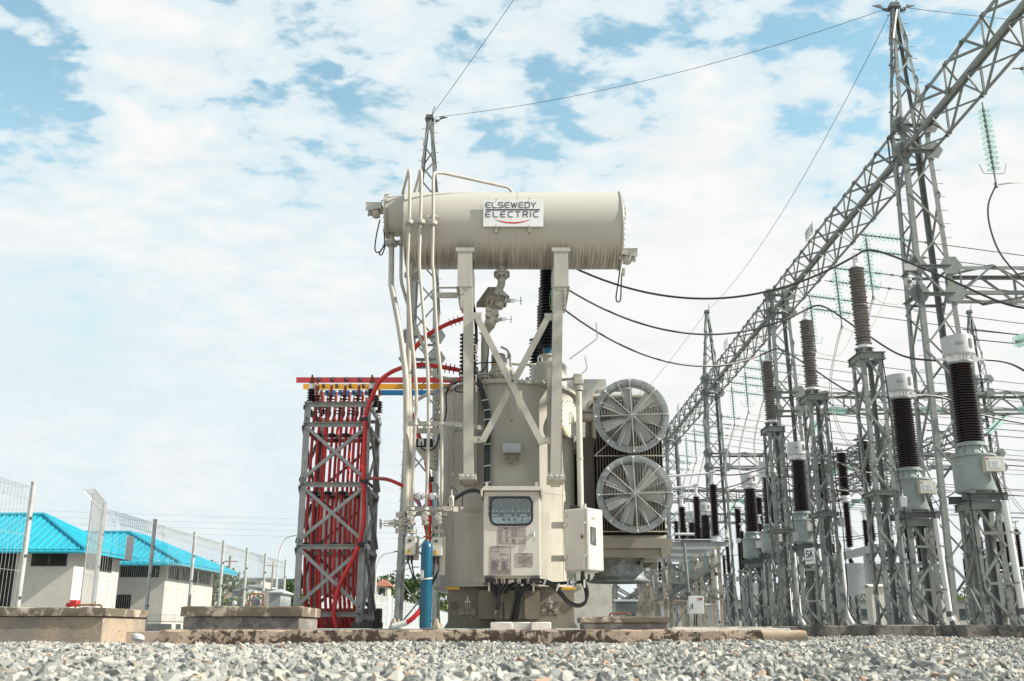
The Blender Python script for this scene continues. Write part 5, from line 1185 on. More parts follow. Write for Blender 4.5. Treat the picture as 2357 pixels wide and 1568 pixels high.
for u, v in ((1453, 957), (1461, 1137)):
    z_ = vz(v, FY); fan((ux(u, FY, z_), FY, z_), .71, (0, -1, 0))
c = Vector((2.03, 19.35, vz(1338, 19.0))); mb = MB(); mb.lathe([(.585, 0), (.60, .012), (.52, .05), (.47, .12), (.46, .42), (.45, .42), (.46, .12), (.51, .045), (.585, 0)], c, n=56); f3 = mb.build('fan', 'fan_zinc', tr, ang=50)
mb = MB()
for k in range(14): rr = .08+.5*k/13; P_ = circle_pts(c-Vector((0, 0, .01)), (0, 0, 1), rr, 40); mb.tube(P_+[P_[0]], .0045, 4, caps=False)
mb.build('guard_wires', 'galv_dark', f3)
for k in range(7):
    a = 2*math.pi*k/7; e = Vector((math.cos(a), math.sin(a), 0)); t = Vector((-e.y, e.x, .7)).normalized(); mb = MB(); q = [c+e*.08-t*.09, c+e*.44-t*.11, c+e*.44+t*.11, c+e*.08+t*.09]; mb.prism([p+Vector((0, 0, .2)) for p in q], (0, 0, .004)); mb.build('fan_blade', 'galv_dark', f3)
mb = MB(); mb.lathe([(.1, 0), (.1, .2)], c+Vector((0, 0, .1)), n=16); mb.build('hub', 'galv_dark', f3)
# dark void between tank and radiators: rear radiator row seen end-on
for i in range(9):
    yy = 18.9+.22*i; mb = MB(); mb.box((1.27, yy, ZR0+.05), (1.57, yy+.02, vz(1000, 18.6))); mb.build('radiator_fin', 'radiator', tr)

# ------------------------------------------------------------------ gas cylinder
Yg = 17.05; zb_ = .172; c = Vector((ux(979, Yg, .3)-.0, Yg, zb_)); rg = .098
zt_ = vz(1246, Yg); Hc = zt_-zb_
mb = MB(); mb.lathe([(rg*.9, 0), (rg, .02), (rg, Hc-.13), (rg*.93, Hc-.075), (rg*.7, Hc-.03), (rg*.35, Hc), (rg*.3, Hc+.02)], c, n=36)
gas = thing('gas_cylinder', 'tall blue gas cylinder with a white paper label standing by the transformer', 'gas cylinder', c); mb.build('bottle', 'gas_blue', gas)
mb = MB(); mb.lathe([(.028, 0), (.028, .04), (.02, .05), (.02, .09), (0, .1)], c+Vector((0, 0, Hc+.02)), n=12); mb.tube([c+Vector((-.06, 0, Hc+.075)), c+Vector((.05, -.02, Hc+.075))], .014, 8); mb.build('valve', 'rust', gas)
def arc_strip(mb, c, r, a0, a1, z0, z1, n=10, tilt=0):
    V_ = []
    for i in range(n+1):
        a = R(a0+(a1-a0)*i/n); 
        for z in (z0, z1): V_.append((c.x+r*math.cos(a), c.y+r*math.sin(a), z + tilt*(i/n-.5)))
    mb.add(V_, [(2*i, 2*i+2, 2*i+3, 2*i+1) for i in range(n)])
mb = MB(); zl = vz(1388, Yg); arc_strip(mb, c, rg+.002, 205, 262, vz(1417, Yg), vz(1389, Yg)+.0); mb.v = [(x, y, z) for x, y, z in mb.v]; 
mb = MB(); z1_ = vz(1064.5+.2752*905, Yg); z2_ = vz(1064.5+.2752*968, Yg); arc_strip(mb, c, rg+.002, 195, 250, z2_, z1_); mb.build('paper_label', 'sign_white', gas)
mb = MB(); 
for i in range(7): z = z1_-.02-.018*i; arc_strip(mb, c, rg+.003, 202, 202+10+(i*17) % 32, z-.003, z+.003, 5)
mb.build('label_print', 'ink', gas)
mb = MB(); zz = vz(1064.5+.2752*975, Yg); arc_strip(mb, c, rg+.004, 180, 360, zz-.012, zz+.012, 18, .03); arc_strip(mb, c, rg+.004, 0, 180, zz-.012, zz+.012, 18, -.03); mb.build('strap', 'box_beige', gas)
# ------------------------------------------------------------------ firewall
mb = MB(); Yw = 22.8; xa, xb = .9, ux(1410, Yw, .3); mb.box((xa, Yw, -.1), (xb, Yw+.25, vz(873, Yw))); mb.build('fire_wall', 'concrete_pale', label='grey concrete fire wall standing behind the transformer fans', cat='wall')
# ------------------------------------------------------------------ cable rack with red cables
def b2(x, y, Y): return at(633+.4219*x, 805.6+.4219*y, Y)
def c6(x, y, Y): return at(667.5+.1726*x, 851.6+.1726*y, Y)
RY0, RY1 = 18.9, 20.5; RXL, RXR = X0(671, RY0), X0(832, RY0)
LV = [.28] + [vz(v, RY0) for v in (1409, 1254, 1112, 974, 928)]
rack = thing('cable_rack', 'tall galvanised lattice frame full of upright red cables', 'steel frame', ((RXL+RXR)/2, (RY0+RY1)/2, .28))
for x, sx in ((RXL, 1), (RXR, -1)):
    for y, sy in ((RY0, 1), (RY1, -1)):
        mb = MB(); mb.angle((x, y, LV[0]), (x, y, LV[5]+.04), (sx, 0, 0), (0, sy, 0), .12, .010); mb.build('leg', 'galv_rack', rack, smooth=False)
e = .012
for i in range(1, 6):
    z = LV[i]
    for y, s_ in ((RY0-e, 1), (RY1+e, -1)):
        mb = MB(); mb.angle((RXL, y, z), (RXR, y, z), (0, 0, -1), (0, -s_, 0), .08, .008); mb.build('cross_rail', 'galv_rack', rack, smooth=False)
    for x, s_ in ((RXL-e, 1), (RXR+e, -1)):
        mb = MB(); mb.angle((x, RY0-.08, z-.05), (x, RY1+.05, z-.05), (0, 0, -1), (s_, 0, 0), .08, .008); mb.build('side_rail', 'galv', rack, smooth=False)
    if i in (2, 3, 4):
        for yy in (19.75, 20.3):
            mb = MB(); mb.angle((RXL, yy, z-.06), (RXR, yy, z-.06), (0, 0, -1), (0, 1, 0), .07, .008); mb.build('cable_rail', 'galv', rack, smooth=False)
for i in range(1, 4):
    z0, z1 = LV[i]+.03, LV[i+1]-.09
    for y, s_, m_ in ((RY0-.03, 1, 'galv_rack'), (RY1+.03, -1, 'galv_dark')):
        for (xa, xb, off) in ((RXL+.03, RXR-.03, 0), (RXR-.03, RXL+.03, .012)):
            mb = MB(); mb.angle((xa, y-s_*off, z0), (xb, y-s_*off, z1), (0, 0, 1), (0, s_, 0), .062, .008); mb.build('brace', m_, rack, smooth=False)
    for x, s_ in ((RXL-.03, 1), (RXR+.03, -1)):
        for (ya, yb, off) in ((RY0+.03, RY1-.03, 0), (RY1-.03, RY0+.03, .012)):
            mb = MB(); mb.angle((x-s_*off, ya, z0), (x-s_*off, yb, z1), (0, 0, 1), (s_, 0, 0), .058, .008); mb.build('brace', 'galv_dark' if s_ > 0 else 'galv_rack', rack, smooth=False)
mb = MB()
bolts(mb, [(x, RY0-.022, z+dz) for x in (RXL+.05, RXR-.05) for z in LV[1:5] for dz in (-.04, .09)], (0, -1, 0), .022, .03)
mb.build('bolt', 'galv_dark', rack)
for x in (RXL, RXR):
    for y in (RY0, RY1):
        mb = MB(); mb.cbox((x, y, .225), (.34, .34, .13), ch=.01); mb.build('plinth', 'foundation_old', label=f'dark concrete plinth under the {"front" if y == RY0 else "back"} leg of the cable rack {"away from" if x == RXL else "nearest to"} the transformer', cat='plinth', group='plinths under the cable rack')
mb = MB(); mb.cbox(((RXL+RXR)/2-.1, 21.2, .36), (1.6, .35, .42), ch=.01); mb.build('plinth', 'foundation_old', label='long dark concrete plinth behind the red cables', cat='plinth')
zbus = vz(875, 19.2)
for i, (y, u0, u1, m_, nm) in enumerate(((19.2, 682, 1063, 'bus_red', 'red'), (19.75, 698, 1047, 'bus_yellow', 'yellow'), (20.3, 712, 1034, 'bus_blue', 'blue'))):
    xa, xb = ux(u0, y, zbus), ux(1063, 19.2, zbus)+.05; mb = MB(); mb.cbox(((xa+xb)/2, y, zbus), (xb-xa, .016, .112), ch=.003)
    mb.build('busbar', m_, label=f'{nm} painted flat busbar running from the cable rack to the transformer', cat='busbar')
    for k, x in enumerate((RXL+.06, RXR-.03)):
        zb_ = LV[5]+.04; h = zbus-.09-zb_; root = thing('support_insulator', f'dark ribbed insulator holding the {nm} busbar at the {"far" if k == 0 else "transformer"} end of the rack', 'insulator', (x, y-.02, zb_), 'insulators under the busbars')
        yy = y-.03; mb = MB(); mb.lathe(shed_profile(h*.62, .055, .088, 5), (x, yy, zb_+h*.12), n=24); mb.build('sheds', 'porcelain', root)
        mb = MB(); mb.lathe([(.055, 0), (.055, h*.12)], (x, yy, zb_), n=18); mb.build('foot', 'aluminium', root); mb = MB(); mb.lathe([(.05, h*.74), (.058, h*.76), (.058, h), (.04, h+.01)], (x, yy, zb_), n=18); mb.build('cap', 'aluminium', root)
        mb = MB(); mb.prism([(x-.05, yy-.01, zb_+h), (x+.05, yy-.01, zb_+h), (x+.014, yy-.01, zbus+.10), (x-.014, yy-.01, zbus+.10)], (0, .02, 0)); mb.build('clamp', 'rust', root)
rnd = random.Random(4)
def termination(parent, p, d, s=1.0, sheds=3, L=.62):
    """heat-shrink cable end: lug, white band, ribbed sleeve and discs"""
    p = Vector(p); d = Vector(d).normalized()
    mb = MB(); mb.lathe([(.022, .07), (.028, .09), (.027, .14), (.031, .15), (.027, .17), (.031, .22), (.027, .24), (.032, .3), (.032, L-.08), (.045, L-.06), (.045, L), (.03, L+.04)], p, d, 16); mb.build('sleeve', 'sleeve_red', parent)
    mb = MB(); mb.lathe([(.03, .045), (.03, .075)], p, d, 14); mb.build('band', 'sign_white', parent)
    for k in range(sheds):
        mb = MB(); mb.lathe([(.03, 0), (.085, .012), (.088, .018), (.03, .026)], p + d*(.27+.062*k), (d.x, d.y, d.z), 20); mb.build('rain_shed', 'shed_red', parent)
for row, (y, zxs, sh0) in enumerate(((19.17, (382, 565, 748, 930), .0), (19.72, (453, 630, 808, 985), .0), (20.27, (517, 690, 865, 1030), 0))):
    for k, zx in enumerate(zxs):
        u = 667.5+.1726*zx; x = ux(u, y, zbus); nm = ('red', 'yellow', 'blue')[row]
        wob = rnd.uniform(-.006, .006); P_ = [(x, y-.02, zbus-.05), (x-.01, y-.02, zbus-.25), (x-.03+wob, y, zbus-.75), (x-.05+wob, y, LV[4]), (x-.07+wob, y, LV[3]), (x-.08-wob, y, (LV[3]+LV[2])/2), (x-.07+wob, y, LV[2]), (x-.05+wob, y, LV[1]+.6), (x+.0+wob, y+.03, LV[1]), (x+.04, y+.05, .17)]
        root = thing('red_cable', f'{["first", "second", "third", "fourth"][k]} upright red cable from the outer side of the rack, joined to the {nm} busbar', 'cable', (x, y, .17), 'upright red cables in the rack')
        mb = MB(); mb.tube(P_[2:], .030, 10, smooth=5); mb.build('sheath', 'cable_red', root)
        d = (Vector(P_[2])-Vector(P_[0])).normalized(); termination(root, P_[0], d, sheds=3 if row != 1 else 2, L=.66)
        mb = MB(); mb.cbox((x, y-.035, zbus+.0), (.065, .02, .085), ch=.004); mb.build('lug', 'frame_black', root)
        mb = MB()
        for a in (-.015, .018): mb.lathe([(.012, 0), (.012, .012)], (x+a, y-.045, zbus+.02-a), (0, -1, 0), 6)
        mb.build('lug_bolt', 'aluminium', root, whole=True)
        for i in (2, 3, 4):
            if row == 0 or i != 2:
                q = Vector(P_[{4: 3, 3: 4, 2: 6}[i]]); mb = MB(); mb.cbox(q + Vector((0, -.02, .03 if row == 0 else -.08)), (.14, .10, .06), ch=.015); mb.build('cable_cleat', 'rubber', root)
def big_cable(label, P_, conv_r=.042, end=None):
    pts = [Vector(p) for p in P_]; o = thing('red_cable', label, 'cable', pts[0]); mb = MB(); mb.tube(pts, conv_r, 12, smooth=8); mb.build('sheath', 'cable_red', o)
    if end:
        for i in range(3):
            t = (pts[-1]-pts[-2]).normalized(); c = pts[-1] - t*(.28-.085*i); mb = MB(); mb.lathe([(.045, 0), (.10, .008), (.10, .014), (.045, .02)], c, t, 18); mb.build('rain_shed', 'cable_red', o)
    return o
o = big_cable('thick red cable arching from the front corner of the rack over to the transformer', [b2(x, y, Y) for x, y, Y in ((335, 1512, 18.75), (320, 1440, 18.75), (350, 1290, 18.72), (430, 1130, 18.7), (470, 1020, 18.7), (485, 900, 18.7), (484, 700, 18.7), (490, 480, 18.7), (500, 340, 18.7), (560, 190, 18.65), (620, 130, 18.6), (700, 95, 18.55), (790, 80, 18.5), (880, 88, 18.5), (1005, 110, 18.5))], end=1)
mb = MB()
for y_ in (378, 718, 1060): mb.cbox(b2(490-(y_ > 1000)*20, y_, 18.7), (.13, .10, .07), ch=.01)
mb.build('cable_cleat', 'rubber', o)
o = big_cable('thick red cable climbing behind the cream pipes and arching high to the transformer', [a5(262, 1342, 18.2), a5(330, 1290, 18.2), a5(395, 1200, 18.25)] + [a5(440, 1000, 18.3), a5(452, 640, 18.4), a5(462, 300, 18.4), a5(455, 150, 18.4)] + [a4(x, y, 18.4) for x, y in ((345, 1440), (328, 1350), (290, 1230), (245, 1100), (208, 960), (203, 840), (230, 720), (270, 640), (350, 560), (480, 490), (585, 452))], end=1)
mb = MB(); mb.cbox(a5(462, 143, 18.38), (.13, .12, .09), ch=.01); mb.build('cable_cleat', 'rubber', o)
mb = MB(); mb.tube([a5(265, 1340, 18.2), a5(225, 1352, 18.2), a5(150, 1372, 18.2)], [.055, .05, .05], 12); mb.build('conduit_end', 'pvc', o)
big_cable('thinner red cable drooping from the back of the rack behind the cream pipes', [b2(500, 700, 20.4), b2(560, 702, 19.9), b2(610, 706, 19.4), b2(670, 728, 19.0), b2(720, 758, 18.8), b2(775, 815, 18.6), a5(385, 400, 18.55), a5(430, 560, 18.5), a5(440, 640, 18.5), a5(436, 760, 18.45), a5(430, 1100, 18.4)], .036)
# grey sheet-metal enclosure behind the rack
Ye = 22.0; A, B = b2(152, 1335, Ye), b2(512, 800, Ye); enc = thing('steel_enclosure', 'light grey sheet metal enclosure standing behind the cable rack', 'enclosure', ((A.x+B.x)/2, Ye+.6, .3))
mb = MB(); mb.box((A.x, Ye, A.z), (B.x, Ye+1.2, B.z)); mb.build('housing', 'box_grey', enc, smooth=False)
mb = MB(); mb.box((A.x-.05, Ye-.03, B.z), (B.x+.03, Ye+1.25, B.z+.035)); mb.build('roof', 'box_grey', enc, smooth=False)
for k in range(1, 3): mb = MB(); x = A.x+(B.x-A.x)*k/3; mb.box((x-.008, Ye-.006, A.z+.02), (x+.008, Ye-.001, B.z-.02)); mb.build('panel_seam', 'galv_dark', enc)
mb = MB(); bolts(mb, [(A.x+.05, Ye-.001, A.z+(B.z-A.z)*t) for t in (.05, .3, .6, .93)] + [(B.x-.05, Ye-.001, A.z+(B.z-A.z)*t) for t in (.05, .3, .6, .93)], (0, -1, 0), .02, .02); mb.build('bolt', 'aluminium', enc)
for x in (A.x+.05, B.x-.05):
    for y in (Ye+.05, Ye+1.1): mb = MB(); mb.box((x-.04, y-.04, .17), (x+.04, y+.04, A.z)); mb.build('leg', 'galv', enc)
# ------------------------------------------------------------------ lattice structures
def lattice(root, cx, cy, lv, legw, brw, seg=1.0, single=False, m='galv', mono=False, x_braced=False, mbr=None, legs=True, faces='flbr', squash=1.0):
    """four-legged lattice. lv = [(z, half width x, half width y)], legs follow it; zigzag bracing on all faces"""
    mbr = mbr or m
    def half(z):
        for (z0, a0, b0), (z1, a1, b1) in zip(lv, lv[1:]):
            if z <= z1 or (z1 == lv[-1][0]): t = (z-z0)/(z1-z0); return a0+(a1-a0)*t, b0+(b1-b0)*t
    if legs:
        for sx in (-1, 1):
            for sy in (-1, 1):
                mb = MB()
                for (z0, a0, b0), (z1, a1, b1) in zip(lv, lv[1:]):
                    w_ = legw if a1 > .15 else min(legw, .085)
                    mb.angle((cx+sx*a0, cy+sy*b0, z0), (cx+sx*a1, cy+sy*b1, z1), (-sx, 0, 0), (0, -sy, 0), w_, w_*.10)
                mb.build('leg', m, root, smooth=False, whole=True)
    zs = [lv[0][0]]
    while zs[-1] < lv[-1][0]-seg*.4:
        a, b = half(zs[-1]); zs.append(min(zs[-1] + seg*max(.55, min(1.3, (a+b)/(lv[0][1]+lv[0][2])*1.25)), lv[-1][0]))
    zs[-1] = lv[-1][0]; tot = MB(); o = .004
    for i, (z0, z1) in enumerate(zip(zs, zs[1:])):
        a0, b0 = half(z0); a1, b1 = half(z1); s = 1 if i % 2 else -1
        for f in faces:
            sg = [s, -s] if x_braced else [s]
            for j, q in enumerate(sg):
                off = .008 + j*brw*.12
                if f == 'f': p_, r_, d1, d2 = (cx-q*a0, cy-b0-off, z0), (cx+q*a1, cy-b1-off, z1), (0, 0, 1), (0, 1, 0)
                elif f == 'b': p_, r_, d1, d2 = (cx+q*a0, cy+b0+off, z0), (cx-q*a1, cy+b1+off, z1), (0, 0, 1), (0, -1, 0)
                elif f == 'l': p_, r_, d1, d2 = (cx-a0-off, cy+q*b0, z0), (cx-a1-off, cy-q*b1, z1), (0, 0, 1), (1, 0, 0)
                else: p_, r_, d1, d2 = (cx+a0+off, cy-q*b0, z0), (cx+a1+off, cy+q*b1, z1), (0, 0, 1), (1, 0, 0)
                mb = tot if mono else MB(); mb.angle(p_, r_, d1, d2, brw, brw*.12)
                if not mono: mb.build('brace', mbr, root, smooth=False, whole=True)
    if mono: tot.build('lattice', mbr, root, smooth=False)
    return zs, half
def gusset(root, c, n, w, h, m='galv'):
    c = Vector(c); n = Vector(n); s = n.cross(Vector((0, 0, 1))).normalized(); mb = MB()
    mb.prism([c - s*w*.25 - Vector((0, 0, h/2)), c + s*w*.25 - Vector((0, 0, h/2)), c + s*w/2, c + s*w*.25 + Vector((0, 0, h/2)), c - s*w*.25 + Vector((0, 0, h/2)), c - s*w/2], n*.012); mb.build('gusset_plate', m, root, smooth=False)
TWZ, BZ0, BZ1 = 18.1, 13.15, 14.05      # peak, beam underside, beam top
def tower(name, label, cx, cy, peak, near, group='steel gantry towers', base=.2, hb=.66):
    root = thing(name, label, 'lattice tower', (cx, cy, base), group)
    lv = [(base, hb, hb), (BZ0, .40, .40), (BZ1, .40, .40)]
    if peak: lv += [(TWZ, .09, .09)]
    m = 'galv' if near else 'galv_far'
    lattice(root, cx, cy, lv, .135, .052, 1.25, m=m, mono=not near)
    for z in (8.9, 9.7, BZ0+.05, BZ1-.05):
        a = .66+(.40-.66)*min(1, z/BZ0)
        for sx in (-1, 1): 
            gusset(root, (cx+sx*a, cy-a-.02, z), (0, -1, 0), .62, .5, m)
        gusset(root, (cx-a-.02, cy-a, z), (-1, 0, 0), .6, .5, m)
        for sy in (-1, 1):
            mb = MB(); mb.angle((cx-a, cy+sy*(a+.01), z), (cx+a, cy+sy*(a+.01), z), (0, 0, -1), (0, sy, 0), .09, .009); mb.build('tie', m, root, smooth=False)
            mb = MB(); mb.angle((cx+sy*(a+.01), cy-a, z), (cx+sy*(a+.01), cy+a, z), (0, 0, -1), (sy, 0, 0), .09, .009); mb.build('tie', m, root, smooth=False)
    if peak:
        mb = MB(); mb.box((cx-.16, cy-.16, TWZ), (cx+.16, cy+.16, TWZ+.03)); mb.box((cx-.13, cy-.13, TWZ+.03), (cx+.13, cy+.13, TWZ+.16)); mb.build('peak_cap', 'galv_dark', root)
        mb = MB(); mb.tube([(cx+.05, cy, TWZ+.1), (cx+.18, cy, TWZ+.55)], .022, 6); mb.build('earth_peak', m, root)
    if near:
        mb = MB(); z = 1.0
        k = 0
        while z < (TWZ if peak else BZ1)-.2:
            a = .66+(.40-.66)*min(1, z/BZ0) if z < BZ1 else .40+(.09-.40)*(z-BZ1)/(TWZ-BZ1)
            x, y = (cx-a, cy+a) if near == 'l' else (cx-a, cy-a)
            mb.tube([(x, y, z), (x-.17, y, z)], .009, 5); mb.tube([(x-.165, y, z), (x-.175, y, z)], .02, 5)
            if peak and z > BZ1-4: xx = cx+a; mb.tube([(xx, cy-a, z+.1), (xx+.17, cy-a, z+.1)], .009, 5)
            z += .42 if k % 2 else .40; k += 1
        mb.build('step_bolt', 'galv', root)
    for sx in (-1, 1):
        for sy in (-1, 1): mb = MB(); x, y = cx+sx*hb, cy+sy*hb; mb.lathe([(.16, -.02), (.16, 0), (.05, .28), (.0, .3)], (x, y, base), n=6); mb.build('shoe', 'galv_rust', root); 
    return root
TXX = 11.5
tower('gantry_tower', 'tallest lattice tower with a pointed peak, carrying the slanting beam over the surge arresters', TXX, 26, True, 'r')
tower('gantry_tower', 'flat topped lattice tower where the beam crosses, second along the row', TXX, 41, False, 'r')
t3 = tower('gantry_tower', 'distant lattice tower with a pointed peak, third along the beam', TXX, 56, True, False)
tower('gantry_tower', 'distant flat topped lattice tower just beyond the fans', TXX, 71, False, False)
tower('gantry_tower', 'lattice tower with a pointed peak standing behind the cream pipes', -3.02, 32.8, True, 'l')
tower('gantry_tower', 'faint far lattice tower in the right-hand yard with a pointed peak', 27, 56, True, False)
tower('gantry_tower', 'faint flat topped lattice tower far off in the crowded yard', 27, 71, False, False)
tower('gantry_tower', 'faintest lattice tower at the far end of the yard', 27, 86, True, False)
def beam(label, p, q, z0, z1, hw, pitch, near, m='galv', name='gantry_beam', xdir=False):
    """box girder of four chords and zigzag lacing between two towers"""
    p = Vector(p); q = Vector(q); L = (q-p).length; ax = (q-p).normalized(); sd = Vector((-ax.y, ax.x, 0))
    root = thing(name, label, 'gantry beam', (p+q)/2 + Vector((0, 0, z0)), 'gantry beams')
    C4 = {(s, k): (p + sd*hw*s + Vector((0, 0, z)), q + sd*hw*s + Vector((0, 0, z))) for s in (-1, 1) for k, z in enumerate((z0, z1))}
    for (s, k), (a, b) in C4.items():
        mb = MB(); mb.angle(a, b, sd*-s, (0, 0, 1 if k == 0 else -1), .10, .011); mb.build('chord', m, root, smooth=False)
    n = max(2, int(round(L/pitch))); tot = MB()
    def br(a, b, d1, d2):
        mb = MB() if near else tot; mb.angle(a, b, d1, d2, .055, .007)
        if near: mb.build('brace', m, root, smooth=False, whole=True)
    for i in range(n):
        t0, t1 = i/n, (i+1)/n; P = lambda s, k, t: C4[(s, k)][0].lerp(C4[(s, k)][1], t); e = i % 2
        for s in (-1, 1): br(P(s, e, t0)+sd*s*.01, P(s, 1-e, t1)+sd*s*.01, (0, 0, 1), sd*s)
        for k in (0, 1):
            s = 1 if (i+k) % 2 else -1; br(P(s, k, t0)+Vector((0, 0, (k*2-1)*.01)), P(-s, k, t1)+Vector((0, 0, (k*2-1)*.01)), ax, (0, 0, k*2-1))
        if i % 2 == 0:
            for s in (-1, 1): br(P(s, 0, t0), P(s, 1, t0), ax, sd*s)
    if not near: tot.build('lattice', m, root, smooth=False)
    return root
beam('near stretch of slanting lattice beam leaving the picture at the top corner', (TXX, 12, 0), (TXX, 25.6, 0), BZ0, BZ1, .45, 1.05, True)
beam('lattice beam between the tallest tower and the next tower', (TXX, 26.4, 0), (TXX, 40.6, 0), BZ0, BZ1, .45, 1.05, True)
beam('lattice beam between the second and the third tower', (TXX, 41.4, 0), (TXX, 55.6, 0), BZ0, BZ1, .45, 1.05, False)
beam('lattice beam beyond the third tower, running down to the fans', (TXX, 56.4, 0), (TXX, 70.6, 0), BZ0, BZ1, .45, 1.05, False, 'galv_far')
beam('farthest stretch of lattice beam behind the fans', (TXX, 71.4, 0), (TXX, 100, 0), BZ0, BZ1, .45, 1.05, False, 'galv_far')
for y, lb in ((26, 'level lattice girder leaving the tallest tower towards the picture edge'), (41, 'level lattice girder behind the surge arresters at the second tower'), (56, 'distant level lattice girder at the third tower'), (71, 'faint level lattice girder at the fourth tower'), (86, 'faintest level lattice girder across the yard')):
    beam(lb, (TXX+.7, y, 0), (26.5, y, 0), 8.9, 9.7, .42, .95, y < 30, 'galv' if y < 50 else 'galv_far', 'level_girder')
for y in (56, 71, 86):
    beam(f'faint high lattice beam {["", "", "in the middle distance", "far off", "farthest off"][2+(y > 56)+(y > 71)]} over the crowded yard', (27, y+.6, 0), (27, y+14.4, 0), 11.0, 11.9, .45, 1.1, False, 'galv_far')
beam('faint second high beam crossing between two far towers of the yard', (19, 48.6, 0), (19, 62.4, 0), 9.0, 9.8, .4, 1.0, False, 'galv_far')
for k_, y_ in enumerate((48, 63)):
    rt = thing('gantry_tower', ['slim lattice tower between the tallest tower and the nearest current transformer', 'slim lattice tower far back between the arrester stands'][k_], 'lattice tower', (19, y_, .2), 'steel gantry towers'); lattice(rt, 19, y_, [(.2, .5, .5), (11.5, .28, .28)], .11, .05, 1.1, m='galv_far', mono=True)
# number signs on the beam
for y, w_ in ((34.2, 1), (49.2, 0), (64.5, 0)):
    s_ = thing('bay_sign', ['small blank white plate on top of the distant beam', 'white plate lettered KTT 6 on top of the beam'][w_] if y < 60 else 'tiny white plate on the farthest visible beam', 'sign', (TXX-.52, y, BZ1)); mb = MB(); mb.cbox((TXX-.52, y, BZ1+.22), (.015, 1.0, .42)); mb.build('plate', 'sign_white', s_)
    if w_: mb = MB(); letters(mb, 'KTT 6', (TXX-.532, y+.42, BZ1+.10), Vector((0, -1, 0)), EZ, .12, .24, .05, .03, (1, 0, 0), .003); mb.build('lettering', 'galv_dark', s_, smooth=False)
# ------------------------------------------------------------------ glass insulator strings
def string(label, p, d, n=12, near=False, group='glass insulator strings', horns=True, first=[None, None]):
    p = Vector(p); d = Vector(d).normalized(); root = thing('insulator_string', label, 'insulator string', p, group); pitch = .146; L = .25 + n*pitch
    prof = [(.02, 0), (.045, .01), (.05, .035), (.13, .055), (.137, .068), (.128, .072), (.10, .062), (.05, .07), (.02, .08)]
    if near:
        for k in range(n):
            mb = MB(); mb.lathe([(.045, .03), (.152, .062), (.162, .076), (.152, .082), (.11, .066), (.045, .070)], p+d*(.2+k*pitch), d, 22); mb.build('glass_disc', 'glass_green', root)
            mb = MB(); mb.lathe([(.02, -.02), (.042, -.01), (.045, .03), (.045, .045), (.015, .09), (.015, .12)], p+d*(.2+k*pitch), d, 10); mb.build('metal_cap', 'galv_dark', root)
    else:
        mb = MB(); mb2 = MB()
        for k in range(n):
            c = p+d*(.2+k*pitch); mb.lathe([(.045, .03), (.15, .060), (.15, .074), (.045, .068)], c, d, 12); mb2.lathe([(.03, -.02), (.04, .03), (.02, .09), (.02, .12)], c, d, 6)
        mb.build('glass_disc_mesh', 'glass_green', root); mb2.build('metal_cap_mesh', 'galv_dark', root)
    mb = MB(); mb.tube([p, p+d*.22], .02, 6); e_ = p+d*(.2+n*pitch); mb.tube([e_-d*.03, e_+d*.35], .025, 6); mb.tube([e_+d*.30, e_+d*.42], .05, 8); mb.build('link', 'galv', root)
    if horns:
        s = Vector((1, 0, 0)) if abs(d.z) > .7 else Vector((0, 0, 1)); mb = MB()
        for sg in (-1, 1): mb.tube(fillet([e_+d*.05, e_+d*.05+s*.26*sg, e_-d*.22+s*.34*sg], .08), .009, 5)
        mb.build('arcing_horn', 'galv', root, whole=True)
    return e_+d*.36
phase_y = [22.8, 19.5] + [31.6, 34.9, 38.2, 46.6, 49.9, 53.2, 61.6, 64.9, 68.2, 76.6, 79.9, 83.2]
def wire(label, P_, r=.014, m='conductor', name='conductor', n=6, group=None):
    mb = MB(); mb.tube(P_, r, n); return mb.build(name, m, label=label, cat='wire', group=group)
names = {22.8: 'the nearest full', 19.5: 'the topmost'}
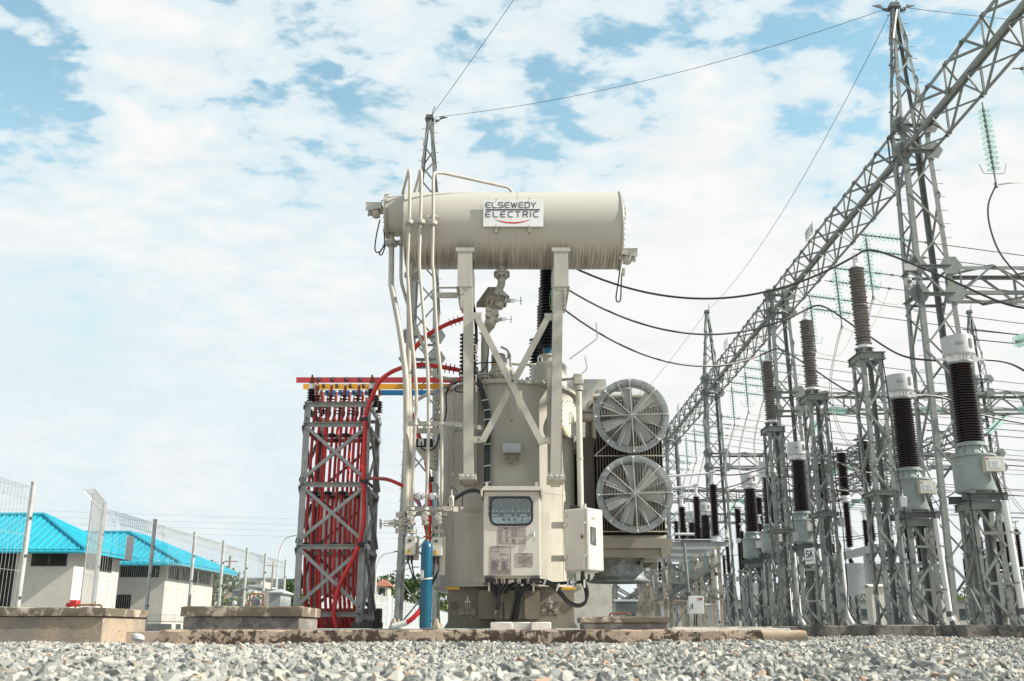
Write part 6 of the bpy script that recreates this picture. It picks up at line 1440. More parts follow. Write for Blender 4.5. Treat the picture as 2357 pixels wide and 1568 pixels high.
for i, y in enumerate(phase_y):
    far = y > 45; where = {22.8: 'large near', 19.5: 'topmost cut off', 31.6: 'first', 34.9: 'second', 38.2: 'third'}.get(y, 'far')
    bay = '' if y < 45 else ('between the second and third towers' if y < 56 else ('beyond the third tower' if y < 71 else 'at the far end of the beam')); ph = ['first', 'second', 'third'][i % 3 - 2 if i > 1 else 0]
    lb = f'{where} hanging string of pale green glass discs under the lattice beam' if not far else f'{ph} hanging string of green discs {bay}'
    e_ = string(lb, (TXX+.55, y, BZ0-.02), (.02, 0, -1), 12, near=y < 25)
    lb2 = f'{where} level pair of green glass strings pulling away from the beam' if not far else f'{ph} level pair of green glass strings {bay}'
    if y > 30:
        for k in (-1, 1):
            t_ = string(lb2.replace('pair of green glass strings', ['upper', 'lower'][k > 0] + ' string of green glass discs'), (TXX+.5, y+.9+.2*k, BZ0+.05-.2*k), (1, 0, -.13), 13, near=False, horns=False)
            if i < 11: wire(f'{["upper", "lower"][k > 0]} line wire from the {where if not far else ph} glass strings {bay}'.strip(), sag(t_, (62, y+.9+.2*k, 10.5), 1.2, 16), .016, 'conductor', group='overhead line wires')
        # jumper and dropper pair
        dz = e_.z
        for k in (-1, 1):
            o_ = Vector((0, .11*k, 0)); base_ = Vector((TXX+1.2, y-1.0, 5.6)); mid = Vector((TXX+.1, y-.2, dz-2.4))
            mb = MB(); mb.tube([e_+o_, e_+o_+Vector((-.25, 0, -.7)), mid+o_+Vector((-.2, 0, 0)), mid+o_+Vector((.05, -.2, -1.8)), base_+o_], .017, 6, smooth=6); mb.build('conductor', 'conductor_light', label=f'{["near", "far"][k > 0]} dropper wire under the {where if not far else ph} string {bay}'.strip(), cat='wire', group='dropper wires')
        mb = MB(); mb.tube([e_, e_+Vector((.5, .2, -.12)), e_+Vector((1.3, .6, .15)), t_], .017, 6, smooth=6); mb.build('conductor', 'conductor_light', label=f'jumper wire at the {where if not far else ph} pair of glass strings {bay}'.strip(), cat='wire', group='jumper wires')
    elif y == 22.8:
        mb = MB(); mb.tube([e_, e_+Vector((.5, 0, .07)), e_+Vector((1.6, .3, .25)), e_+Vector((3, .5, .9))], .019, 6, smooth=6); mb.build('conductor', 'conductor_light', label='jumper wire leaving the clamp of the large near glass string', cat='wire')
        P_ = [e_, at(2275, 470, 22.7), at(2278, 520, 22.5), at(2300, 580, 22.2), at(2340, 630, 22.0), at(2385, 670, 21.8)]; mb = MB(); mb.tube(P_, .022, 8, smooth=8); mb.build('conductor', 'rubber', label='black dropper wire curving down from the large near glass string', cat='wire')
        mb = MB(); t_ = string('large level string of glass discs cut off by the picture edge', (TXX+.55, 21.2, BZ0-.02), (1, -.1, -.05), 12, near=True)
# ------------------------------------------------------------------ surge arresters
def mast(name, label, cx, cy, hx, hy, z0, z1, lw=.078, bw=.044, near=True, seg=.45, group=None, cat='lattice stand', mid=None):
    root = thing(name, label, cat, (cx, cy, z0), group); lattice(root, cx, cy, [(z0, hx, hy), (z1, hx, hy)], lw, bw, seg, mono=not near, m='galv' if near else 'galv_far')
    for z in [z1-.005] + ([mid] if mid else []):
        for sy in (-1, 1): mb = MB(); mb.channel((cx-hx-.05, cy+sy*(hy+.016), z-.07), (cx+hx+.05, cy+sy*(hy+.016), z-.07), (0, 0, 1), (0, sy, 0), .14 if z > z1-.1 else .08, .05); mb.build('top_channel' if z > z1-.1 else 'cross_angle', 'galv', root, smooth=False)
        for sx in (-1, 1): mb = MB(); mb.channel((cx+sx*(hx+.016), cy-hy-.06, z-.07), (cx+sx*(hx+.016), cy+hy+.06, z-.07), (0, 0, 1), (sx, 0, 0), .14 if z > z1-.1 else .08, .05); mb.build('top_channel' if z > z1-.1 else 'cross_angle', 'galv', root, smooth=False)
    if near:
        mb = MB(); n = int((z1-z0)/seg)
        bolts(mb, [(cx+sx*(hx-.05), cy-hy-.012, z0+.2+seg*i) for i in range(n) for sx in (-1, 1)], (0, -1, 0), .02, .025); mb.build('bolt', 'galv_dark', root)
    return root
def stands_on(label, x0, x1, y0, y1, zt=.235):
    mb = MB(); mb.cbox(((x0+x1)/2, (y0+y1)/2, (zt-.15)/2), (x1-x0, y1-y0, zt+.15), ch=.02); return mb.build('foundation_block', 'foundation_old', label=label, cat='foundation')
arr_top = []; ordn = ['nearest', 'middle', 'farthest']
for i, y in enumerate((19.1, 22.7, 26.5)):
    x = 7.02
    mast('arrester_stand', f'{ordn[i]} of the three tall narrow lattice stands under the grey surge arresters', x+.02, y, .20, .30, .235, 5.38, near=True, group='stands of the surge arresters', mid=2.7)
    stands_on(f'dark concrete foundation under the {ordn[i]} surge arrester stand', 6.42, 7.52, y-.68, y+.62)
    root = thing('surge_arrester', f'{ordn[i]} grey ribbed surge arrester on its tall lattice stand', 'surge arrester', (x, y, 5.39), 'grey surge arresters')
    for z0_, L_, n_ in ((5.60, .80, 13), (6.44, .80, 13)):
        mb = MB(); mb.lathe(shed_profile(L_, .105, .165, n_*1, alt=.15), (x, y, z0_), n=28); mb.build('sheds', 'silicone', root)
    mb = MB(); mb.lathe([(.12, 0), (.15, .02), (.15, .045), (.12, .06)], (x, y, 6.395), n=20); mb.build('joint_flange', 'silicone', root)
    mb = MB(); mb.lathe([(.19, .12), (.19, .14), (.12, .15), (.12, .2)], (x, y, 5.40), n=24); mb.build('base_flange', 'aluminium', root)
    mb = MB()
    for a in (.8, 2.4, 3.9, 5.5): mb.lathe([(.035, 0), (.045, .02), (.035, .04), (.045, .06), (.035, .08), (.04, .11)], (x+.14*math.cos(a), y+.14*math.sin(a), 5.40), n=10)
    mb.build('foot_insulator', 'galv_dark', root)
    mb = MB(); mb.lathe([(.10, 0), (.10, .03), (.04, .05), (.03, .1)], (x, y, 7.24), n=16); mb.cbox((x, y, 7.43), (.10, .03, .26)); mb.build('terminal', 'aluminium', root)
    mb = MB(); bolts(mb, [(x+dx, y-.015, 7.36+dz) for dx in (-.025, .025) for dz in (0, .07)], (0, -1, 0), .012, .015); mb.build('terminal_bolt', 'galv_dark', root, whole=True)
    arr_top.append(Vector((x, y, 7.5)))
    # earthing lead and counter, white pipe
    mb = MB(); mb.cbox((x+.30, y-.34, 2.45), (.13, .1, .2), ch=.01); mb.lathe([(.03, 0), (.02, .12)], (x+.30, y-.34, 2.55), n=8); mb.build('surge_counter', 'box_grey', label=f'small grey counter box on the {ordn[i]} arrester stand', cat='counter box', group='surge counters')
    mb = MB(); mb.tube([(x+.22, y-.3, 5.3), (x+.25, y-.33, 4.5), (x+.26, y-.34, 3.2), (x+.30, y-.36, 2.6)], .012, 6, smooth=4); mb.tube([(x+.31, y-.36, 2.35), (x+.30, y-.36, 1.2), (x+.27, y-.36, .6), (x+.45, y-.38, .30), (x+.7, y-.4, .25)], .012, 6, smooth=5); mb.build('earthing_lead', 'rubber', label=f'black earthing lead running down the {ordn[i]} arrester stand', cat='cable', group='earthing leads')
    mb = MB(); mb.tube(fillet([(x+.42, y+.3, 2.1), (x+.45, y+.3, .45), (x+.52, y+.2, .26)], .1), .052, 14); mb.build('conduit', 'pvc', label=f'white plastic conduit behind the {ordn[i]} arrester stand', cat='conduit', group='white conduits by the arresters')
# S A sign
s_ = thing('arrester_sign', 'small white sign lettered SA on a middle lattice stand', 'sign', (6.62, 22.3, 1.9)); SD = Vector((.34, -.94, 0)).normalized(); SN = Vector((-SD.y*-1, -SD.x, 0)); SN = Vector((SD.y, -SD.x, 0)); SP = at(1864, 1280, 22.3); mb = MB(); mb.cbox(SP, (.34, .015, .34), Matrix.Rotation(math.atan2(SD.y, SD.x), 3, 'Z')); mb.build('plate', 'sign_white', s_); mb = MB(); letters(mb, 'SA', SP-SD*.11+SN*.011+Vector((0, 0, -.02)), SD, EZ, .09, .13, .035, .026, SN, .003); mb.build('lettering', 'sign_ink', s_, smooth=False)
mb = MB()
for k in range(9): q = SP+SN*.011-SD*(.13-.03*k)-Vector((0, 0, .09)); mb.flat(q, q+SD*.018, SN, .018, .003)
mb.build('small_print', 'sign_ink', s_, smooth=False)
# ------------------------------------------------------------------ current transformers
def make_ct(label, loc, conduit=True):
    X, Y, Z = loc; root = thing('current_transformer', label, 'current transformer', loc, 'current transformers')
    c = Vector((X, Y, Z)); zt = lambda z: c + Vector((0, 0, z-2.45))
    mb = MB(); mb.lathe([(.33, 2.64), (.365, 2.66), (.375, 2.70), (.375, 3.31)], c-Vector((0, 0, 2.45)), n=48); mb.build('tank', 'ct_paint', root)
    mb = MB(); mb.lathe([(.375, 3.305), (.425, 3.31), (.425, 3.345), (.30, 3.35), (.24, 3.46), (.235, 3.52), (.28, 3.525), (.28, 3.56), (.24, 3.565), (.24, 3.60)], c-Vector((0, 0, 2.45)), n=48); tk = mb.build('shoulder', 'ct_paint', root)
    for a in range(10):
        t = a*2*math.pi/10; e = Vector((math.cos(t), math.sin(t), 0)); mb = MB(); mb.prism([c+e*.24+Vector((0, 0, 1.07)), c+e*.28+Vector((0, 0, 1.07)), c+e*.31+Vector((0, 0, .91)), c+e*.29+Vector((0, 0, .905))], Vector((-e.y, e.x, 0))*.012); mb.build('rib', 'ct_paint', tk, smooth=False)
    mb = MB(); mb.lathe(shed_taper(1.56, .205, .165, .055, 30), c+Vector((0, 0, 1.155)), n=40); mb.build('porcelain', 'porcelain', root)
    mb = MB(); mb.lathe([(.19, 2.71), (.19, 2.74), (.22, 2.745), (.22, 2.86), (.26, 2.87), (.29, 2.9)], c, n=32); mb.build('head', 'aluminium', root)
    mb = MB(); mb.lathe([(.22, 2.69), (.23, 2.70), (.23, 2.715), (.2, 2.72)], c, n=32); mb.build('head_flange', 'galv_dark', root)
    mb = MB(); mb.lathe([(.27, 2.885), (.305, 2.89), (.305, 2.915), (.295, 2.92), (.295, 3.24), (.29, 3.26), (.2, 3.275), (0, 3.28)], c, n=48); mb.build('cap', 'white_cap', root)
    for k, e in ((1, (.42, -.9)), ): 
        d = Vector((.45, -.893, 0)); s_ = Vector((-d.y, d.x, 0)); p = c+Vector((0, 0, 3.08))+d*.292; mb = MB(); n = 20
        mb.prism([p + s_*.042*math.cos(2*math.pi*i/n)+Vector((0, 0, (.065 if math.sin(2*math.pi*i/n) > 0 else -.065)+.042*math.sin(2*math.pi*i/n))) for i in range(n)], d*.008); mb.build('sight_window', 'dial', root, smooth=False)
    mb = MB(); d = Vector((-.3, -.95, 0)).normalized(); s_ = Vector((-d.y, d.x, 0)); p = c+Vector((0, 0, 3.1))+d*.297
    for z_, w in ((0, .12), (-.03, .16), (-.05, .14)): mb.flat(p-s_*w/2+Vector((0, 0, z_)), p+s_*w/2+Vector((0, 0, z_)), d, .007, .002)
    mb.build('cap_print', 'galv_dark', root, smooth=False)
    for sg in (-1, 1):
        mb = MB(); mb.cbox(c+Vector((sg*.24, -.10, 2.80)), (.14, .02, .11)); mb.cbox(c+Vector((sg*.36, -.06, 2.80)), (.24, .05, .035)); mb.build('terminal', 'aluminium', root, whole=True)
    mb = MB(); mb.cbox(c+Vector((.06, -.24, 2.80)), (.3, .02, .09)); mb.build('link_plate', 'aluminium', root)
    mb = MB(); bolts(mb, [c+Vector((dx, -.25, 2.80+dz)) for dx in (-.03, .03, .14) for dz in (-.02, .02)], (0, -1, 0), .013, .012); mb.build('plate_bolt', 'galv_dark', root, whole=True)
    mb = MB(); mb.cbox(c+Vector((.16, -.46, .66)), (.35, .17, .27), ch=.01); bx = mb.build('terminal_box', 'box_beige', root, smooth=False)
    mb = MB(); mb.cbox(c+Vector((.16, -.548, .66)), (.20, .004, .15)); mb.build('data_plate', 'aluminium', bx)
    mb = MB(); q = c+Vector((.09, -.552, .70))
    for i in range(4): mb.flat(q+Vector((0, 0, -.03*i)), q+Vector((.12, 0, -.03*i)), (0, 1, 0), .006, .002)
    mb.build('plate_print', 'galv_dark', bx, smooth=False); mb = MB(); letters(mb, 'ABB', c+Vector((.0, -.549, .755)), EX, EZ, .014, .02, .005, .004, (0, 1, 0), .002); mb.build('maker_letters', 'sign_red', bx, smooth=False)
    for k in range(3): mb = MB(); mb.tube([c+Vector((.12+.035*k, -.45, .53)), c+Vector((.15+.03*k, -.47, .35)), c+Vector((.22+.015*k, -.5, .05)), c+Vector((.24, -.5, -.05))], .014, 6, smooth=4); mb.build('cable', 'rubber', root)
    for sy in (-1, 1): mb = MB(); mb.channel(c+Vector((-.42, sy*.30, .09)), c+Vector((.42, sy*.30, .09)), (0, 0, 1), (0, sy, 0), .14, .07, .01); mb.build('base_channel', 'galv_dark', root, smooth=False)
    for sx in (-1, 1): mb = MB(); mb.cbox(c+Vector((sx*.24, -.30, .165)), (.12, .12, .05)); mb.build('foot', 'ct_paint', root)
    return root
CTX = 8.82; CTY = [19.0, 22.1, 30.6, 34.3, 37.1, 46.0, 49.3, 52.0]
cl = ['nearest current transformer, its white cap and dark porcelain largest of all', 'second current transformer, half hidden by the nearest arrester stand', 'current transformer directly behind the middle arrester stand', 'current transformer half hidden by the farthest arrester stand', 'current transformer standing clear beside the slim dark columns', 'small current transformer between the slim disconnector columns', 'smaller current transformer near the edge of the fans', 'smallest current transformer beside the fans']
ct0 = make_ct(cl[0], (CTX, 18.95, 2.45))
st0 = mast('transformer_stand', 'lattice stand under the nearest current transformer', CTX, 18.95, .27, .28, .235, 2.45, .10, .055, True, .55, 'stands of the current transformers')
pv0 = thing('conduit', 'thick white plastic conduit on the stand of the nearest current transformer', 'conduit', (CTX+.28, 18.5, 0)); 
mb = MB(); cx_ = CTX+.25; mb.tube([(cx_, 18.44, 2.43), (cx_+.06, 18.44, .50)], .062, 18); mb.build('pipe', 'pvc', pv0)
mb = MB(); mb.tube([(cx_+.06, 18.44, .42), (cx_+.10, 18.40, .30)], .062, 18); mb.build('pipe', 'pvc', pv0); mb = MB(); mb.tube([(cx_+.13, 18.35, .16), (cx_+.15, 18.33, .0)], .062, 18); mb.build('pipe', 'pvc', pv0)
mb = MB(); mb.tube([(cx_+.06, 18.44, .52), (cx_+.065, 18.44, .41)], .068, 18); mb.build('joint', 'galv_dark', pv0); mb = MB(); mb.tube([(cx_+.09, 18.41, .32), (cx_+.13, 18.35, .15)], .068, 18); mb.build('joint', 'galv_dark', pv0)
for z in (1.85, .95): mb = MB(); mb.ring((cx_+.03, 18.44, z), .069, .06, .025, n=18); mb.cbox((cx_-.05, 18.60, z+.01), (.7, .02, .05)); mb.build('clamp', 'galv', pv0, whole=True)
mb = MB(); mb.tube([(CTX-.30, 18.6, 2.6), (CTX-.27, 18.64, 1.8), (CTX-.24, 18.64, .9), (CTX-.1, 18.6, .35), (CTX-.2, 18.4, .1)], .011, 6, smooth=5); mb.build('earthing_lead', 'rubber', label='black earthing lead down the stand of the nearest current transformer', cat='cable')
stands_on('dark concrete foundation under the nearest current transformer', CTX-.72, CTX+1.2, 18.48, 19.5)
for i, y in enumerate(CTY[1:], 1):
    d = Vector((0, y-19.0+.05*0, 0)); dup(ct0, ct0.location+d, cl[i]); 
    if y < 36: c_ = dup(st0, st0.location+d, 'lattice stand of the ' + cl[i].split(',')[0])
    dup(pv0, pv0.location+d, 'white conduit of the ' + cl[i].split(',')[0])
    stands_on('foundation of the ' + cl[i].split(',')[0], CTX-.72, CTX+.9, 18.48+d.y, 19.5+d.y)
stf = mast('transformer_stand', 'lattice stand of the ' + cl[4].split(',')[0], CTX, 36.95+.1, .27, .28, .235, 2.45, .10, .055, False, .55, 'stands of the current transformers')
for i, y in enumerate(CTY[5:], 5): dup(stf, stf.location+Vector((0, y-37.1, 0)), 'lattice stand of the ' + cl[i].split(',')[0])
# ------------------------------------------------------------------ heavy conductors: bushings - arresters - current transformers
for i, (a, b) in enumerate(zip(hvtop, arr_top)):
    wire(f'{ordn[i]} black cable sagging from the transformer bushing to the {ordn[i]} surge arrester', sag(a, b, .95, 28), .023, 'conductor', n=8, group='heavy sagging cables')
    ctc = Vector((CTX-.46+.9*(i == 0), (15.8, 19.0, 22.1)[i]-.05, 5.24)); mid = (arr_top[i]+ctc)/2
    mb = MB(); p = arr_top[i]; pts = [p, p+Vector((.35, -.25, .02)), p.lerp(ctc, .45)+Vector((0, 0, .05)), p.lerp(ctc, .75)+Vector((0, 0, -.18)), ctc]; mb.tube(pts, .021, 8, smooth=8); mb.build('conductor', 'conductor', label=f'black cable falling from the {ordn[i]} arrester towards its current transformer', cat='wire', group='heavy falling cables')
for i, y in enumerate((19.0, 22.1, 30.6, 34.3)):
    p = Vector((CTX+.48, y-.1, 5.25)); mb = MB(); mb.tube([p, p+Vector((.6, .2, -.03)), p+Vector((1.6, .7, -.3)), p+Vector((3.4, 1.4, -.45))], .024, 8, smooth=6); mb.build('conductor', 'conductor', label=['thick cable leaving the head of the nearest current transformer', 'thick cable leaving the head of the second current transformer', 'cable leaving the head of the transformer behind the middle stand', 'cable leaving the head of the transformer behind the farthest stand'][i], cat='wire')
# shield wires between the peaks
pk = Vector((TXX, 26, TWZ+.1)); pl_ = Vector((-3.0, 32.8, TWZ+.1))
wire('thin shield wire between the two nearer tower peaks', sag(pl_, pk, .55, 30), .009, group=None)
wire('thin shield wire rising from the peak behind the pipes out of the picture', sag(pl_, (2.2, 21, 18.6), .1, 12), .009)
wire('thin shield wire running to the picture edge from the tallest tower', sag(pk, (28, 27, 18), .4, 16), .009)
wire('faint shield wire descending from the tallest tower to the distant peak', sag(pk, (TXX, 56, TWZ+.1), 1.0, 24), .009)
wire('faintest shield wire beyond the distant peak', sag((TXX, 56, TWZ+.1), (TXX-6, 100, TWZ-2), 1.0, 20), .010)
for i, (c, s_) in enumerate(((pk, -1), (pk, 1), (pl_, 1))):
    mb = MB(); q = c+Vector((s_*.30, 0, -.12)); mb.lathe([(.03, -.12), (.06, -.1), (.03, -.06), (.06, -.04), (.03, 0), (.06, .02), (.02, .05)], q, (s_, 0, .35), 10); mb.prism([q+Vector((0, 0, .02)), q+Vector((s_*.35, 0, .14)), q+Vector((s_*.1, 0, .18))], (0, .03, 0)); mb.tube([c, q], .012, 5)
    mb.build('wire_clamp', 'galv_dark', label=['shield wire clamp on the near side of the tallest peak', 'shield wire clamp on the outer side of the tallest peak', 'shield wire clamp on the peak behind the pipes'][i], cat='clamp')
# floodlight and camera on the tallest tower
fl = thing('security_camera', 'white dome camera under a flat panel on the tallest tower', 'camera', at(2090, 650, 25.2)); c = at(2090, 650, 25.2)
mb = MB(); mb.lathe([(0, -.12), (.08, -.1), (.10, 0), (.10, .1), (0, .12)], c, n=16); mb.build('dome', 'white_cap', fl); mb = MB(); mb.lathe([(0, 0), (.055, .0), (.055, .03)], c+Vector((0, -.13, -.02)), (0, 1, 0), 16); mb.build('lens', 'dial', fl)
mb = MB(); mb.cbox(c+Vector((.1, -.05, .42)), (.34, .03, .18), Matrix.Rotation(.35, 3, 'X')); mb.build('solar_panel', 'aluminium', fl); mb = MB(); mb.tube([c+Vector((0, 0, .1)), c+Vector((.05, .05, .3)), c+Vector((.5, .3, .2))], .02, 6); mb.build('arm', 'galv', fl)
# ------------------------------------------------------------------ live tank circuit breakers
def breaker(label, y0, near=True):
    X = 12.0; root = thing('circuit_breaker', label, 'circuit breaker', (X, y0, .2), 'circuit breakers')
    for i, dy in enumerate((-2.3, 0, 2.4)):
        c = Vector((X, y0+dy, 2.85)); mb = MB(); mb.lathe(shed_profile(1.55, .09, .15, 26), c+Vector((0, 0, .12)), n=16); mb.build('lower_porcelain', 'porcelain', root)
        mb = MB(); mb.lathe(shed_profile(1.55, .14, .20, 26), c+Vector((0, 0, 1.92)), n=18); mb.build('upper_porcelain', 'porcelain', root)
        mb = MB(); mb.lathe([(.12, 0), (.16, .01), (.16, .05), (.12, .1)], c, n=14); mb.lathe([(.12, 1.67), (.19, 1.72), (.19, 1.78), (.15, 1.8), (.19, 1.86), (.17, 1.93)], c, n=14); mb.lathe([(.2, 3.47), (.2, 3.52), (.1, 3.54)], c, n=14); mb.build('flange', 'aluminium', root)
        mb = MB(); mb.cbox(c+Vector((-.05, -.05, 3.55)), (.5, .25, .03)); mb.tube([c+Vector((-.15, 0, 3.55)), c+Vector((-.15, 0, 3.72))], .03, 6); mb.build('terminal', 'galv_dark', root, whole=True)
    mb = MB(); mb.cbox((X, y0, 2.72), (.30, 6.2, .24), ch=.01); mb.build('beam', 'box_grey', root, smooth=False)
    for dy in (-1.7, 1.7): mb = MB(); mb.channel((X, y0+dy, .2), (X, y0+dy, 2.6), (1, 0, 0), (0, -1, 0), .30, .18, .012); mb.build('leg', 'box_grey', root, smooth=False)
    mb = MB(); mb.cbox((X+.0, y0-.3, 1.85), (.62, .9, 1.05), ch=.02); mb.build('drive_cabinet', 'box_grey', root, smooth=False)
    return root
breaker('three phase circuit breaker with stacked dark porcelain between the two nearest stands', 36.0)
br2 = breaker('more distant circuit breaker with stacked dark porcelain in the next bay', 51.0)
dup(br2, br2.location+Vector((0, 15, 0)), 'farthest circuit breaker with stacked dark porcelain'); dup(br2, br2.location+Vector((13, -6, 0)), 'circuit breaker with dark porcelain deep in the crowded yard'); dup(br2, br2.location+Vector((7.5, 2, 0)), 'circuit breaker seen between the tallest tower and the nearest stand'); dup(br2, br2.location+Vector((-3.2, 12, 0)), 'distant circuit breaker beyond the slim dark columns')
# ------------------------------------------------------------------ disconnector frames
def disconnector(label, y, cabinet, near=True):
    z = 2.5; xa, xb = 4.15, 6.2; root = thing('disconnector', label, 'disconnector', ((xa+xb)/2, y, .2), 'disconnectors')
    m = 'galv'
    for dy in (-.55, .55):
        mb = MB(); mb.channel((xa, y+dy, z), (xb, y+dy, z), (0, 0, 1), (0, -1 if dy < 0 else 1, 0), .14, .06, .01); mb.build('beam', 'box_grey', root, smooth=False)
    for x in (xa+.28, xb-.25):
        for dy in (-.5, .5): mb = MB(); mb.angle((x, y+dy, .2), (x, y+dy, z-.07), (1 if x < 5 else -1, 0, 0), (0, 1, 0), .10, .01); mb.build('leg', 'galv_rust', root, smooth=False)
        mb = MB(); mb.angle((x, y-.5, 1.0), (x, y+.5, z-.2), (0, 0, 1), (1, 0, 0), .06, .008); mb.build('brace', m, root, smooth=False)
    for dy in (-.52, .52):
        for (x0_, z0_, x1_, z1_) in ((xa+.3, 1.9, xb-.25, 1.05), (xa+.3, 1.0, xb-.25, 1.95)):
            mb = MB(); mb.angle((x0_, y+dy, z0_), (x1_, y+dy-(.02 if z0_ > 1.5 else 0), z1_), (0, 0, 1), (0, -1, 0), .07, .008); mb.build('brace', m, root, smooth=False)
        mb = MB(); mb.angle((xa+.3, y+dy, .95), (xb-.25, y+dy, .95), (0, 0, 1), (0, -1, 0), .07, .008); mb.build('cross_angle', 'galv_rust', root, smooth=False)
    for x in (xb-.25, xa+.2):
        c = Vector((x, y, z+.08)); mb = MB(); mb.lathe([(.13, 0), (.13, .05), (.09, .08), (.09, .16), (.13, .18), (.1, .2)], c, n=16); mb.build('base_bearing', 'aluminium', root)
        mb = MB(); mb.lathe(shed_profile(1.50, .085, .14, 26), c+Vector((0, 0, .2)), n=18); mb.build('porcelain', 'porcelain', root)
        mb = MB(); mb.lathe([(.085, 1.7), (.085, 1.78), (.05, 1.82), (.05, 1.98), (.07, 2.0), (.07, 2.05)], c, n=14); mb.cbox(c+Vector((.0, -.05, 2.08)), (.16, .2, .05)); mb.build('terminal_head', 'aluminium', root, whole=True)
    mb = MB(); mb.tube([(xb-.25, y, z+2.12), (xa+.2, y, z+2.0)], .035, 10); mb.build('blade_arm', 'aluminium', root)
    mb = MB(); mb.tube([(xa+.5, y-.7, z+.27), (xb-1.0, y-.7, z+.27)], .035, 8); mb.tube([(xa, y-.62, z+.12), (xb, y-.62, z+.12)], .015, 6); mb.build('drive_rod', 'aluminium', root)
    if cabinet:
        xc = X0(1606, y-.75); mb = MB(); mb.tube([(xc-.25, y-.6, z+.15), (xc-.18, y-.6, 1.15)], .045, 10); mb.build('operating_pipe', 'galv', root)
        mb = MB(); mb.lathe([(.05, 0), (.10, .02), (.08, .1), (.12, .12), (.12, .18), (.05, .2)], (xc-.16, y-.6, .98), n=12); mb.build('coupling', 'galv_dark', root)
        za, zb2_ = vz(1413, y-.75), vz(1372, y-.75); xa2, xb2 = X0(1588, y-.75), X0(1623, y-.75)
        mb = MB(); mb.cbox(((xa2+xb2)/2, y-.6, (za+zb2_)/2), (xb2-xa2, .3, zb2_-za), ch=.008); cb_ = mb.build('drive_cabinet', 'box_white', root, smooth=False)
        mb = MB(); mb.cbox((xb2-.09, y-.754, zb2_-.07), (.13, .004, .07)); mb.build('maker_plate', 'sign_white', cb_); mb = MB(); letters(mb, 'ABB', (xb2-.145, y-.758, zb2_-.095), EX, EZ, .028, .045, .012, .010, (0, 1, 0), .002); mb.build('maker_letters', 'sign_red', cb_, smooth=False)
        mb = MB(); mb.cbox((xa2+.10, y-.76, (za+zb2_)/2-.03), (.022, .02, .15)); mb.build('door_handle', 'rubber', cb_)
        mb = MB()
        for k in range(2): mb.tube([((xa2+xb2)/2-.03+.06*k, y-.6, za), ((xa2+xb2)/2-.06+.05*k, y-.6, .2)], .018, 6)
        mb.build('cable', 'rubber', root)
    return root
disconnector('nearest disconnector frame with slim dark columns and a white lettered cabinet', 29.5, True)
for i, y in enumerate((32.3, 35.1)): disconnector(['second disconnector frame, close behind the one with the lettered cabinet', 'third disconnector frame, behind the second, its slim column by the fans'][i], y, False)
d4 = disconnector('distant disconnector frame in the next bay beyond the fans', 44.5, False)
dup(d4, d4.location+Vector((0, 3, 0)), 'disconnector frame just behind the first one of the next bay'); dup(d4, d4.location+Vector((0, 15, 0)), 'small far disconnector frame low beside the fans'); dup(d4, d4.location+Vector((9.5, -5, 0)), 'disconnector frame seen through the tall arrester stands'); dup(d4, d4.location+Vector((14.5, -9, 0)), 'disconnector frame standing beyond the tallest tower')
dup(d4, d4.location+Vector((10.0, 6, 0)), 'disconnector frame far behind the circuit breaker'); dup(d4, d4.location+Vector((17.5, 3, 0)), 'disconnector frame deep in the yard towards the picture edge')
# post insulators on slim lattice stands, filling the yard behind
def post_unit(label, x, y):
    root = thing('post_insulator', label, 'post insulator', (x, y, .2), 'post insulators in the yard'); lattice(root, x, y, [(.2, .2, .2), (2.6, .2, .2)], .08, .05, .5, mono=True, m='galv_far')
    mb = MB(); mb.cbox((x, y, 2.63), (.5, .5, .06)); mb.build('top_plate', 'galv_far', root); mb = MB(); mb.lathe(shed_profile(1.6, .07, .125, 24), (x, y, 2.75), n=14); mb.build('porcelain', 'porcelain', root)
    mb = MB(); mb.lathe([(.08, 0), (.08, .12), (.04, .14), (.04, .3)], (x, y, 4.35), n=10); mb.cbox((x, y, 4.68), (.12, .4, .06)); mb.build('terminal', 'aluminium', root, whole=True); return root
pu = post_unit('slim post insulator on a lattice stand just behind the nearest current transformer', 15.2, 33)
spots = [(15.2, 36.3), (15.2, 39.6), (10.2, 41.5), (10.2, 44.8), (10.2, 48), (18.5, 46), (18.5, 49.3), (18.5, 52.6), (15.0, 57), (15, 60.3), (15, 63.6), (21.5, 61), (21.5, 64.3), (24, 50), (24, 53.3), (8.0, 58), (8.0, 61.5), (8, 65), (20, 41), (20, 44.3), (12.5, 60), (10.2, 70), (14, 74), (18, 78), (13.5, 45.5), (17, 37), (17, 40.5), (22, 44), (22, 47.5), (26, 58), (19, 66), (12.8, 52.5), (12.8, 56), (16.8, 50.5), (23.5, 66), (9.5, 52), (9.5, 55.5), (28, 63), (11.4, 66), (6.6, 40.5), (6.6, 43.5), (5.2, 56)]
adj = ['slim', 'narrow', 'thin', 'slender']; wh = ['behind the arrester stands', 'between the lattice stands', 'beyond the circuit breaker', 'under the level girder', 'deep in the yard', 'near the second tower', 'far off by the third tower']
for i, (x, y) in enumerate(spots): dup(pu, (x, y, .2), f'{adj[i % 4]} dark post insulator {wh[(i*3) % 7]}, {["standing by itself", "beside a breaker leg", "close to a lattice leg", "low against the sky", "partly covered by steel", "in front of a frame", "in the last row"][(i*5) % 7]}' if False else f'{adj[i % 4]} dark post insulator {wh[(i*3) % 7]}' + ('' if i < 28 else ', in the back row'))
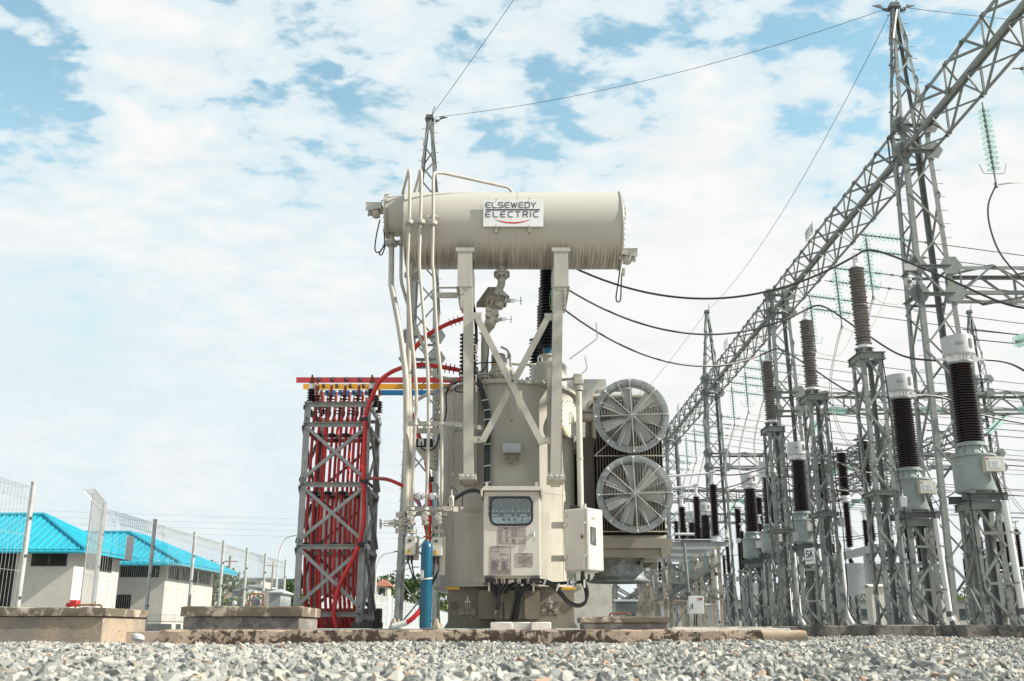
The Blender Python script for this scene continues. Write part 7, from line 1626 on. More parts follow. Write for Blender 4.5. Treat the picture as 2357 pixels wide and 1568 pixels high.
# rigid bus tubes and slack jumpers across the yard
SITE = ['by the nearest current transformer', 'behind the nearest arrester stand', 'above the circuit breaker', 'behind the middle arrester stand', 'behind the farthest arrester stand', 'beside the slim dark columns', 'under the second level girder', 'over the lettered cabinet', 'above the second disconnector frame', 'over the third disconnector frame', 'crossing behind the tallest tower', 'deep behind the arrester stands', 'over the distant circuit breaker', 'towards the picture edge', 'low by the third tower', 'on the breaker side of the nearest stand', 'on the breaker side of the middle stand', 'farthest back in the yard']
def yard_wire(k, p, q, s, r=.02, m='conductor'): wire('slack wire between insulators ' + SITE[k % 18], sag(p, q, s, 14), r, m, group='slack wires in the yard', n=5)
for k, (p, q, s) in enumerate([((15.2, 33, 4.9), (15.2, 39.6, 4.9), .35), ((12, 33.7, 6.5), (15.2, 36.3, 4.9), .5), ((12, 36, 6.5), (15.2, 39.6, 4.9), .5), ((8.82+.5, 30.6, 5.2), (12, 33.7, 4.7), .4), ((8.82+.5, 34.3, 5.2), (12, 36, 4.7), .4), ((8.82+.5, 37.1, 5.2), (12, 38.4, 4.7), .4), ((18.5, 46, 4.9), (18.5, 52.6, 4.9), .3), ((5.95, 29.5, 4.6), (8.3, 30.6, 5.2), .2), ((5.95, 32.3, 4.6), (8.3, 34.3, 5.2), .2), ((5.95, 35.1, 4.6), (8.3, 37.1, 5.2), .2), ((15.2, 36.3, 4.9), (24, 50, 4.9), 1.), ((10.2, 44.8, 4.9), (18.5, 49.3, 4.9), .8), ((12, 51, 6.4), (18.5, 52.6, 4.9), .7), ((20, 41, 4.9), (24, 53.3, 4.9), .8), ((8, 58, 4.9), (15, 60.3, 4.9), .7), ((12.7, 31, 5.6), (9.3, 30.6, 5.25), .3), ((12.7, 34, 5.6), (9.3, 34.3, 5.25), .3), ((21.5, 61, 4.9), (12, 51, 6.4), .9)]): yard_wire(k, p, q, s)
for k, (x0_, x1_, y, z) in enumerate([(13, 60, 27.5, 8.2), (12.5, 60, 40, 8.4), (12.5, 60, 43, 7.8), (12.5, 60, 46, 7.0), (12.5, 60, 55, 8.4), (12.5, 60, 58, 7.6), (12.5, 60, 63, 8.2)]):
    for dz in (0, .28): wire(f'{["lower", "upper"][dz > 0]} of the pair of level line wires {["just behind the tallest tower", "highest behind the second tower", "midway behind the second tower", "lowest behind the second tower", "highest behind the third tower", "midway behind the third tower", "farthest in the yard"][k % 7]}', sag((x0_, y, z+dz), (x1_, y+1, z+dz-.8), 1.0, 16), .016, 'conductor', group='level line wires', n=5)
for k, (x, y) in enumerate([(14, 24.5), (15.1, 24.5), (19, 34), (21, 38), (16, 44), (23, 47), (18, 56)]):
    for o_ in (0, .15): mb = MB(); mb.tube([(x+o_, y, 9.0), (x-.2+o_, y, 7.6), (x+.5+o_, y-.2, 5.8), (x+1.2+o_, y-.3, 4.9)], .016, 5, smooth=6); mb.build('conductor', 'conductor_light', label=f'{["nearer", "farther"][o_ > 0]} of the two curved droppers {["beside the tallest tower", "just off the tallest tower", "behind the nearest arrester stand", "above the nearest white cap", "behind the second tower", "right of the nearest transformer", "near the third tower"][k]}', cat='wire', group='droppers from the girders')
for k, (x, y, dx) in enumerate([(13.2, 41, 1), (17, 41, 1), (21, 41, 1), (14.5, 56, 1), (18.5, 56, 1), (22.5, 56, 1), (16, 71, 1), (20, 71, 1), (24.5, 71, 1), (19.8, 34.6, 1)]):
    for sy in (-1, 1):
        string(f'small level glass string on the {["near", "far"][sy > 0]} side of the {["second", "second", "second", "third", "third", "third", "fourth", "fourth", "fourth", "nearest"][k]} girder, {["closest to", "midway from", "outermost from"][k % 3]} its tower', (x, y+sy*.45, 8.95), (0, sy, -.25), 11, horns=False, group='small strings on the girders')
string('bold level string of green glass discs at the picture edge near the white caps', at(2330, 790, 24.0), (.8, .5, .30), 12, near=True, horns=False)
# kiosks and cabinets low in the yard
for i, (x, y, w, h, m_, lb) in enumerate([(11.2, 31.5, .55, 1.2, 'box_beige', 'narrow beige marshalling kiosk between the arrester stands'), (7.2, 42, 2.2, .9, 'box_beige', 'low wide beige kiosk behind the disconnector frames'), (13.6, 33, .6, 1.2, 'box_beige', 'beige kiosk behind the nearest arrester stand'), (3.7, 33.5, .7, .8, 'galv_far', 'grey cabinet behind the nearest disconnector frame')]):
    root = thing('marshalling_kiosk', lb, 'kiosk', (x, y, .2)); mb = MB(); mb.cbox((x, y, .2+h/2), (w, .5, h), ch=.01); mb.build('cabinet', m_, root, smooth=False); mb = MB(); mb.prism([(x-w/2-.05, y-.3, .2+h), (x+w/2+.05, y-.3, .2+h), (x+w/2+.05, y, .28+h), (x-w/2-.05, y, .28+h)], (0, 0, .02)); mb.prism([(x-w/2-.05, y, .28+h), (x+w/2+.05, y, .28+h), (x+w/2+.05, y+.3, .2+h), (x-w/2-.05, y+.3, .2+h)], (0, 0, .02)); mb.build('roof', m_, root, whole=True); mb = MB(); mb.cbox((x+w*.3, y-.26, .2+h*.5), (.02, .02, .12)); mb.build('handle', 'rubber', root)
# low walls and buildings far behind the yard
for i, (x, y, w, h, m_) in enumerate([(30, 95, 40, 2.6, 'plaster_grey'), (52, 88, 9, 3.0, 'box_white')]):
    root = thing('yard_building', ['long low grey building beyond the crowded yard', 'pale flat building at the far picture edge'][i], 'building', (x, y, 0)); mb = MB(); mb.box((x-w/2, y, 0), (x+w/2, y+6, h)); mb.build('wall', m_, root); mb = MB(); mb.box((x-w/2-.3, y-.3, h), (x+w/2+.3, y+6.3, h+.2)); mb.build('roof', 'galv_dark', root); mb = MB()
    for k in range(int(w/3)): mb.box((x-w/2+1+3*k, y-.02, 1.0), (x-w/2+2.4+3*k, y-.001, 2.0))
    mb.build('window', 'dial', root)
for i, (u0, u1, y, lb) in enumerate([(1548, 1790, 28.3, 'pale worn concrete kerb under the disconnector frames')]):
    rough_slab('kerb', X0(u0, 20.4), X0(u1, 20.4), 20.4, 20.65, -.02, .205, 'concrete_pink', seed=9, label=lb, cat='kerb')
# ------------------------------------------------------------------ fence with rolled wire mesh at the left
FX = -7.2; fys = [12.4, 15.0, 17.7, 20.3, 22.95, 25.3, 27.6, 29.7, 32.4]; FT = 2.24
fence = thing('mesh_fence', 'galvanised mesh fence with folded top running back from the left past the blue roofs', 'fence', (FX, 23, 0))
for y in fys[1:]:
    mb = MB(); mb.lathe([(.038, 0), (.038, FT+.02), (.042, FT+.02), (.042, FT+.05), (0, FT+.06)], (FX, y, 0), n=14); mb.build('post', 'post_zinc', fence)
    mb = MB()
    for z in (.6, 1.2, 1.75): mb.cbox((FX+.03, y-.02, z), (.05, .03, .03))
    mb.build('post_clip', 'galv_dark', fence)
def mesh_panel(parent, P, Q, z0, z1, fold=.13, r=.0032, pitch=.105):
    """rolled-top welded mesh between two posts"""
    P = Vector(P); Q = Vector(Q); L = (Q-P).length; d = (Q-P).normalized(); n_ = Vector((-d.y, d.x, 0)); mb = MB(); k = int(L/pitch)
    for i in range(1, k):
        b = P + d*(L*i/k); f = [(0, z0+.16), (fold*.8, z0+.02), (0, z0), (0, z0+.16), (0, z1-.20), (fold, z1-.02), (0, z1), (0, z1-.20)]
        for a, c in zip(f, f[1:]):
            p0 = b+n_*a[0]+Vector((0, 0, a[1])); p1 = b+n_*c[0]+Vector((0, 0, c[1]))
            if (p1-p0).length > .01: mb.tube([p0, p1], r, 3, caps=False)
    for z, o_ in [(z0, 0), (z0+.02, fold*.8), (z0+.16, 0), (z1-.20, 0), (z1, 0), (z1-.02, fold)] + [(z0+.16+(z1-z0-.36)*j/3, 0) for j in (1, 2)]:
        mb.tube([P+n_*o_+Vector((0, 0, z))+d*.04, Q+n_*o_+Vector((0, 0, z))-d*.04], r*1.15, 3, caps=False)
    return mb.build('wire_mesh', 'wire_galv', parent)
for a, b in zip(fys, fys[1:]):
    if a != 15.0: mesh_panel(fence, (FX+.0, a, 0), (FX+.0, b, 0), .30, FT-.03)
gate = thing('fence_gate', 'loose mesh gate leaf swung open from its post, seen nearly edge on', 'gate', (-6.9, 16.6, 0))
mesh_panel(gate, (FX+.06, 17.66, 0), (-6.55, 15.62, 0), .28, 2.28, fold=-.16, r=.004, pitch=.09)
mb = MB(); mb.tube([(-6.55, 15.62, .25), (-6.55, 15.62, 2.2)], .012, 6); mb.build('edge_bar', 'wire_galv', gate)
mb = MB(); p = at(288, 1264, 19.0); mb.cbox((FX+.03, p.y, 1.62), (.012, .36, .44)); mb.build('metal_sheet', 'aluminium', label='small pale sheet of metal wired to the mesh fence', cat='metal sheet')
mb = MB(); mb.cbox((FX, 24.5, .12), (.24, 18, .30), ch=.015); mb.build('kerb', 'concrete_pale', label='pale concrete kerb under the mesh fence', cat='kerb')
# far white fence behind the transformer
wf = thing('white_fence', 'long white mesh fence far behind, between the cable rack and the transformer', 'fence', (-8.6, 100, 0))
ys_ = [50+3*i for i in range(34)]
for y in ys_: mb = MB(); mb.box((-8.65, y-.05, 0), (-8.55, y+.05, 2.45)); mb.build('post', 'fence_white', wf)
mb = MB()
for i in range(34*12): y = 50+.25*i; mb.tube([(-8.6, y, .35), (-8.6, y, 2.3)], .012, 3, caps=False)
for z in (.35, .8, 1.3, 1.8, 2.3): mb.tube([(-8.6, 50, z), (-8.6, 149, z)], .014, 3)
mb.build('wire_mesh', 'fence_white', wf); mb = MB(); mb.box((-8.75, 50, 0), (-8.45, 149, .35)); mb.build('base_wall', 'concrete_pale', wf)
# ------------------------------------------------------------------ two blue-roofed buildings
def building(label, xr, yf, yb, x0, ze, exr, eyf, eyb, xr_ridge, y1, y2, zr, wins):
    root = thing('blue_roofed_building', label, 'building', ((x0+xr)/2, (yf+yb)/2, 0))
    mb = MB(); mb.box((x0, yf, -.1), (xr, yb, ze-.06)); w = mb.build('wall', 'plaster_mid', root)
    # hip roof: ribs run down every slope
    xL = x0-1; A = Vector((exr, eyf, ze)); B = Vector((exr, eyb, ze)); C_ = Vector((xL, eyf, ze)); D = Vector((xL, eyb, ze)); R1 = Vector((xr_ridge, y1, zr)); R2 = Vector((xr_ridge, y2, zr)); L1 = Vector((xL, y1, zr)); L2 = Vector((xL, y2, zr))
    mb = MB(); t = Vector((0, 0, .05)); mb.add([C_, A, R1, L1, B, R2, D, L2], [(0, 1, 2, 3), (1, 4, 5, 2), (4, 6, 7, 5)]); 
    def ribs(P, Q, S, T, n, nrm):
        for i in range(n+1):
            s = i/n; a = P.lerp(Q, s)
            # slope line from the eave straight up to where it meets the hip
            yield a
    pitch = .30
    nx = int((A.x-C_.x)/pitch)
    for i in range(nx):
        x = C_.x + pitch*(i+.5); f = 1.0 if x < R1.x else max(0, (A.x-x)/(A.x-R1.x)); top = Vector((x, eyf+(y1-eyf)*f, ze+(zr-ze)*f)); mb.tube([(x, eyf-.02, ze+.01), top+Vector((0, 0, .01))], .035, 4)
    ny = int((eyb-eyf)/pitch)
    for i in range(ny):
        y = eyf + pitch*(i+.5); f = (y-eyf)/(y1-eyf) if y < y1 else (1.0 if y < y2 else (eyb-y)/(eyb-y2)); f = max(0, min(1, f)); mb.tube([(exr+.02, y, ze+.01), (exr+(R1.x-exr)*f, y, ze+(zr-ze)*f+.01)], .035, 4)
    rf = mb.build('roof', 'roof_blue', root, smooth=False, whole=True)
    for nm, P, Q in (('ridge_cap', L1, R1), ('hip_cap', A, R1), ('hip_cap', B, R2), ('ridge_cap', R1, R2)):
        if (Q-P).length > .2: mb = MB(); mb.tube([P+t*.6, Q+t*.6], .09, 6); mb.build(nm, 'roof_blue', rf)
    mb = MB(); mb.box((xL, eyf-.02, ze-.10), (exr+.02, eyf+.05, ze-.01)); mb.box((exr-.05, eyf, ze-.10), (exr+.02, eyb, ze-.01)); mb.build('fascia', 'roof_blue', rf, whole=True)
    mb = MB(); mb.box((xL, eyf+.06, ze-.055), (exr-.06, eyb, ze-.02)); mb.build('eaves_board', 'cloth_dark', root)
    mb = MB(); mb.tube([(xL, eyf-.07, ze-.07), (exr+.02, eyf-.07, ze-.09)], .06, 8); mb.build('gutter', 'roof_blue', rf)
    for face, a, b, z0, z1, mull in wins:
        def bx(p0, p1, off, th, za, zb): 
            m_ = MB(); m_.box(*(((p0, yf-off-th, za), (p1, yf-off, zb)) if face == 'f' else ((xr+off, p0, za), (xr+off+th, p1, zb)))); return m_
        fr = bx(a, b, .0, .02, z0, z1).build('window', 'frame_black', root)
        n = mull; w_ = (b-a)/n
        for i in range(n): bx(a+w_*i+.05, a+w_*(i+1)-.05, .021, .004, z0+.05, z1-.05).build('pane', 'glass_dark', fr)
    return root
def mat_dark_glass():
    m = bpy.data.materials.new('glass_dark'); m.use_nodes = True; g = N(m.node_tree); p = g.n('ShaderNodeBsdfPrincipled'); tc = g.n('ShaderNodeTexCoord').outputs['Object']
    g.set(p.inputs['Base Color'], g.mix(g.smooth(g.noise(tc, 1.6, 5, .7), .5, .62), (.012, .014, .012, 1), (.03, .04, .022, 1))); p.inputs['Roughness'].default_value = .55; p.inputs['Specular IOR Level'].default_value = .2; out = g.n('ShaderNodeOutputMaterial'); g.set(out.inputs[0], p.outputs[0]); M['glass_dark'] = m
mat_dark_glass()
building('nearer low building with a bright blue ribbed hip roof and pale plaster walls', -16.33, 38, 42.4, -44, 3.0, -15.76, 37.5, 43.0, -18.75, 40.25, 40.3, 4.55,
         [('f', -17.95, -16.62+.0, 2.42, 2.93, 2), ('f', -20.6, -18.5, .4, 2.93, 2), ('f', -24.5, -21.4, 2.42, 2.93, 3), ('r', 39.1, 41.6, 2.38, 2.93, 3)])
building('second blue-roofed plaster building, beyond the nearer one and partly hidden by it', -15.47, 45.6, 53.0, -40, 3.0, -14.66, 45.0, 54.4, -18.4, 48.6, 50.8, 4.62,
         [('f', -17.5, -15.75, 2.40, 2.93, 3), ('f', -17.75, -16.9, .45, 1.65, 1), ('r', 46.0, 47.6, 2.35, 2.93, 2), ('r', 47.8, 50.2, 2.35, 2.93, 3), ('r', 50.5, 52.4, 2.35, 2.93, 2)])
# ------------------------------------------------------------------ vegetation
def leaf_crown(rng, blobs, n, size):
    V = []; F = []
    for i in range(n):
        c, r = blobs[rng.integers(len(blobs))]; d = rng.normal(size=3); d /= np.linalg.norm(d); p = np.array(c) + d*np.array(r)*rng.uniform(.55, 1.05)**.5
        a = rng.normal(size=3); a /= np.linalg.norm(a); b = np.cross(a, rng.normal(size=3)); b /= np.linalg.norm(b); s = size*rng.uniform(.5, 1.4); k = len(V)
        V += [p-a*s, p+b*s*.6, p+a*s, p-b*s*.6]; F.append((k, k+1, k+2, k+3))
    return V, F
def tree(label, x, y, h, w, seed, m='leaf', n=1800, z=0, group='trees in the distance', size=.16):
    rng = np.random.default_rng(seed); root = thing('tree', label, 'tree', (x, y, z), group)
    mb = MB(); P_ = [(x, y, z-.3), (x+.05*w, y, z+h*.25), (x-.04*w, y, z+h*.55)]; mb.tube(P_, [.06*w+.05, .045*w+.04, .03*w+.02], 8)
    for k in range(4): a = k*1.6+seed; mb.tube([P_[1], (x+.3*w*math.cos(a), y+.3*w*math.sin(a), z+h*.62)], [.03*w+.02, .015*w+.01], 5)
    mb.build('trunk', 'wood', root)
    blobs = [((x+rng.normal()*w*.24, y+rng.normal()*w*.24, z+h*rng.uniform(.38, .84)), (w*rng.uniform(.16, .30), w*rng.uniform(.16, .30), h*rng.uniform(.08, .17))) for _ in range(15)]
    V, F = leaf_crown(rng, blobs, n, size); mb = MB(); mb.add(V, F); mb.build('crown', m, root, smooth=False)
    return root
for i, (x, y, h, w, lb) in enumerate([(-24, 62, 5.6, 7, 'dark round tree rising behind the blue roofs'), (-19.5, 66, 5.2, 5.5, 'second round tree behind the blue roofs'), (-29, 60, 5.6, 6, 'tree peeping over the ridge of the nearer blue roof'), (-19.8, 92, 5.0, 3.2, 'tree beside the cable rack beyond the mesh fence'), (-15.3, 57, 2.3, 1.6, 'leafy bush at the end of the second blue-roofed building')]): tree(lb, x, y, h, w, i+1, z=-.3)
# hill with trees behind the transformer
def hill(name, cx, cy, rx, ry, h, seed):
    rnd = random.Random(seed); mb = MB(); n, k = 28, 8
    for j in range(k+1):
        r = 1-j/k; z = h*(1-r**1.7)
        for i in range(n): a = 2*math.pi*i/n; q = 1+.10*math.sin(3*a+seed)+.06*rnd.uniform(-1, 1); mb.v.append((cx+rx*r*q*math.cos(a), cy+ry*r*q*math.sin(a), z-.6))
    mb.f = [(j*n+i, j*n+(i+1) % n, (j+1)*n+(i+1) % n, (j+1)*n+i) for j in range(k) for i in range(n)]; return mb.build(name, 'leaf_pale', kind='structure')
hill('hill', -9, 215, 34, 40, 7.0, 1); hill('hill', 110, 260, 80, 40, 9.0, 2); hill('hill', -75, 230, 60, 40, 5.5, 3)
k = 0
for i, (x, y, h, w) in enumerate([(-24, 182, 8.5, 8), (-19, 186, 9.5, 9), (-13.5, 184, 7.5, 8), (-9.5, 190, 9, 9), (-4, 188, 8, 8), (-30.5, 188, 7.0, 7), (1, 190, 8, 8), (7, 194, 8, 8), (-16, 176, 5.5, 6), (-7, 176, 5, 6), (70, 235, 9, 10), (84, 236, 8, 11), (97, 232, 8.5, 10), (112, 240, 9, 11), (58, 236, 7, 9), (128, 240, 9, 12)]):
    tree(['dark tree on the left end of the far hill', 'tallest dark tree on the far hill behind the blue cylinder', 'bushy tree on the far hill beside the tallest one', 'broad tree on the far hill just left of the transformer', 'tree on the far hill hidden behind the transformer', 'small tree next to the red roofed house', 'tree behind the transformer base', 'tree hidden behind the transformer base', 'low bush on the slope of the far hill', 'low bush on the slope near the transformer'][i] if i < 10 else f'{["first", "second", "third", "fourth", "fifth", "last"][i-10]} hazy green tree in the row low beyond the yard', x, y, h, w, 20+i, m='leaf' if i % 3 else 'leaf_pale', n=1100, z=1.2 if i < 8 else (-.5 if i < 10 else 2.0), size=.32, group='trees in the distance' if i < 10 else 'hazy trees beyond the yard')
rng = np.random.default_rng(9); V = []; F = []
for (x0_, x1_, y0_, y1_, zc, n) in ((-24, -15, 62, 66, .6, 2600), (-20, -11, 56, 60, .35, 1600), (-15, 4, 160, 175, 2.0, 3000), (60, 130, 200, 215, 2.2, 3000)):
    for i in range(n):
        p = np.array([rng.uniform(x0_, x1_), rng.uniform(y0_, y1_), 0]); p[2] = abs(rng.normal())*zc*.7; s = rng.uniform(.1, .28)*(1 if y0_ < 100 else 2.2); a = np.array([rng.normal()*.4, rng.normal()*.4, 1]); b = rng.normal(size=3)*.25; q = len(V); V += [p-b*s, p+b*s, p+b*s*.4+a*s, p-b*s*.4+a*s]; F.append((q, q+1, q+2, q+3))
mb = MB(); mb.add(V, F); mb.build('undergrowth', 'leaf_pale', smooth=False, label='loose green undergrowth behind the fences', kind='stuff')
# red-roofed house, sheds, corrugated fence
Yh = 150; hx0, hx1 = X0(860, Yh), X0(893, Yh); hs = thing('house', 'small white house with a red tiled hip roof between the rack and the tower leg', 'house', ((hx0+hx1)/2, Yh, 2.6)); zt_ = vz(1349, Yh); zr_ = vz(1333, Yh); zb_ = vz(1366, Yh)
mb = MB(); mb.box((hx0+.2, Yh, 0), (hx1-.2, Yh+4, zt_)); wl_ = mb.build('wall', 'plaster', hs); mb = MB(); xm = (hx0+hx1)/2; mb.add([(hx0-.3, Yh-.5, zt_), (hx1+.3, Yh-.5, zt_), (hx1+.3, Yh+4.5, zt_), (hx0-.3, Yh+4.5, zt_), (xm-.4, Yh+2, zr_), (xm+.4, Yh+2, zr_)], [(0, 1, 5, 4), (1, 2, 5), (2, 3, 4, 5), (3, 0, 4)]); mb.build('roof', 'roof_red', hs, smooth=False)
mb = MB(); mb.box((hx0+.5, Yh-.02, zb_-.3), (hx0+1.0, Yh-.001, zt_-.25)); mb.box((hx1-1.2, Yh-.02, zb_-.6), (hx1-.6, Yh-.001, zt_-.25)); mb.build('window', 'dial', hs)
def shed(label, u0, u1, v0, v1, Y, mw, mr, cat='shed'):
    x0_, x1_ = X0(u0, Y), X0(u1, Y); za, zb = max(0, vz(v1, Y)-.3), vz(v0, Y); s_ = thing('shed', label, cat, ((x0_+x1_)/2, Y, 0)); mb = MB(); mb.box((x0_, Y, -.1), (x1_, Y+5, zb-.25)); mb.build('wall', mw, s_); mb = MB(); mb.add([(x0_-.3, Y-.4, zb-.25), (x1_+.3, Y-.4, zb-.25), (x1_+.3, Y+2.5, zb), (x0_-.3, Y+2.5, zb), (x0_-.3, Y+5.4, zb-.25), (x1_+.3, Y+5.4, zb-.25)], [(0, 1, 2, 3), (3, 2, 5, 4), (0, 3, 4), (1, 5, 2), (0, 4, 5, 1)]); mb.build('roof', mr, s_, smooth=False)
    mb = MB(); n = max(1, int((x1_-x0_)/2.2))
    for k in range(n): xx = x0_+(x1_-x0_)*(k+.5)/n; mb.box((xx-.5, Y-.02, zb-1.3), (xx+.5, Y-.001, zb-.6))
    mb.build('window', 'dial', s_)
shed('grey corrugated shed beyond the mesh fence', 521, 566, 1343, 1375, 85, 'box_grey', 'galv_far'); shed('two storey grey building behind the grey shed', 545, 595, 1327, 1350, 110, 'plaster_grey', 'galv_dark'); shed('flat white canopy building beyond the fence', 590, 672, 1350, 1375, 100, 'plaster', 'box_white')
Yc = 125; x0_, x1_ = X0(594, Yc), X0(690, Yc); mb = MB(); zt_ = vz(1332, Yc); n = 60
for i in range(n): xx = x0_+(x1_-x0_)*i/n; mb.box((xx, Yc+.1*(i % 2), 0), (xx+(x1_-x0_)/n, Yc+.1*(i % 2)+.05, zt_))
mb.build('corrugated_fence', 'bus_slate' if 'bus_slate' in M else 'galv_dark', label='long blue-grey corrugated sheet fence far behind the mesh fence', cat='fence')
mb = MB(); mb.box((-30, 50.8, -.05), (-9.5, 51.1, .14)); mb.build('kerb', 'concrete_pink', label='thin brick coloured kerb edging the planting behind the person', cat='kerb')
# street lamps
for i, (u, v, Y, du, lb) in enumerate([(630, 1230, 78, 46, 'street lamp with a curved arm between the mesh fence and the cable rack'), (861, 1270, 95, 42, 'street lamp reaching out from behind the cable rack'), (918, 1306, 118, 30, 'small far street lamp between the tower legs')]):
    x = X0(u, Y); zt_ = vz(v, Y); xe = x + du*Y/2386; root = thing('street_lamp', lb, 'street lamp', (x, Y, 0), 'street lamps'); mb = MB(); mb.tube([(x, Y, 0), (x, Y, zt_*.6), (x+.1, Y, zt_*.82), (x+(xe-x)*.35, Y, zt_*.96), (xe, Y, zt_)], .075, 8, smooth=6); mb.build('pole', 'fence_white', root); mb = MB(); mb.cbox((xe+.3, Y, zt_+.03), (.75, .3, .12), Matrix.Rotation(-.08, 3, 'Y'), ch=.04); mb.build('lamp_head', 'galv_far', root)
for i, (x, y, h) in enumerate([(-20, 72, 5.2), (-23.5, 100, 6.6)]): mb = MB(); mb.tube([(x, y, 0), (x+.05, y, h)], .08, 6); mb.tube([(x-.6, y, h-.4), (x+.6, y, h-.4)], .04, 5); mb.build('wooden_pole', 'wood', label=['leaning timber pole at the corner of the second blue roof', 'timber power pole over the grey sheds'][i], cat='pole')
for i in range(4): wire(f'{["lowest", "second lowest", "second highest", "highest"][i]} of the faint overhead wires above the blue roofs', sag((-90, 150, 15.4+.9*i), (60, 160, 14+.9*i), 1.2, 12), .012, 'galv_far', group='faint distant wires', n=4)
# globe lamp, letterbox-like pillar, red things
gl_ = thing('globe_lamp', 'small white globe lamp on a short post behind the long pit cover', 'lamp', (X0(535.4, 40), 40, 0)); gx = X0(535.4, 40); mb = MB(); mb.lathe([(0, -.10)] + [(.10*math.cos(R(a)), .10*math.sin(R(a))) for a in range(-75, 80, 15)] + [(0, .10)], (gx, 40, 1.14), n=20); mb.build('globe', 'white_cap', gl_); mb = MB(); mb.tube([(gx, 40, 0), (gx, 40, 1.04)], .03, 8); mb.build('post', 'frame_black', gl_)
pl_x0, pl_x1 = X0(615, 25), X0(641, 25); pil = thing('capped_pillar', 'grey rendered pillar with a pyramid cap left of the cable rack', 'pillar', ((pl_x0+pl_x1)/2, 25.2, 0)); zt_ = vz(1366, 25)
cxp = (pl_x0+pl_x1)/2; mb = MB(); mb.box((pl_x0, 25, 0), (pl_x1, 26.2, zt_)); mb.build('shaft', 'box_grey', pil); mb = MB(); a, b = (pl_x0-.07, 24.93), (pl_x1+.07, 26.3); mb.add([(a[0], a[1], zt_), (b[0], a[1], zt_), (b[0], b[1], zt_), (a[0], b[1], zt_), (a[0], a[1], zt_+.03), (b[0], a[1], zt_+.03), (b[0], b[1], zt_+.03), (a[0], b[1], zt_+.03), (cxp, 25.6, zt_+.13)], [(3, 2, 1, 0), (0, 1, 5, 4), (1, 2, 6, 5), (2, 3, 7, 6), (3, 0, 4, 7), (4, 5, 8), (5, 6, 8), (6, 7, 8), (7, 4, 8)]); mb.build('cap', 'box_grey', pil, smooth=False)
rc = thing('red_toolbox', 'small bright red box behind the handle of the cracked pit cover', 'box', (X0(172, 14.2), 14.2, .25)); p = at(172, 1389, 14.2); mb = MB(); mb.cbox(p, (.11, .1, .09), ch=.01); mb.build('body', 'cable_red', rc); mb = MB(); mb.cbox(p+Vector((-.08, 0, -.02)), (.05, .08, .05), Matrix.Rotation(.5, 3, 'Y'), ch=.008); mb.build('flap', 'cable_red', rc); mb = MB(); mb.cbox((p.x, p.y, p.z/2-.03), (.2, .2, p.z-.06)); mb.build('base', 'concrete', rc)
mb = MB(); p = at(318, 1468, 11.5); rr = random.Random(5); mb.lathe([(0, -.05), (.05, -.04), (.075, -.01), (.07, .02), (.04, .04), (0, .045)], p-Vector((0, 0, .0)), (.2, .1, 1), 12); mb.build('white_stone', 'white_cap', label='white stone with an orange side lying by the cracked pit cover', cat='stone')
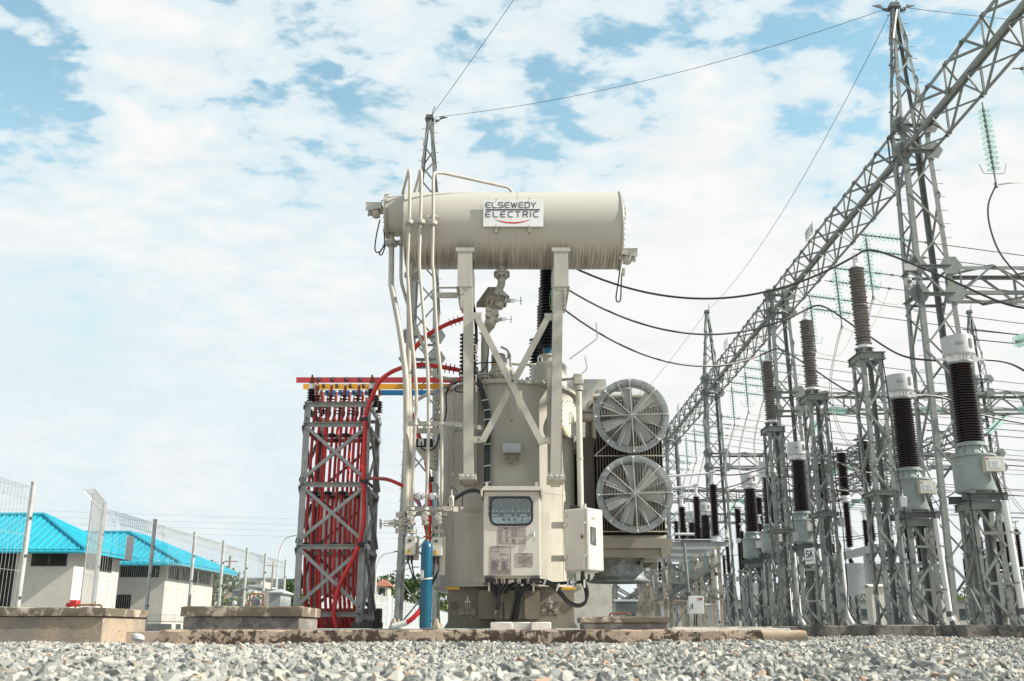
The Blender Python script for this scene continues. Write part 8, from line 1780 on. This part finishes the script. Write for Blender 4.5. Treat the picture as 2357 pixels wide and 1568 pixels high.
# ------------------------------------------------------------------ person behind the fence
def person(x, y):
    pv = Vector((x, y, 0)); root = thing('person', 'person in white helmet and dark clothes beyond the fence, holding up a black device', 'person', pv)
    import bmesh
    J = {'pel': (0, 0, .95, .14), 'wst': (0, 0, 1.1, .13), 'chs': (0, 0, 1.32, .16), 'nk0': (0, 0, 1.46, .07), 'nk1': (-.01, 0, 1.53, .055),
         'hl': (-.09, 0, .90, .09), 'kl': (-.10, -.02, .50, .06), 'al': (-.10, .02, .09, .042), 'fl': (-.11, -.15, .04, .035), 'hr': (.09, 0, .90, .09), 'kr': (.10, -.01, .50, .06), 'ar': (.10, .02, .09, .042), 'fr': (.11, -.15, .04, .035),
         'sl': (-.17, 0, 1.42, .065), 'el': (-.32, -.12, 1.22, .045), 'wl': (-.45, -.22, 1.45, .03), 'sr': (.17, 0, 1.42, .065), 'er': (.23, -.05, 1.15, .045), 'wr': (.10, -.25, 1.05, .03)}
    E = [('pel','wst'),('wst','chs'),('chs','nk0'),('nk0','nk1'),('pel','hl'),('hl','kl'),('kl','al'),('al','fl'),('pel','hr'),('hr','kr'),('kr','ar'),('ar','fr'),('chs','sl'),('sl','el'),('el','wl'),('chs','sr'),('sr','er'),('er','wr')]
    ks = list(J); me = bpy.data.meshes.new('body'); me.from_pydata([J[k][:3] for k in ks], [(ks.index(a), ks.index(b)) for a, b in E], []); me.materials.append(M['cloth_dark'])
    o = bpy.data.objects.new('body', me); COL.objects.link(o); o.parent = root; md = o.modifiers.new('skin', 'SKIN'); 
    for k, v in zip(ks, me.skin_vertices[0].data): v.radius = (J[k][3],)*2; v.use_root = (k == 'pel')
    sb = o.modifiers.new('sub', 'SUBSURF'); sb.levels = sb.render_levels = 2; md.use_smooth_shade = True
    def part(nm, mb, m): mb.v = [(p[0]+x, p[1]+y, p[2]) for p in mb.v]; return mb.build(nm, m, root, whole=True)
    mb = MB(); mb.lathe([(0, -.12), (.04, -.115), (.065, -.07), (.078, -.01), (.08, .04), (.07, .09), (.03, .12), (0, .125)], (-.02, -.01, 1.64), n=18)
    mb.lathe([(.012, 0), (.0, .03)], (-.03, -.088, 1.63), (-.2, -1, -.2), 8); mb.cbox((-.10, 0, 1.64), (.012, .03, .05)); mb.cbox((.06, 0, 1.64), (.012, .03, .05)); part('head', mb, 'skin')
    mb = MB()
    for dx in (-.055, -.005): mb.lathe([(.008, 0), (0, .006)], (dx, -.085, 1.655), (0, -1, 0), 8)
    mb.cbox((-.03, -.082, 1.59), (.04, .006, .008)); part('face_mark', mb, 'frame_black')
    mb = MB(); mb.lathe([(.115, 0), (.12, .01), (.108, .02), (.105, .05), (.085, .10), (.04, .125), (0, .13)], (-.015, 0, 1.68), n=20); mb.cbox((-.05, -.12, 1.69), (.13, .07, .012)); part('helmet', mb, 'white_cap')
    # forearms and hands
    mb = MB(); mb.tube([(-.32, -.12, 1.22), (-.40, -.18, 1.36), (-.45, -.22, 1.47)], [.044, .036, .028], 10); mb.cbox((-.46, -.225, 1.51), (.07, .035, .09), ch=.012)
    for k in range(4): mb.tube([(-.485+.018*k, -.235, 1.54), (-.485+.018*k, -.255, 1.58), (-.48+.018*k, -.25, 1.605-.006*abs(k-1))], .0085, 6)
    mb.tube([(-.425, -.225, 1.50), (-.40, -.25, 1.54), (-.41, -.26, 1.57)], .010, 6); part('hand', mb, 'skin')
    mb = MB(); mb.tube([(.23, -.05, 1.15), (.16, -.16, 1.08), (.10, -.25, 1.05)], [.044, .034, .028], 10); mb.cbox((.07, -.28, 1.05), (.08, .06, .04), ch=.01)
    for k in range(4): mb.tube([(.04, -.29+.018*k, 1.055), (0, -.30+.018*k, 1.05), (-.01, -.29+.018*k, 1.02)], .0085, 6)
    mb.tube([(.06, -.30, 1.06), (.03, -.33, 1.08)], .010, 6); part('hand', mb, 'skin')
    dv = thing('handheld_device', 'black round headed device held up by the person in the white helmet', 'device', (x-.46, y-.24, 1.58)); 
    mb = MB(); mb.tube([(x-.46, y-.245, 1.54), (x-.46, y-.245, 1.72)], .018, 8); mb.build('grip', 'rubber', dv); mb = MB(); mb.lathe([(0, -.03), (.09, -.03), (.10, 0), (.09, .03), (0, .03)], (x-.48, y-.25, 1.82), (-.4, -1, .1), 20); mb.build('head', 'rubber', dv); mb = MB(); mb.cbox((x-.36, y-.22, 1.84), (.12, .08, .14), ch=.02); mb.build('battery', 'rubber', dv)
person(X0(582, 45), 45)
